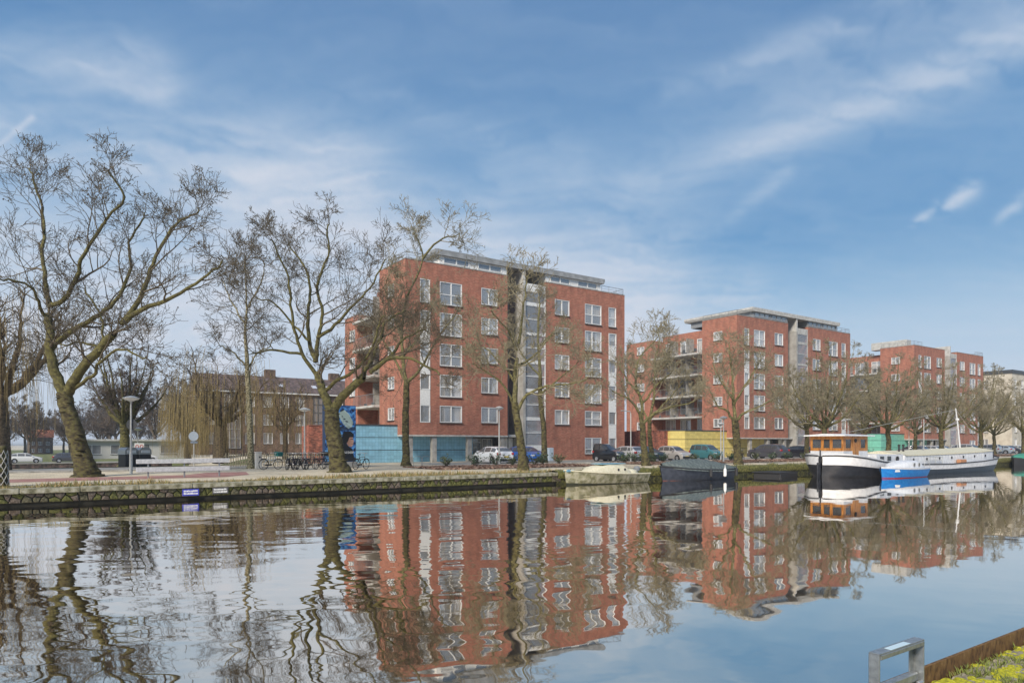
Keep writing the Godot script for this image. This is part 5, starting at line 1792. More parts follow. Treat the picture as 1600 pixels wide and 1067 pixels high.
func bicycle(at: Vector3, turn: float, lean: float, frame: Material, label: String, basket: Material = null, group := "bicycles parked by the park fence") -> Node3D:
	var t := thing("bicycle", at, turn, label, "bicycle", group)
	t.rotation.x = 0.0
	var tilt := Basis(Vector3.RIGHT, lean)
	if not cache.has("bike_tyre"):
		var w := MB.new()
		var p := PackedVector3Array()
		var r := PackedFloat32Array()
		for k in 21:
			p.append(Vector3(cos(TAU * k / 20), sin(TAU * k / 20), 0) * 0.335)
			r.append(0.021)
		w.tube(p, r, 5, false)
		cache["bike_tyre"] = w.mesh()
		w = MB.new()
		for k in 12:
			var a := TAU * k / 12
			w.rod(Vector3.ZERO, Vector3(cos(a), sin(a), 0) * 0.33, 0.003, 3)
		w.lathe(Vector3(0, 0, 0), [Vector2(0.001, -0.05), Vector2(0.03, -0.04), Vector2(0.03, 0.04), Vector2(0.001, 0.05)], 8, Basis(Vector3.RIGHT, PI / 2))
		cache["bike_spokes"] = w.mesh()
		w = MB.new()
		var bb := Vector3(-0.02, 0.29, 0)
		var seat := Vector3(-0.2, 0.78, 0)
		var head := Vector3(0.36, 0.82, 0)
		var low := Vector3(0.40, 0.64, 0)
		for e in [[bb, seat], [bb, low], [seat, head], [head, low], [bb, Vector3(-0.54, 0.335, 0)], [seat, Vector3(-0.54, 0.335, 0)], [low, Vector3(0.56, 0.335, 0)], [Vector3(-0.16, 0.62, 0), Vector3(0.39, 0.7, 0)]]:
			w.rod(e[0], e[1], 0.02, 6)
		w.rod(seat, seat + Vector3(-0.05, 0.16, 0), 0.015, 5)
		cache["bike_frame"] = w.mesh()
		w = MB.new()
		w.rod(head, head + Vector3(-0.06, 0.25, 0), 0.015, 5)
		w.tube(PackedVector3Array([Vector3(0.12, 1.06, -0.29), Vector3(0.28, 1.08, -0.22), Vector3(0.32, 1.07, 0), Vector3(0.28, 1.08, 0.22), Vector3(0.12, 1.06, 0.29)]), PackedFloat32Array([0.02, 0.014, 0.014, 0.014, 0.02]), 5)
		cache["bike_bar"] = w.mesh()
		w = MB.new()
		w.lathe(Vector3(-0.27, 0.95, 0), [Vector2(0.06, 0.0), Vector2(0.12, 0.02), Vector2(0.11, 0.06), Vector2(0.001, 0.07)], 10, Basis().scaled(Vector3(1.15, 1, 0.8)))
		cache["bike_saddle"] = w.mesh()
		w = MB.new()
		w.cbox(Vector3(-0.54, 0.72, 0), Vector3(0.36, 0.03, 0.12), 0.008)
		for s in [-0.06, 0.06]:
			w.rod(Vector3(-0.62, 0.72, s), Vector3(-0.54, 0.335, s), 0.008, 4)
		for c in [[-0.54, 0.25, 2.9], [0.56, 0.6, 2.6]]:
			var p2 := PackedVector3Array()
			var r2 := PackedFloat32Array()
			for k in 9:
				var a: float = c[1] + (c[2] - c[1]) * k / 8.0
				p2.append(Vector3(c[0], 0.335, 0) + Vector3(cos(a), sin(a), 0) * 0.375)
				r2.append(0.022)
			w.tube(p2, r2, 4, false)
		w.cbox(Vector3(-0.2, 0.32, 0.05), Vector3(0.52, 0.1, 0.03), 0.01)
		w.rod(Vector3(-0.02, 0.29, -0.13), Vector3(-0.02, 0.29, 0.13), 0.012, 5)
		w.rod(Vector3(-0.1, 0.3, -0.06), Vector3(-0.2, 0.0, -0.2), 0.01, 4)
		cache["bike_carrier"] = w.mesh()
	for q in [-0.54, 0.56]:
		var w := put("wheel", cache["bike_tyre"], M.tyre, t)
		w.transform = Transform3D(tilt, tilt * Vector3(q, 0.355, 0))
		put("spokes", cache["bike_spokes"], M.rim, w)
	for e in [["frame", frame], ["bar", M.rim], ["saddle", M.dark], ["carrier", M.steel_dark]]:
		put(["frame", "handlebar", "saddle", "mudguards_and_carrier"][["frame", "bar", "saddle", "carrier"].find(e[0])], cache["bike_" + e[0]], e[1], t).transform = Transform3D(tilt, Vector3.ZERO)
	if basket:
		var c := MB.new()
		c.prism(PackedVector2Array([Vector2(0.4, 0.86), Vector2(0.72, 0.86), Vector2(0.78, 1.14), Vector2(0.36, 1.14)]), -0.2, 0.2)
		put("basket", c, basket, t).transform = Transform3D(tilt, Vector3.ZERO)
	return t

func make_vehicles() -> void:
	var N := PI / 2
	car("hatchback_car", "hatch", paint(0.74, 0.75, 0.77), Vector3(31.6, 0, -48.6), N, "white hatchback parked nose in with its tail to the canal")
	car("hatchback_car", "hatch", paint(0.02, 0.13, 0.52, 0.2), Vector3(35.5, 0, -49.2), -N, "bright blue car parked beside the white hatchback")
	car("micro_van", "van", paint(0.012, 0.012, 0.014), Vector3(45.0, 0, -48.6), -N + 0.25, "small black van parked by the narrow white window strip")
	car("hatchback_car", "hatch", paint(0.55, 0.56, 0.58, 0.3), Vector3(47.6, 0, -49.0), N, "pale silver car between the black van and the dark estate")
	car("estate_car", "hatch", paint(0.03, 0.033, 0.045, 0.2), Vector3(50.1, 0, -48.8), -N, "dark blue car half hidden behind the forked plane tree")
	car("small_car", "small", paint(0.56, 0.53, 0.50, 0.25), Vector3(52.9, 0, -47.6), -N, "small beige silver car facing the canal beside the teal one")
	car("small_minivan", "mpv", paint(0.055, 0.23, 0.26, 0.2), Vector3(57.9, 0, -47.6), -N, "teal high-roofed small car in front of the yellow garage")
	car("suv_car", "suv", paint(0.085, 0.085, 0.10, 0.35), Vector3(68.9, 0, -47.8), N, "dark grey sport utility car parked with its tail to the canal")
	car("sedan_car", "hatch", paint(0.028, 0.03, 0.042, 0.3), Vector3(74.8, 0, -48.0), N, "black car next to the grey sport utility, behind the barge's stern")
	var row := [
		[103.4, "hatch", Color(0.35, 0.36, 0.38), "grey car behind the barge's low mast stay"],
		[107.6, "hatch", Color(0.5, 0.51, 0.52), "silver car just left of the dark leaning trunk behind the barge"],
		[112.6, "hatch", Color(0.72, 0.73, 0.74), "white car just right of the dark leaning trunk behind the barge"],
		[119.2, "suv", Color(0.40, 0.41, 0.43), "silver estate car behind the foot of the barge's mast"],
		[124.4, "hatch", Color(0.10, 0.13, 0.07), "olive car behind the barge's foredeck"],
		[129.2, "mpv", Color(0.72, 0.71, 0.68), "white car showing past the barge's bow"],
		[133.4, "hatch", Color(0.36, 0.42, 0.48), "pale blue car beside the white one past the barge's bow"],
		[138.0, "hatch", Color(0.03, 0.035, 0.05), "dark blue car with red tail lights near the cream building"],
		[142.2, "hatch", Color(0.62, 0.65, 0.68), "silver white car at the right picture edge"],
	]
	for r in row:
		car("street_car", r[1], paint(r[2].r, r[2].g, r[2].b, 0.1), Vector3(r[0], 0, -48.0), N if int(r[0]) % 2 else -N, r[3], "cars parked along the far street")
	var far := [[-5.6, "hatch", Color(0.7, 0.7, 0.7), "white car on the far road behind the hanging willow shoots"], [-1.8, "hatch", Color(0.72, 0.72, 0.7), "second white car on the far road beyond the brick wall"], [3.6, "hatch", Color(0.06, 0.06, 0.07), "dark car on the far road beyond the brick wall"], [13.6, "hatch", Color(0.74, 0.75, 0.75), "white car on the far road right of the leaning trunk"], [-9.5, "suv", Color(0.2, 0.2, 0.22), "grey car on the far road at the left picture edge"]]
	for f in far:
		car("far_car", f[1], paint(f[2].r, f[2].g, f[2].b), Vector3(f[0], -1.12, -124.0), 0.0 if int(f[0]) % 2 else PI, f[3], "cars on the far park road")
	# bicycles
	var black := paint(0.012, 0.012, 0.014)
	var white := paint(0.6, 0.62, 0.6)
	var teal := flat(0.01, 0.14, 0.13, 0.6)
	bicycle(Vector3(12.3, 0, -45.3), 0.35, 0.05, white, "pale bicycle with teal bags next to the white cabinet", teal)
	var spots := [[13.25, 44.4, 0.95, 0.1, "black bicycle first of the cluster beside the pale one"], [13.6, 44.3, 1.05, -0.08, "black bicycle second of the cluster by the fence"], [13.95, 44.4, 0.9, 0.12, "dark bicycle in the middle of the cluster by the fence"], [14.3, 44.2, 1.1, -0.1, "dark bicycle just left of the gap in the cluster"], [14.6, 44.4, 0.8, 0.14, "bicycle leaning at the right end of the tight cluster"], [13.45, 44.9, 1.0, 0.05, "bicycle in the back row of the cluster, behind its first two"], [14.1, 44.95, 0.85, -0.05, "bicycle in the back row of the cluster, behind its middle"]]
	var purple := paint(0.05, 0.03, 0.07)
	for i in spots.size():
		var s: Array = spots[i]
		bicycle(Vector3(s[0], 0, -s[1]), s[2], s[3], black if i % 2 == 0 else purple, s[4])
	bicycle(Vector3(15.2, 0, -44.2), 0.75, 0.06, paint(0.12, 0.02, 0.03), "dark red bicycle with a big black front crate", M.dark)
	bicycle(Vector3(15.75, 0, -44.3), 0.55, -0.06, black, "black bicycle rightmost at the red brick wall", M.dark)
	bicycle(Vector3(17.2, 0, -42.2), 0.55, 0.07, black, "black bicycle parked between the forked plane tree and the blue tiles", null, "bicycles along the quay")
	bicycle(Vector3(58.0, 0, -44.4), 0.5, 0.06, black, "black bicycle beside the lamp posts by the teal car", null, "bicycles along the quay")
	bicycle(Vector3(59.9, 0, -44.6), 0.9, -0.06, black, "black bicycle leaning by the yellow garage behind the stout plane tree", null, "bicycles along the quay")
	for i in 6:
		bicycle(Vector3(79.0 + i * 2.2, 0, -44.0 - (i % 2) * 0.6), 0.3 + i * 0.25, 0.08, black if i % 2 else teal, ["bicycle under the green garage's near end", "second bicycle along the green garage", "third bicycle along the green garage", "fourth bicycle along the green garage", "fifth bicycle along the green garage", "last bicycle along the green garage"][i], null, "bicycles in front of the green garage")

# ---------------------------------------------------------------- boats; each root lies at the waterline, bow towards -x unless turned
# stations: [x, half beam, sheer height, fullness]; band between fractions f0 and f1 of the side
func hull_point(s: Array, f: float, side: float) -> Vector3:
	var b: float = s[1] * pow(clampf(f, 0.0, 1.0), s[3])
	return Vector3(s[0] + (s[4] if s.size() > 4 else 0.0) * f, lerpf(-0.35, s[2], f), b * side)

func hull_band(st: Array, f0: float, f1: float, out := 0.0) -> MB:
	var m := MB.new()
	for side in [-1.0, 1.0]:
		var rows := []
		for k in 7:
			var f := lerpf(f0, f1, k / 6.0)
			var row := PackedVector3Array()
			for s in st:
				var p := hull_point(s, f, side)
				p.z += out * side
				row.append(p)
			rows.append(row)
		m.grid(rows, side < 0)
	var e: Array = st[-1]
	var t := []
	for k in 7:
		t.append([hull_point(e, lerpf(f0, f1, k / 6.0), -1.0), hull_point(e, lerpf(f0, f1, k / 6.0), 1.0)])
	for k in 6:
		m.quad(t[k][0], t[k][1], t[k + 1][1], t[k + 1][0])
	return m

func deck(st: Array, drop: float, inset: float) -> MB:
	var m := MB.new()
	for i in st.size() - 1:
		var a0 := hull_point(st[i], 1.0, -1.0)
		var a1 := hull_point(st[i], 1.0, 1.0)
		var b0 := hull_point(st[i + 1], 1.0, -1.0)
		var b1 := hull_point(st[i + 1], 1.0, 1.0)
		var d := Vector3(0, -drop, 0)
		m.quad(a1 * Vector3(1, 1, inset) + d, b1 * Vector3(1, 1, inset) + d, b0 * Vector3(1, 1, inset) + d, a0 * Vector3(1, 1, inset) + d)
	return m

func gunwale(st: Array, r: float) -> MB:
	var m := MB.new()
	for side in [-1.0, 1.0]:
		var p := PackedVector3Array()
		var rr := PackedFloat32Array()
		for s in st:
			p.append(hull_point(s, 1.0, side))
			rr.append(r)
		m.tube(p, rr, 6)
	return m

# shell over rows of cross sections [x, half width bottom, y bottom, half width top, y top]
func cabin(rows: Array) -> MB:
	var m := MB.new()
	var g := []
	for r in rows:
		g.append(PackedVector3Array([Vector3(r[0], r[2], r[1]), Vector3(r[0], lerpf(r[2], r[4], 0.8), lerpf(r[1], r[3], 0.7)), Vector3(r[0], r[4], r[3] * 0.75), Vector3(r[0], r[4] + 0.04, 0), Vector3(r[0], r[4], -r[3] * 0.75), Vector3(r[0], lerpf(r[2], r[4], 0.8), -lerpf(r[1], r[3], 0.7)), Vector3(r[0], r[2], -r[1])]))
	m.grid(g, true)
	for e in [g[0], g[-1]]:
		for k in range(1, 6):
			m.tri(e[0], e[k], e[k + 1])
	return m

func porthole(parent: Node, at: Vector3, r: float, ring: Material, called := "porthole") -> void:
	if not cache.has("porthole"):
		var m := MB.new()
		m.lathe(Vector3.ZERO, [Vector2(1.0, 0.0), Vector2(1.0, 0.3), Vector2(0.78, 0.3), Vector2(0.72, 0.12)], 14, Basis(Vector3.RIGHT, PI / 2))
		cache["porthole"] = m.mesh()
		m = MB.new()
		m.lathe(Vector3.ZERO, [Vector2(0.74, 0.1), Vector2(0.001, 0.11)], 14, Basis(Vector3.RIGHT, PI / 2))
		cache["porthole_glass"] = m.mesh()
	var o := put(called, cache["porthole"], ring, parent)
	o.position = at
	o.scale = Vector3.ONE * r
	put("pane", cache["porthole_glass"], M.dark, o)

func make_boats() -> void:
	var group := "boats moored along the far quay"
	# weathered white cabin boat
	var grimy := grain([[0.2, 0.07, 0.068, 0.03], [0.4, 0.17, 0.165, 0.085], [0.55, 0.30, 0.285, 0.20], [0.8, 0.40, 0.38, 0.31]], 4.0, 0.8, 0.0, 0.016, 61)
	var cream := grain([[0.3, 0.55, 0.50, 0.34], [0.7, 0.68, 0.64, 0.50]], 1.2, 0.6, 0.0, 0.016, 62)
	var t := thing("cabin_boat", Vector3(26.75, WATER, -29.2), 0.0, "weathered off-white cabin boat with green grime and blue bow", "boat", group)
	var st := [[-2.85, 0.02, 0.82, 0.6, -0.2], [-2.4, 0.36, 0.77, 0.6], [-1.6, 0.72, 0.70, 0.5], [-0.6, 0.92, 0.63, 0.42], [0.8, 0.95, 0.58, 0.4], [2.0, 0.88, 0.55, 0.4], [2.85, 0.78, 0.55, 0.4]]
	put("hull", hull_band(st, 0.0, 1.0), grimy, t)
	put("slime_line", hull_band(st, 0.2, 0.40, 0.006), flat(0.025, 0.027, 0.014, 0.7), t)
	put("gunwale", gunwale(st, 0.035), cream, t)
	put("deck", deck(st, 0.05, 0.96), cream, t)
	put("cabin", cabin([[-1.6, 0.35, 0.66, 0.25, 0.74], [-1.2, 0.55, 0.62, 0.48, 0.95], [-0.2, 0.72, 0.58, 0.62, 1.08], [0.9, 0.74, 0.55, 0.62, 1.06], [1.35, 0.72, 0.55, 0.66, 0.72]]), cream, t)
	var roof := MB.new()
	roof.cbox(Vector3(0.2, 1.13, 0), Vector3(1.9, 0.04, 0.95), 0.015)
	put("cabin_top", roof, flat(0.22, 0.42, 0.52, 0.6), t)
	porthole(t, Vector3(0.35, 0.8, 0.70), 0.07, M.steel_dark)
	porthole(t, Vector3(0.85, 0.8, 0.70), 0.07, M.steel_dark)
	var bowm := MB.new()
	bowm.cbox(Vector3(-2.72, 0.78, 0), Vector3(0.5, 0.12, 0.4), 0.03)
	put("bow_cap", bowm, flat(0.13, 0.30, 0.42, 0.6), t)
	var ob := MB.new()
	ob.lathe(Vector3(2.5, 0.62, 0.0), [Vector2(0.05, -0.5), Vector2(0.06, 0.0), Vector2(0.19, 0.06), Vector2(0.2, 0.22), Vector2(0.12, 0.32), Vector2(0.001, 0.34)], 10)
	put("outboard_motor", ob, flat(0.2, 0.21, 0.22, 0.5), t)
	var tarp := MB.new()
	tarp.lathe(Vector3(1.75, 0.5, 0.2), [Vector2(0.45, 0.0), Vector2(0.36, 0.2), Vector2(0.15, 0.3), Vector2(0.001, 0.3)], 9, Basis().scaled(Vector3(1.3, 1, 1)))
	put("cockpit_cloth", tarp, cream, t)
	# covered sloop
	t = thing("covered_sloop", Vector3(34.5, WATER, -29.1), 0.0, "dark blue grey sloop under a green grey tarpaulin", "boat", group)
	st = [[-3.05, 0.03, 0.9, 0.55, -0.35], [-2.6, 0.42, 0.84, 0.5, -0.1], [-1.8, 0.84, 0.75, 0.42], [-0.4, 1.02, 0.66, 0.36], [1.2, 1.02, 0.62, 0.34], [2.5, 0.85, 0.64, 0.34], [3.15, 0.6, 0.68, 0.36]]
	put("hull", hull_band(st, 0.0, 1.0), grain([[0.3, 0.026, 0.031, 0.045], [0.7, 0.05, 0.058, 0.08]], 2.0, 0.45, 0.0, 0.012, 63), t)
	put("boot_stripe", hull_band(st, 0.285, 0.315, 0.004), flat(0.16, 0.06, 0.045, 0.6), t)
	put("gunwale", gunwale(st, 0.05), M.dark, t)
	var cov := []
	var cn := FastNoiseLite.new()
	cn.seed = 4
	cn.frequency = 0.9
	for i in 29:
		var f := i / 28.0
		var x := lerpf(-3.25, 3.2, f)
		var sb := 0.0
		var sh := 0.0
		for k in st.size() - 1:
			if x >= st[k][0] and x <= st[k + 1][0]:
				var q: float = (x - st[k][0]) / (st[k + 1][0] - st[k][0])
				sb = lerpf(st[k][1], st[k + 1][1], q)
				sh = lerpf(st[k][2], st[k + 1][2], q)
		if x < st[0][0]:
			sb = 0.03
			sh = 0.9
		if x > st[-1][0]:
			sb = 0.58
			sh = 0.68
		var peak := sh + 0.06 + 0.6 * pow(sin(PI * clampf(f * 0.92 + 0.04, 0, 1)), 0.8)
		var row := PackedVector3Array()
		for j in 13:
			var g := j / 6.0 - 1.0
			var y := lerpf(peak, sh + 0.05, pow(absf(g), 1.25)) + cn.get_noise_2d(x * 2.2, g * 2.0) * 0.06 * (1.0 - absf(g) * 0.6)
			if j == 0 or j == 12:
				y = sh - 0.1
			row.append(Vector3(x, y, -g * (sb + 0.07)))
		cov.append(row)
	var cm := MB.new()
	cm.grid(cov, true)
	put("tarpaulin", cm, grain([[0.25, 0.06, 0.078, 0.075], [0.5, 0.10, 0.122, 0.115], [0.75, 0.17, 0.195, 0.185]], 1.6, 0.75, 1.0, 0.014, 64), t)
	for q in [[-0.1, M.dark], [1.25, M.white], [2.75, M.dark]]:
		var fe := MB.new()
		fe.lathe(Vector3(q[0], 0.18, 1.2 if q[0] < 2 else 0.93), [Vector2(0.001, 0.0), Vector2(0.1, 0.06), Vector2(0.1, 0.46), Vector2(0.03, 0.56), Vector2(0.012, 0.75)], 10)
		put("fender", fe, q[1], t)
	# low dark raft at the barge's stern
	t = thing("mooring_raft", Vector3(42.4, WATER, -28.8), 0.1, "low dark wooden raft between the quay and the barge's stern", "raft")
	for k in 5:
		var pl := MB.new()
		pl.cbox(Vector3(0, 0.3, -0.9 + k * 0.42), Vector3(2.6, 0.07, 0.38), 0.015)
		put("plank", pl, M.dark, t)
	var fl := MB.new()
	fl.cbox(Vector3(0, 0.1, 0), Vector3(2.4, 0.34, 2.0), 0.05)
	put("float", fl, M.steel_dark, t)
	# long houseboat barge, stern towards the camera's left
	t = thing("barge", Vector3(43.8, WATER, -26.3), 0.0, "long black and white barge with varnished wooden wheelhouse", "boat", group)
	var white := grain([[0.25, 0.56, 0.57, 0.59], [0.6, 0.68, 0.69, 0.71], [0.8, 0.74, 0.75, 0.76]], 3.0, 0.5, 0.0, 0.014, 65)
	var black := grain([[0.3, 0.016, 0.017, 0.022], [0.7, 0.035, 0.037, 0.046]], 3.0, 0.4, 0.0, 0.014, 66)
	st = [[0.0, 0.15, 1.45, 0.35], [0.25, 1.0, 1.47, 0.36], [0.9, 1.75, 1.42, 0.3], [2.0, 2.15, 1.28, 0.2], [4.0, 2.3, 1.02, 0.1], [8.0, 2.35, 0.78, 0.07], [14.0, 2.35, 0.72, 0.07], [20.0, 2.3, 0.86, 0.08], [23.5, 2.0, 1.0, 0.14], [25.6, 1.3, 1.12, 0.28], [26.7, 0.5, 1.2, 0.42], [27.2, 0.05, 1.24, 0.5]]
	put("lower_hull", hull_band(st, 0.0, 0.66), black, t)
	put("upper_hull", hull_band(st, 0.66, 1.0, 0.012), white, t)
	put("rub_rail", gunwale(st, 0.05), M.dark, t)
	put("deck", deck(st, 0.03, 0.99), M.roof_metal, t)
	# bulwark at the stern
	var stern := []
	for s in st.slice(0, 5):
		stern.append([s[0], s[1] * 0.97, s[2] + 0.16, s[3]])
	put("stern_bulwark", hull_band(stern, 0.82, 1.0), white, t)
	var rud := MB.new()
	rud.cbox(Vector3(-0.2, 0.25, 0), Vector3(0.42, 1.5, 0.1), 0.03)
	rud.rod(Vector3(-0.03, 0.9, 0), Vector3(-0.03, 1.85, 0), 0.05, 8)
	put("rudder", rud, black, t)
	# wheelhouse
	var wood := grain([[0.25, 0.26, 0.095, 0.018], [0.5, 0.40, 0.165, 0.035], [0.75, 0.50, 0.23, 0.06]], 1.6, 0.35, 0.0, 0.014, 67, Vector3(1, 0.25, 1))
	var wh := Vector3(0.75, 1.35, 1.15)
	var base := MB.new()
	base.span(Vector3(wh.x, 0.9, -1.2), Vector3(wh.x + 3.1, 1.78, 1.2))
	put("wheelhouse_base", base, white, t)
	var aft := MB.new()
	aft.holed(Vector3(wh.x, 1.78, -1.2), Vector3.BACK, Vector3.UP, Vector2(2.4, 1.02), [Rect2(0.16, 0.2, 0.62, 0.6), Rect2(0.98, 0.2, 0.44, 0.6), Rect2(1.62, 0.2, 0.64, 0.6)], 0.07)
	aft.holed(Vector3(wh.x + 0.07, 1.78, 1.2), Vector3.RIGHT, Vector3.UP, Vector2(1.05, 1.02), [Rect2(0.2, 0.2, 0.7, 0.6)], 0.07)
	aft.holed(Vector3(wh.x + 1.95, 1.78, 1.2), Vector3.RIGHT, Vector3.UP, Vector2(1.15, 1.02), [Rect2(0.25, 0.2, 0.65, 0.6)], 0.07)
	aft.span(Vector3(wh.x + 0.07, 1.78, -1.2), Vector3(wh.x + 3.1, 2.8, -1.13))
	aft.holed(Vector3(wh.x + 3.1, 1.78, 1.13), Vector3.FORWARD, Vector3.UP, Vector2(2.26, 1.02), [Rect2(0.2, 0.2, 0.8, 0.6), Rect2(1.25, 0.2, 0.8, 0.6)], 0.07)
	put("wheelhouse_wall", aft, wood, t)
	var glassm: Material = M.car_glass
	for q in [[wh.x + 0.03, -0.73, 0.62], [wh.x + 0.03, 0.0, 0.44], [wh.x + 0.03, 0.74, 0.64]]:
		var p := MB.new()
		p.span(Vector3(q[0] - 0.005, 1.96, q[1] - q[2] * 0.5), Vector3(q[0] + 0.005, 2.6, q[1] + q[2] * 0.5))
		put("wheelhouse_window", p, glassm, t)
		p = MB.new()
		p.span(Vector3(q[0] + 0.1, 1.96, q[1] - q[2] * 0.5), Vector3(q[0] + 0.12, 2.6, q[1] + q[2] * 0.5))
		put("blue_curtain", p, flat(0.06, 0.11, 0.24, 0.9), t)
	for q in [[wh.x + 0.62, 0.7], [wh.x + 2.52, 0.65]]:
		var p := MB.new()
		p.span(Vector3(q[0] - q[1] * 0.5, 1.96, 1.16), Vector3(q[0] + q[1] * 0.5, 2.6, 1.17))
		put("wheelhouse_window", p, glassm, t)
		p = MB.new()
		p.span(Vector3(q[0] - q[1] * 0.5, 1.96, 1.06), Vector3(q[0] + q[1] * 0.5, 2.6, 1.08))
		put("blue_curtain", p, flat(0.06, 0.11, 0.24, 0.9), t)
	var door := MB.new()
	door.cbox(Vector3(wh.x + 1.53, 2.02, 1.19), Vector3(0.76, 1.5, 0.06), 0.012)
	var dn := put("door", door, wood, t)
	porthole(dn, Vector3(wh.x + 1.45, 2.5, 1.225), 0.13, M.dark)
	var roofp := MB.new()
	roofp.prism(PackedVector2Array([Vector2(-1.5, 0.0), Vector2(1.5, 0.0), Vector2(1.5, 0.07), Vector2(0, 0.17), Vector2(-1.5, 0.07)]), wh.x - 0.35, wh.x + 3.5, Transform3D(Basis(Vector3.BACK, Vector3.UP, Vector3.RIGHT), Vector3(0, 2.8, 0)))
	put("wheelhouse_roof", roofp, white, t)
	# aft cabin and long hold roof
	var ac := MB.new()
	ac.span(Vector3(3.9, 0.7, -1.8), Vector3(7.6, 1.52, 1.8))
	put("aft_cabin", ac, white, t)
	for q in [4.6, 5.6]:
		var w2 := MB.new()
		w2.cbox(Vector3(q, 1.24, 1.81), Vector3(0.5, 0.32, 0.05), 0.02)
		put("cabin_window", w2, M.dark_frame, t)
	porthole(t, Vector3(6.7, 1.2, 1.81), 0.19, M.dark)
	var hold := []
	for i in 13:
		var f := i / 12.0
		var x := lerpf(7.6, 23.6, f)
		var up := 1.46 + 0.26 * pow(f, 1.6)
		var hw := 1.95 if f < 0.85 else lerpf(1.95, 1.6, (f - 0.85) / 0.15)
		hold.append([x, hw, 0.6 + 0.15 * f, hw * 0.985, up])
	var hm := MB.new()
	var hr := MB.new()
	for i in 12:
		var a: Array = hold[i]
		var b: Array = hold[i + 1]
		for s in [-1.0, 1.0]:
			if s > 0:
				hm.quad(Vector3(a[0], a[2], a[1]), Vector3(b[0], b[2], b[1]), Vector3(b[0], b[4], b[3]), Vector3(a[0], a[4], a[3]))
			else:
				hm.quad(Vector3(b[0], b[2], -b[1]), Vector3(a[0], a[2], -a[1]), Vector3(a[0], a[4], -a[3]), Vector3(b[0], b[4], -b[3]))
			var e0 := Vector3(a[0], a[4] + 0.02, s * (a[3] + 0.06))
			var e1 := Vector3(b[0], b[4] + 0.02, s * (b[3] + 0.06))
			var r0 := Vector3(a[0], a[4] + 0.3, 0)
			var r1 := Vector3(b[0], b[4] + 0.3, 0)
			if s > 0:
				hr.quad(e0, e1, r1, r0)
			else:
				hr.quad(e1, e0, r0, r1)
			hr.quad(e0 - Vector3(0, 0.08, 0), e1 - Vector3(0, 0.08, 0), e1, e0)
	for e in [hold[0], hold[12]]:
		hm.quad(Vector3(e[0], e[2], -e[1]), Vector3(e[0], e[2], e[1]), Vector3(e[0], e[4], e[3]), Vector3(e[0], e[4], -e[3]))
		hr.tri(Vector3(e[0], e[4], -e[3]), Vector3(e[0], e[4], e[3]), Vector3(e[0], e[4] + 0.3, 0))
	put("hold_side", hm, white, t)
	put("hold_roof", hr, cream, t)
	for k in 7:
		var f := (8.8 + k * 2.05 - 7.6) / 16.0
		porthole(t, Vector3(8.8 + k * 2.05, 1.1 + 0.24 * f, 1.955), 0.1, M.steel_dark)
	var fc := MB.new()
	fc.span(Vector3(23.7, 0.9, -1.2), Vector3(24.9, 1.75, 1.2))
	put("fore_box", fc, M.steel_dark, t)
	for q in [[9.7, 0.5], [10.35, 0.5]]:
		var ch := MB.new()
		ch.lathe(Vector3(q[0], 1.6, 0.5), [Vector2(0.07, 0), Vector2(0.07, q[1]), Vector2(0.1, q[1]), Vector2(0.1, q[1] + 0.12), Vector2(0.001, q[1] + 0.14)], 8)
		put("stove_pipe", ch, M.dark, t)
	var mast := MB.new()
	mast.tube(PackedVector3Array([Vector3(21.3, 1.6, 0), Vector3(20.75, 4.1, 0), Vector3(20.4, 5.3, 0)]), PackedFloat32Array([0.075, 0.06, 0.04]), 8)
	mast.lathe(Vector3(20.72, 4.35, 0), [Vector2(0.001, -0.12), Vector2(0.15, -0.05), Vector2(0.15, 0.08), Vector2(0.001, 0.14)], 8)
	put("mast", mast, white, t)
	var stay := MB.new()
	stay.rod(Vector3(20.5, 5.2, 0), Vector3(2.5, 2.98, 0), 0.012, 4)
	stay.rod(Vector3(20.5, 5.2, 0), Vector3(26.6, 1.25, 0), 0.012, 4)
	stay.rod(Vector3(13.4, 1.8, 0.6), Vector3(13.4, 4.2, 0.6), 0.03, 5)
	put("rigging", stay, M.pole, t)
	rail(t, Vector3(10.5, 0.74, 2.2), Vector3(12.8, 0.74, 2.2), 0.55, 0.8, M.pole, false)
	var box := MB.new()
	box.cbox(Vector3(16.2, 0.9, 2.15), Vector3(1.1, 0.3, 0.3), 0.03)
	put("deck_crate", box, flat(0.42, 0.2, 0.1, 0.8), t)
	# small blue cruiser alongside
	t = thing("blue_cruiser", Vector3(47.9, WATER, -23.0), 0.06, "small blue motor cruiser with white cabin alongside the barge", "boat", group)
	st = [[-2.75, 0.03, 0.78, 0.6, -0.25], [-2.3, 0.4, 0.75, 0.55], [-1.4, 0.78, 0.7, 0.45], [-0.2, 0.95, 0.66, 0.36], [1.2, 0.95, 0.64, 0.34], [2.4, 0.88, 0.66, 0.34], [2.75, 0.85, 0.67, 0.34]]
	put("hull", hull_band(st, 0.0, 0.9), grain([[0.3, 0.012, 0.16, 0.50], [0.7, 0.022, 0.235, 0.62]], 2.0, 0.35, 0.0, 0.012, 68), t)
	put("white_strake", hull_band(st, 0.9, 1.0, 0.012), white, t)
	put("boot_stripe", hull_band(st, 0.335, 0.385, 0.008), flat(0.35, 0.03, 0.03, 0.5), t)
	put("deck", deck(st, 0.01, 0.99), white, t)
	put("cabin", cabin([[-1.7, 0.3, 0.66, 0.2, 0.74], [-1.0, 0.62, 0.64, 0.5, 0.98], [0.2, 0.75, 0.62, 0.64, 1.12], [1.3, 0.76, 0.62, 0.66, 1.12], [2.1, 0.74, 0.62, 0.66, 0.72]]), white, t)
	porthole(t, Vector3(0.35, 0.86, 0.715), 0.14, M.roof_metal)
	porthole(t, Vector3(1.1, 0.86, 0.72), 0.14, M.roof_metal)
	var plq := MB.new()
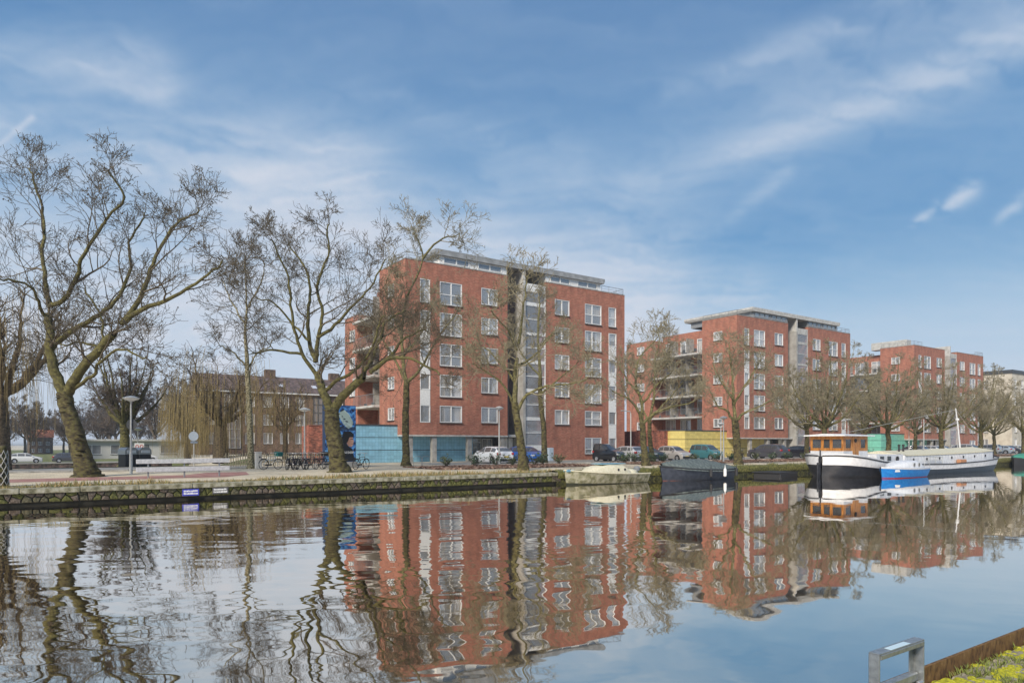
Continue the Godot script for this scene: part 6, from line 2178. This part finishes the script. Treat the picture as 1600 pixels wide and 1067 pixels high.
	plq.cbox(Vector3(-1.72, 0.5, 0.575), Vector3(0.55, 0.15, 0.02), 0.004, Basis(Vector3.UP, -0.34) * Basis(Vector3.RIGHT, 0.3))
	put("name_plate", plq, M.white, t)
	var rl := MB.new()
	rl.tube(PackedVector3Array([Vector3(1.6, 0.7, 0.85), Vector3(1.9, 1.1, 0.8), Vector3(2.6, 1.0, 0.8), Vector3(2.7, 0.68, 0.82)]), PackedFloat32Array([0.015, 0.015, 0.015, 0.015]), 5)
	put("stern_rail", rl, M.pole, t)
	# green boat at the edge of the picture
	t = thing("green_sloop", Vector3(87.4, WATER, -29.0), 0.0, "covered green boat cut by the right picture edge", "boat", group)
	st = [[-3.0, 0.03, 0.85, 0.5, -0.2], [-2.4, 0.5, 0.8, 0.45], [-1.0, 0.95, 0.72, 0.4], [1.0, 1.0, 0.7, 0.38], [2.8, 0.75, 0.75, 0.38]]
	put("hull", hull_band(st, 0.0, 1.0), M.dark, t)
	put("tarpaulin", cabin([[-3.0, 0.06, 0.8, 0.04, 0.95], [-2.2, 0.62, 0.74, 0.4, 1.1], [0, 1.04, 0.66, 0.7, 1.25], [2.8, 0.8, 0.7, 0.5, 1.05]]), flat(0.05, 0.24, 0.17, 0.7), t)

# ---------------------------------------------------------------- street furniture
func lamp_post(at: Vector3, h: float, label: String, size := 1.0) -> Node3D:
	var t := thing("street_lamp", at, 0.0, label, "street lamp", "street lamps on both sides of the trees")
	var m := MB.new()
	m.lathe(Vector3.ZERO, [Vector2(0.085, 0), Vector2(0.085, 1.1), Vector2(0.06, 1.2), Vector2(0.045, h - 0.3), Vector2(0.06, h - 0.28), Vector2(0.06, h - 0.2)], 10)
	put("post", m, M.pole, t)
	m = MB.new()
	m.lathe(Vector3(0, h - 0.2, 0), [Vector2(0.08, 0), Vector2(0.30 * size, 0.1), Vector2(0.34 * size, 0.16)], 16)
	put("bowl", m, M.lamp_clear, t)
	m = MB.new()
	m.lathe(Vector3(0, h - 0.2, 0), [Vector2(0.36 * size, 0.15), Vector2(0.37 * size, 0.18), Vector2(0.2 * size, 0.26), Vector2(0.06, 0.31), Vector2(0.001, 0.32)], 16)
	put("lamp_shade", m, M.pole, t)
	return t

func round_sign(t: Node3D, y: float, turn: float, r: float, face: Material) -> void:
	var m := MB.new()
	m.lathe(Vector3(0, y, 0.07), [Vector2(r * 0.98, 0.0), Vector2(r, 0.012), Vector2(r * 0.98, 0.024), Vector2(0.001, 0.024)], 24, Basis(Vector3.RIGHT, PI / 2))
	m.lathe(Vector3(0, y, 0.07), [Vector2(0.001, 0.0), Vector2(r * 0.98, 0.0)], 24, Basis(Vector3.RIGHT, PI / 2))
	var o := put("sign_disc", m, face, t)
	o.rotation.y = turn

func poster_image() -> ImageTexture:
	var w := 224
	var h := 400
	var im := Image.create(w, h, false, Image.FORMAT_RGB8)
	var f := FastNoiseLite.new()
	f.seed = 8
	f.frequency = 0.03
	f.fractal_octaves = 4
	var pod := PackedVector2Array([Vector2(96, 52), Vector2(140, 28), Vector2(176, 60), Vector2(206, 118), Vector2(196, 150), Vector2(168, 164), Vector2(132, 132), Vector2(104, 84)])
	var inner := PackedVector2Array([Vector2(112, 58), Vector2(140, 42), Vector2(168, 70), Vector2(192, 118), Vector2(176, 132), Vector2(140, 104)])
	var hair := PackedVector2Array([Vector2(120, 240), Vector2(126, 206), Vector2(150, 184), Vector2(184, 182), Vector2(206, 200), Vector2(206, 226), Vector2(178, 226), Vector2(164, 262), Vector2(150, 270), Vector2(128, 268)])
	var face := PackedVector2Array([Vector2(180, 222), Vector2(202, 222), Vector2(204, 240), Vector2(212, 256), Vector2(206, 264), Vector2(206, 280), Vector2(194, 296), Vector2(172, 292), Vector2(158, 272), Vector2(164, 240)])
	var coat := PackedVector2Array([Vector2(84, 372), Vector2(92, 300), Vector2(126, 264), Vector2(152, 270), Vector2(174, 294), Vector2(200, 312), Vector2(212, 372)])
	for y in h:
		for x in w:
			var n := f.get_noise_2d(x, y)
			var p := Vector2(x, y)
			var c := Color(0.10, 0.26, 0.52).lerp(Color(0.36, 0.62, 0.86), clampf(0.5 + n * 1.4, 0, 1))
			if n < -0.34:
				c = Color(0.05, 0.08, 0.14)
			if y > 150 and y < 178 and x > 90:
				c = c.lerp(Color(0.08, 0.09, 0.12), 0.6)
			if Geometry2D.is_point_in_polygon(p, pod):
				c = Color(0.56, 0.64, 0.62).lerp(Color(0.75, 0.82, 0.80), clampf(0.5 + n, 0, 1))
			if Geometry2D.is_point_in_polygon(p, inner):
				c = Color(0.66, 0.74, 0.71)
				if absf((p.x - 122.0) * 0.5 - (p.y - 62.0) * 0.5 + 8.0) < 5.0 and int(p.y / 9.0) % 2 == 0 and p.y > 66 and p.y < 122:
					c = Color(0.12, 0.13, 0.22)
			if Geometry2D.is_point_in_polygon(p, coat):
				c = Color(0.06, 0.07, 0.10)
			if Geometry2D.is_point_in_polygon(p, face):
				c = Color(0.66, 0.48, 0.40).lerp(Color(0.78, 0.62, 0.54), clampf((x - 170.0) / 36.0, 0, 1))
				if y > 236 and y < 242 and x > 184:
					c = Color(0.2, 0.13, 0.11)
				if y > 272 and y < 276 and x > 190:
					c = Color(0.45, 0.25, 0.22)
			if Geometry2D.is_point_in_polygon(p, hair):
				c = Color(0.07, 0.06, 0.06)
			if y > 318 and x < 84:
				c = Color(0.42, 0.66, 0.84)
			if y > 372:
				c = Color(0.10, 0.11, 0.14) if x > 84 else Color(0.32, 0.56, 0.76)
			im.set_pixel(x, y, c)
	return ImageTexture.create_from_image(im)

func quay_sign(at: Vector3, base: Color, label: String) -> void:
	var t := thing("quay_sign", at, 0.0, label, "sign")
	var m := MB.new()
	m.cbox(Vector3.ZERO, Vector3(0.62, 0.27, 0.02), 0.005)
	var fm := flat(0.1, 0.1, 0.1, 0.5)
	fm.albedo_color = base
	put("plate", m, fm, t)
	# two lines of worn lettering that the picture does not let one read
	m = MB.new()
	for row in 2:
		var x := -0.26
		while x < 0.24:
			var w := R.randf_range(0.02, 0.05)
			m.span(Vector3(x, 0.02 - row * 0.1, 0.011), Vector3(x + w, 0.02 - row * 0.1 + R.randf_range(0.05, 0.075), 0.014))
			x += w + R.randf_range(0.006, 0.014)
	var o := put("worn_lettering", m, M.white, t)
	o.set_meta("kind", "stuff")

func shrub(at: Vector3, s: float, mat: Material, label: String) -> void:
	var t := thing("low_shrub", at, R.randf() * TAU, label, "shrub", "low evergreen shrubs in the planting beds")
	var st := MB.new()
	var lf := MB.new()
	for k in 22:
		var a := R.randf() * TAU
		var d := Vector3(cos(a) * R.randf_range(0.15, 0.8), R.randf_range(0.5, 1.0), sin(a) * R.randf_range(0.15, 0.8)) * s
		st.tube(PackedVector3Array([Vector3.ZERO, d * 0.6 + Vector3(0, 0.05, 0), d]), PackedFloat32Array([0.012, 0.009, 0.005]), 3, false)
		for j in 12:
			var f := R.randf_range(0.35, 1.05)
			var p := d * f + Vector3(R.randf_range(-0.09, 0.09), R.randf_range(-0.04, 0.08), R.randf_range(-0.09, 0.09)) * s
			var b := Basis(Vector3(R.randf_range(-1, 1), R.randf_range(-0.3, 1), R.randf_range(-1, 1)).normalized(), R.randf() * TAU)
			var l := R.randf_range(0.08, 0.15)
			lf.tri(p, p + b * Vector3(l * 0.4, 0, l * 0.5), p + b * Vector3(0, 0, l))
			lf.tri(p, p + b * Vector3(0, 0, l), p + b * Vector3(-l * 0.4, 0, l * 0.5))
	put("stems", st, M.twig, t)
	put("leaves", lf, mat, t)

func make_details() -> void:
	R.seed = 500
	# lamps
	var l := lamp_post(Vector3(4.19, 0, -43.6), 4.25, "street lamp with a round sign beside the leaning plane tree", 1.25)
	round_sign(l, 2.75, 2.6, 0.3, M.dark_frame)
	lamp_post(Vector3(8.0, -0.9, -77.0), 4.1, "street lamp at the park behind the no-entry sign board", 1.15)
	lamp_post(Vector3(8.6, -1.0, -98.0), 4.0, "farther street lamp in the park haze", 1.15)
	lamp_post(Vector3(16.5, 0, -51.5), 4.3, "street lamp in front of the brown flats by the red brick wall", 1.2)
	lamp_post(Vector3(30.5, 0, -45.9), 4.6, "street lamp beside the white hatchback")
	lamp_post(Vector3(51.3, 0, -40.2), 4.1, "taller of two street lamps in front of the yellow garage")
	lamp_post(Vector3(57.0, 0, -45.0), 3.75, "shorter of two street lamps in front of the yellow garage")
	lamp_post(Vector3(80.9, 0, -45.0), 4.65, "street lamp behind the barge's wheelhouse")
	lamp_post(Vector3(96.0, 0, -45.0), 3.95, "street lamp at the green garage's end")
	lamp_post(Vector3(110.5, 0, -45.0), 4.5, "street lamp just right of the barge's mast")
	var g := thing("arm_lamp", Vector3(45.5, 0, -46.2), 0.0, "thin lamp post with a bent arm beside the black van", "street lamp")
	var m := MB.new()
	m.tube(PackedVector3Array([Vector3(0, 0, 0), Vector3(0, 4.45, 0), Vector3(-0.1, 4.7, 0), Vector3(-0.8, 4.75, 0)]), PackedFloat32Array([0.06, 0.05, 0.045, 0.04]), 8)
	put("post", m, M.pole, g)
	m = MB.new()
	m.cbox(Vector3(-1.0, 4.75, 0), Vector3(0.5, 0.08, 0.16), 0.03)
	put("lamp_head", m, M.pole, g)
	# round sign on its own post, direction board
	g = thing("round_sign", Vector3(9.6, 0, -56.3), 0.0, "round grey sign seen from behind above the white barrier", "sign")
	m = MB.new()
	m.rod(Vector3.ZERO, Vector3(0, 2.75, 0), 0.035, 8)
	put("post", m, M.pole, g)
	round_sign(g, 2.25, -0.5, 0.36, flat(0.33, 0.38, 0.44, 0.4, 0.3))
	m = MB.new()
	m.cbox(Vector3(0, 1.8, 0.06), Vector3(0.5, 0.16, 0.02), 0.004)
	put("under_plate", m, flat(0.3, 0.34, 0.4, 0.4, 0.3), g)
	g = thing("warning_board", Vector3(7.6, -0.6, -72.0), 0.0, "small white board with two red ring signs in front of the park", "sign")
	m = MB.new()
	m.cbox(Vector3(0, 2.0, 0), Vector3(0.8, 0.7, 0.03), 0.006)
	put("board", m, M.white, g)
	m = MB.new()
	m.rod(Vector3(-0.25, 0, -0.04), Vector3(-0.25, 2.3, -0.04), 0.03, 6)
	m.rod(Vector3(0.25, 0, -0.04), Vector3(0.25, 2.3, -0.04), 0.03, 6)
	put("post", m, M.pole, g)
	for s in [-0.18, 0.18]:
		m = MB.new()
		m.lathe(Vector3(s, 2.05, 0.018), [Vector2(0.15, 0.0), Vector2(0.15, 0.01), Vector2(0.1, 0.01), Vector2(0.1, 0.0)], 18, Basis(Vector3.RIGHT, PI / 2))
		put("red_ring", m, flat(0.55, 0.05, 0.05, 0.5), g)
	# barrier of two boards on three posts
	g = thing("barrier", Vector3(5.9, 0, -37.1), 0.085, "low white barrier of two boards on grey posts above the quay", "barrier")
	for x in [-1.62, 0.0, 1.66]:
		m = MB.new()
		m.cbox(Vector3(x, 0.46, -0.04), Vector3(0.07, 0.94, 0.07), 0.01)
		put("post", m, M.railing, g)
	for y in [0.82, 0.42]:
		m = MB.new()
		m.cbox(Vector3(0.0, y, 0.02), Vector3(4.3, 0.22, 0.035), 0.008)
		put("board", m, grain([[0.3, 0.52, 0.52, 0.53], [0.7, 0.66, 0.66, 0.67]], 1.4, 0.55, 0.0, 0.014, 70), g)
	# underground waste bins, cabinet, utility box
	for q in [[5.55, 60.0, "dark waste container with grey lid behind the street lamp"], [6.55, 60.4, "second dark waste container with grey lid behind the barrier's end"]]:
		g = thing("waste_container", Vector3(q[0], -0.15, -q[1]), 0.5, q[2], "waste container")
		m = MB.new()
		m.cbox(Vector3(0, 0.5, 0), Vector3(1.0, 1.0, 0.9), 0.05)
		put("body", m, M.steel_dark, g)
		m = MB.new()
		m.prism(PackedVector2Array([Vector2(-0.52, 1.0), Vector2(0.52, 1.0), Vector2(0.5, 1.35), Vector2(0.3, 1.55), Vector2(-0.3, 1.55), Vector2(-0.5, 1.35)]), -0.45, 0.45)
		put("hood", m, M.galv, g)
		m = MB.new()
		m.cbox(Vector3(0, 1.22, 0.46), Vector3(0.7, 0.22, 0.03), 0.008)
		put("flap", m, M.white, g)
	g = thing("electric_cabinet", Vector3(11.85, 0, -46.6), 0.0, "pale grey street cabinet beside the spotted plane tree", "cabinet")
	m = MB.new()
	m.cbox(Vector3(0, 0.55, 0), Vector3(0.36, 1.1, 0.35), 0.015)
	put("body", m, M.concrete_pale, g)
	m = MB.new()
	m.cbox(Vector3(0, 1.12, 0), Vector3(0.42, 0.05, 0.41), 0.012)
	put("lid", m, M.concrete_pale, g)
	m = MB.new()
	m.cbox(Vector3(0.05, 0.8, 0.18), Vector3(0.1, 0.1, 0.012), 0.003)
	put("sticker", m, M.dark, g)
	g = thing("utility_box", Vector3(40.9, 0, -52.6), 0.0, "pale blue utility box against the brick wall beside the stair glazing", "cabinet")
	m = MB.new()
	m.cbox(Vector3(0, 0.65, 0), Vector3(0.6, 1.3, 0.45), 0.04)
	put("body", m, flat(0.38, 0.46, 0.54, 0.5), g)
	m = MB.new()
	m.cbox(Vector3(0.12, 0.75, 0.23), Vector3(0.04, 0.16, 0.03), 0.006)
	put("handle", m, M.dark, g)
	g = thing("bicycle_rack", Vector3(23.3, 0, -46.8), 0.0, "thin metal hoop bicycle rack in front of the blue tiles", "bicycle rack")
	for x in [0.0, 0.75]:
		m = MB.new()
		m.tube(PackedVector3Array([Vector3(x, 0, 0), Vector3(x, 0.6, 0), Vector3(x + 0.1, 0.72, 0), Vector3(x + 0.55, 0.72, 0), Vector3(x + 0.65, 0.6, 0), Vector3(x + 0.65, 0, 0)]), PackedFloat32Array([0.022, 0.022, 0.022, 0.022, 0.022, 0.022]), 6)
		put("hoop", m, M.galv, g)
	# cinema poster column on a timber sledge
	g = thing("poster_column", Vector3(17.45, 0, -46.5), 0.0, "tall blue cinema poster box with a dark haired man and grey pod", "billboard")
	m = MB.new()
	m.cbox(Vector3(0, 2.4, -0.25), Vector3(2.3, 4.0, 0.46), 0.02)
	put("box", m, flat(0.03, 0.06, 0.14, 0.5), g)
	m = MB.new()
	m.uv_quad(Vector3(-1.12, 0.45, -0.013), Vector3(1.12, 0.45, -0.013), Vector3(1.12, 4.36, -0.013), Vector3(-1.12, 4.36, -0.013))
	var pm := StandardMaterial3D.new()
	pm.albedo_texture = poster_image()
	pm.roughness = 0.5
	put("poster", m, pm, g)
	var tx := TextMesh.new()
	var sf := SystemFont.new()
	sf.font_names = PackedStringArray(["Droid Sans"])
	sf.font_weight = 700
	tx.font = sf
	tx.text = "BIOSCOOP"
	tx.font_size = 32
	tx.pixel_size = 0.0068
	tx.depth = 0.008
	var to := put("lettering", tx, M.white, g)
	to.position = Vector3(0.43, 1.06, -0.004)
	for s in [-0.72, 0.72]:
		m = MB.new()
		m.cbox(Vector3(s, 0.2, -0.2), Vector3(0.9, 0.4, 1.0), 0.03)
		put("sledge_foot", m, M.concrete, g)
	# signs on the stone quay
	quay_sign(Vector3(5.02, -0.3, QUAY + 0.06), Color8(60, 66, 170), "small blue sign with white worn lettering on the quay wall")
	quay_sign(Vector3(6.15, -0.27, QUAY + 0.06), Color8(84, 82, 84), "small dark grey sign with white worn lettering on the quay wall")
	# post in a lattice sleeve at the picture edge
	g = thing("lattice_post", Vector3(-1.25, 0, -33.3), 0.0, "mossy post in a pale lattice sleeve at the left picture edge", "post")
	m = MB.new()
	m.lathe(Vector3.ZERO, [Vector2(0.24, 0), Vector2(0.2, 1.5), Vector2(0.16, 1.58), Vector2(0.001, 1.6)], 12)
	put("post", m, M.bark, g)
	m = MB.new()
	for k in 8:
		for dirn in [-1.0, 1.0]:
			var p := PackedVector3Array()
			var rr := PackedFloat32Array()
			for j in 9:
				var a: float = TAU * k / 8 + dirn * j * 0.35
				var rad: float = lerpf(0.26, 0.215, j / 8.0)
				p.append(Vector3(cos(a) * rad, 0.05 + j * 0.17, sin(a) * rad))
				rr.append(0.014)
			m.tube(p, rr, 4, false)
	put("lattice", m, M.concrete_pale, g)
	# far brick parapet and low white pavilion beyond the lawn
	g = thing("park_wall", Vector3(-30, -1.2, -80.0), 0.0, "long low purple brown brick wall across the park", "wall")
	m = MB.new()
	m.span(Vector3(0, 0, -0.3), Vector3(41.5, 0.95, 0))
	put("wall", m, M.wall_far, g)
	m = MB.new()
	m.span(Vector3(-0.05, 0.95, -0.36), Vector3(41.55, 1.03, 0.06))
	put("coping", m, M.concrete, g)
	g = thing("pavilion", Vector3(5.0, -1.15, -150.0), 0.0, "low white flat-roofed pavilion behind the far cars", "building")
	m = MB.new()
	m.holed(Vector3(0, 0, 0), Vector3.RIGHT, Vector3.UP, Vector2(26, 3.4), [Rect2(1.5, 0.9, 3, 1.8), Rect2(6.0, 0.9, 3, 1.8), Rect2(10.5, 0.1, 2, 2.6), Rect2(14.5, 0.9, 3, 1.8), Rect2(19.5, 0.9, 3, 1.8)], 0.3)
	m.span(Vector3(0, 0, -8), Vector3(26, 3.4, -7.7))
	m.span(Vector3(0, 0, -7.7), Vector3(0.3, 3.4, -0.3))
	put("wall", m, M.plaster, g)
	m = MB.new()
	m.span(Vector3(-0.6, 3.4, -8.4), Vector3(26.6, 3.75, 0.7))
	put("roof", m, M.concrete_pale, g)
	for q in [1.5, 6.0, 14.5, 19.5]:
		window(g, Transform3D(Basis(), Vector3(q, 0.9, 0)), 3.0, 1.8, [0.5], [], M.white, M.pane_clear, true, 0)
	window(g, Transform3D(Basis(), Vector3(10.5, 0.1, 0)), 2.0, 2.6, [0.5], [], M.dark_frame, M.pane_clear, false, 0, "door")
	# orange-roofed house far off
	g = thing("far_house", Vector3(-6.0, -1.15, -255.0), 0.0, "hazy house with orange tiled roof far beyond the park", "house")
	m = MB.new()
	m.holed(Vector3.ZERO, Vector3.RIGHT, Vector3.UP, Vector2(11, 8.5), [Rect2(1.5, 1, 1.6, 1.8), Rect2(4.7, 1, 1.6, 1.8), Rect2(8, 1, 1.6, 1.8), Rect2(1.5, 4.6, 1.6, 1.8), Rect2(4.7, 4.6, 1.6, 1.8), Rect2(8, 4.6, 1.6, 1.8)], 0.3)
	m.span(Vector3(0, 0, -9), Vector3(11, 8.5, -8.7))
	m.span(Vector3(0, 0, -8.7), Vector3(0.3, 8.5, -0.3))
	put("wall", m, M.brick_dark, g)
	for x in [1.5, 4.7, 8.0]:
		for y in [1.0, 4.6]:
			window(g, Transform3D(Basis(), Vector3(x, y, 0)), 1.6, 1.8, [0.5], [], M.white, M.pane_clear, true, 0)
	m = MB.new()
	m.prism(PackedVector2Array([Vector2(0.5, 8.5), Vector2(-4.5, 12.6), Vector2(-9.5, 8.5)]), -0.4, 11.4, Transform3D(Basis(Vector3.BACK, Vector3.UP, Vector3.RIGHT), Vector3.ZERO))
	put("roof", m, flat(0.42, 0.15, 0.08, 0.9), g)
	g.scale = Vector3.ONE * 0.55
	g.position = Vector3(-3.0, -1.15, -235.0)
	# fence and hedge behind the bicycles
	g = thing("park_fence", Vector3(11.0, 0, -52.5), 0.06, "low weathered picket fence behind the row of bicycles", "fence")
	for k in 44:
		m = MB.new() if k == 0 else m
		if k == 0:
			m.cbox(Vector3(0, 0.5, 0), Vector3(0.07, 1.0, 0.03), 0.008)
			cache["picket"] = m.mesh()
		var o := put("picket", cache["picket"], M.clinker, g)
		o.position = Vector3(0.1 + k * 0.17, R.randf_range(-0.05, 0.05), R.randf_range(-0.01, 0.01))
		o.rotation.z = R.randf_range(-0.03, 0.03)
	for y in [0.3, 0.78]:
		m = MB.new()
		m.cbox(Vector3(3.8, y, -0.035), Vector3(7.7, 0.07, 0.035), 0.008)
		put("fence_rail", m, M.clinker, g)
	# planting beds with leaf litter and shrubs
	var beds := [[20.8, 36.0, 38.0, 44.6], [39.6, 82.0, 37.8, 44.6], [86.0, 140.0, 37.8, 44.6]]
	for b in beds:
		structure("planting_bed", sheet([[b[0], b[2] + 0.4], [b[0] + 1.2, b[2]], [b[1] - 1.0, b[2]], [b[1], b[2] + 0.6], [b[1], b[3]], [b[0] + 0.5, b[3]]], 0.014), M.soil, "bare earth planting bed under the trees")
	var leaf := MB.new()
	leaf.tri(Vector3(-0.5, 0, 0), Vector3(0, 0.12, 0.42), Vector3(0.55, 0.05, 0))
	leaf.tri(Vector3(-0.5, 0, 0), Vector3(0.55, 0.05, 0), Vector3(0.05, 0.15, -0.4))
	var lm := leaf.mesh()
	var sets := [[], [], []]
	for i in 26000:
		var b: Array = beds[0] if i % 3 == 0 else (beds[1] if i % 6 < 5 else beds[2])
		var p := Vector3(R.randf_range(b[0] + 0.3, b[1] - 0.3), R.randf_range(0.02, 0.05), -R.randf_range(b[2] + 0.2, b[3] - 0.2))
		sets[R.randi() % 3].append(Transform3D(Basis.from_euler(Vector3(R.randf_range(-0.6, 0.6), R.randf() * TAU, R.randf_range(-0.6, 0.6))).scaled(Vector3.ONE * R.randf_range(0.1, 0.22)), p))
	var tone := ["reddish brown fallen leaves in the planting beds", "dark brown fallen leaves in the planting beds", "pale brown fallen leaves in the planting beds"]
	for k in 3:
		many("leaves", lm, M.litter[k], sets[k], tone[k], "leaves")
	var spots := [[24.0, 43.0, 0.7], [26.2, 42.6, 0.85], [28.4, 43.2, 0.9], [29.4, 42.4, 0.8], [31.6, 42.6, 0.9], [33.0, 43.4, 0.8], [34.8, 43.6, 0.8], [42.0, 43.4, 0.9], [43.0, 43.2, 0.85], [44.2, 43.2, 0.85], [45.4, 43.4, 0.8], [46.6, 43.2, 0.8], [50.5, 43.0, 0.7], [54.0, 43.2, 0.75], [56.0, 43.0, 0.7], [60.5, 43.4, 0.7], [63.0, 43.2, 0.7], [66.0, 43.5, 0.7], [69.0, 43.3, 0.65], [72.0, 43.5, 0.6]]
	var near := ["blue tiles", "second garage column", "white hatchback's nose", "lamp beside the white hatchback", "white hatchback's tail", "blue car's flank", "slim trunk by the blue car", "black van's near corner", "black van's middle", "black van's far corner", "arm lamp's foot", "pale silver car", "silver car's rear", "silver car's nose", "teal car's rear", "teal car's nose", "stout plane tree's left side", "stout plane tree's right side", "grey sport utility's front wheel", "grey sport utility's tail"]
	for i in spots.size():
		shrub(Vector3(spots[i][0], 0, -spots[i][1]), spots[i][2] * 1.15, M.shrub if i % 3 else M.shrub_pale, "low dark evergreen shrub in the bed by the " + near[i])
	# dry grass along the stone quay, green tufts further right
	var straw := []
	var green := []
	var gn := FastNoiseLite.new()
	gn.seed = 14
	gn.frequency = 0.35
	for i in 16000:
		var x := R.randf_range(-4.0, 60.0)
		var z := -R.randf_range(30.6, 32.6)
		var d := gn.get_noise_2d(x, z)
		if x < 24.0 and d > -0.25 or d > 0.25:
			var xf := Transform3D(Basis.from_euler(Vector3(R.randf_range(-0.7, 0.7), R.randf() * TAU, R.randf_range(-0.4, 0.4))).scaled(Vector3.ONE * R.randf_range(0.5, 1.3) * (1.0 + d)), Vector3(x, 0.01, z))
			if R.randf() < (0.75 if x < 24.0 else 0.3):
				straw.append(xf)
			else:
				green.append(xf)
	many("dry_grass", blade(0.17, 0.012), M.straw, straw, "dry straw coloured grass along the stone quay", "grass")
	many("grass", blade(0.15, 0.012), M.grass, green, "green grass tufts along the quay edge", "grass")
	# boarding ladder handle on the near bank
	g = thing("ladder_handle", Vector3(4.46, 0, -2.16), 0.0, "galvanised steel ladder handle on the near bank's steel edge", "ladder")
	for x in [-0.28, 0.28]:
		m = MB.new()
		m.cbox(Vector3(x, -0.35, 0.0), Vector3(0.012, 1.44, 0.065), 0.003)
		m.cbox(Vector3(x - signf(x) * 0.03, -0.35, -0.033), Vector3(0.06, 1.438, 0.01), 0.003)
		put("upright", m, M.galv, g)
	m = MB.new()
	m.cbox(Vector3(0, 0.375, 0.0), Vector3(0.57, 0.012, 0.067), 0.003)
	m.cbox(Vector3(0, 0.356, 0.034), Vector3(0.55, 0.03, 0.008), 0.003)
	put("top_bar", m, M.galv, g)
	m = MB.new()
	m.cbox(Vector3(-0.02, 0.3825, 0.01), Vector3(0.24, 0.003, 0.045), 0.001)
	put("label_strip", m, flat(0.55, 0.68, 0.72, 0.4), g)
	for y in [0.13, -0.17, -0.47]:
		m = MB.new()
		m.cbox(Vector3(0, y, -0.02), Vector3(0.545, 0.06, 0.045), 0.008)
		put("rung", m, M.galv, g)
	m = MB.new()
	m.lathe(Vector3(0.26, 0.1, 0.02), [Vector2(0.001, -0.04), Vector2(0.014, -0.035), Vector2(0.014, 0.02), Vector2(0.001, 0.024)], 8, Basis(Vector3.FORWARD, PI / 2))
	put("bolt", m, M.rim, g)

func _ready() -> void:
	set_stage()
	make_materials()
	make_ground()
	make_quay()
	make_near_bank()
	make_buildings()
	make_trees()
	make_vehicles()
	make_boats()
	make_details()
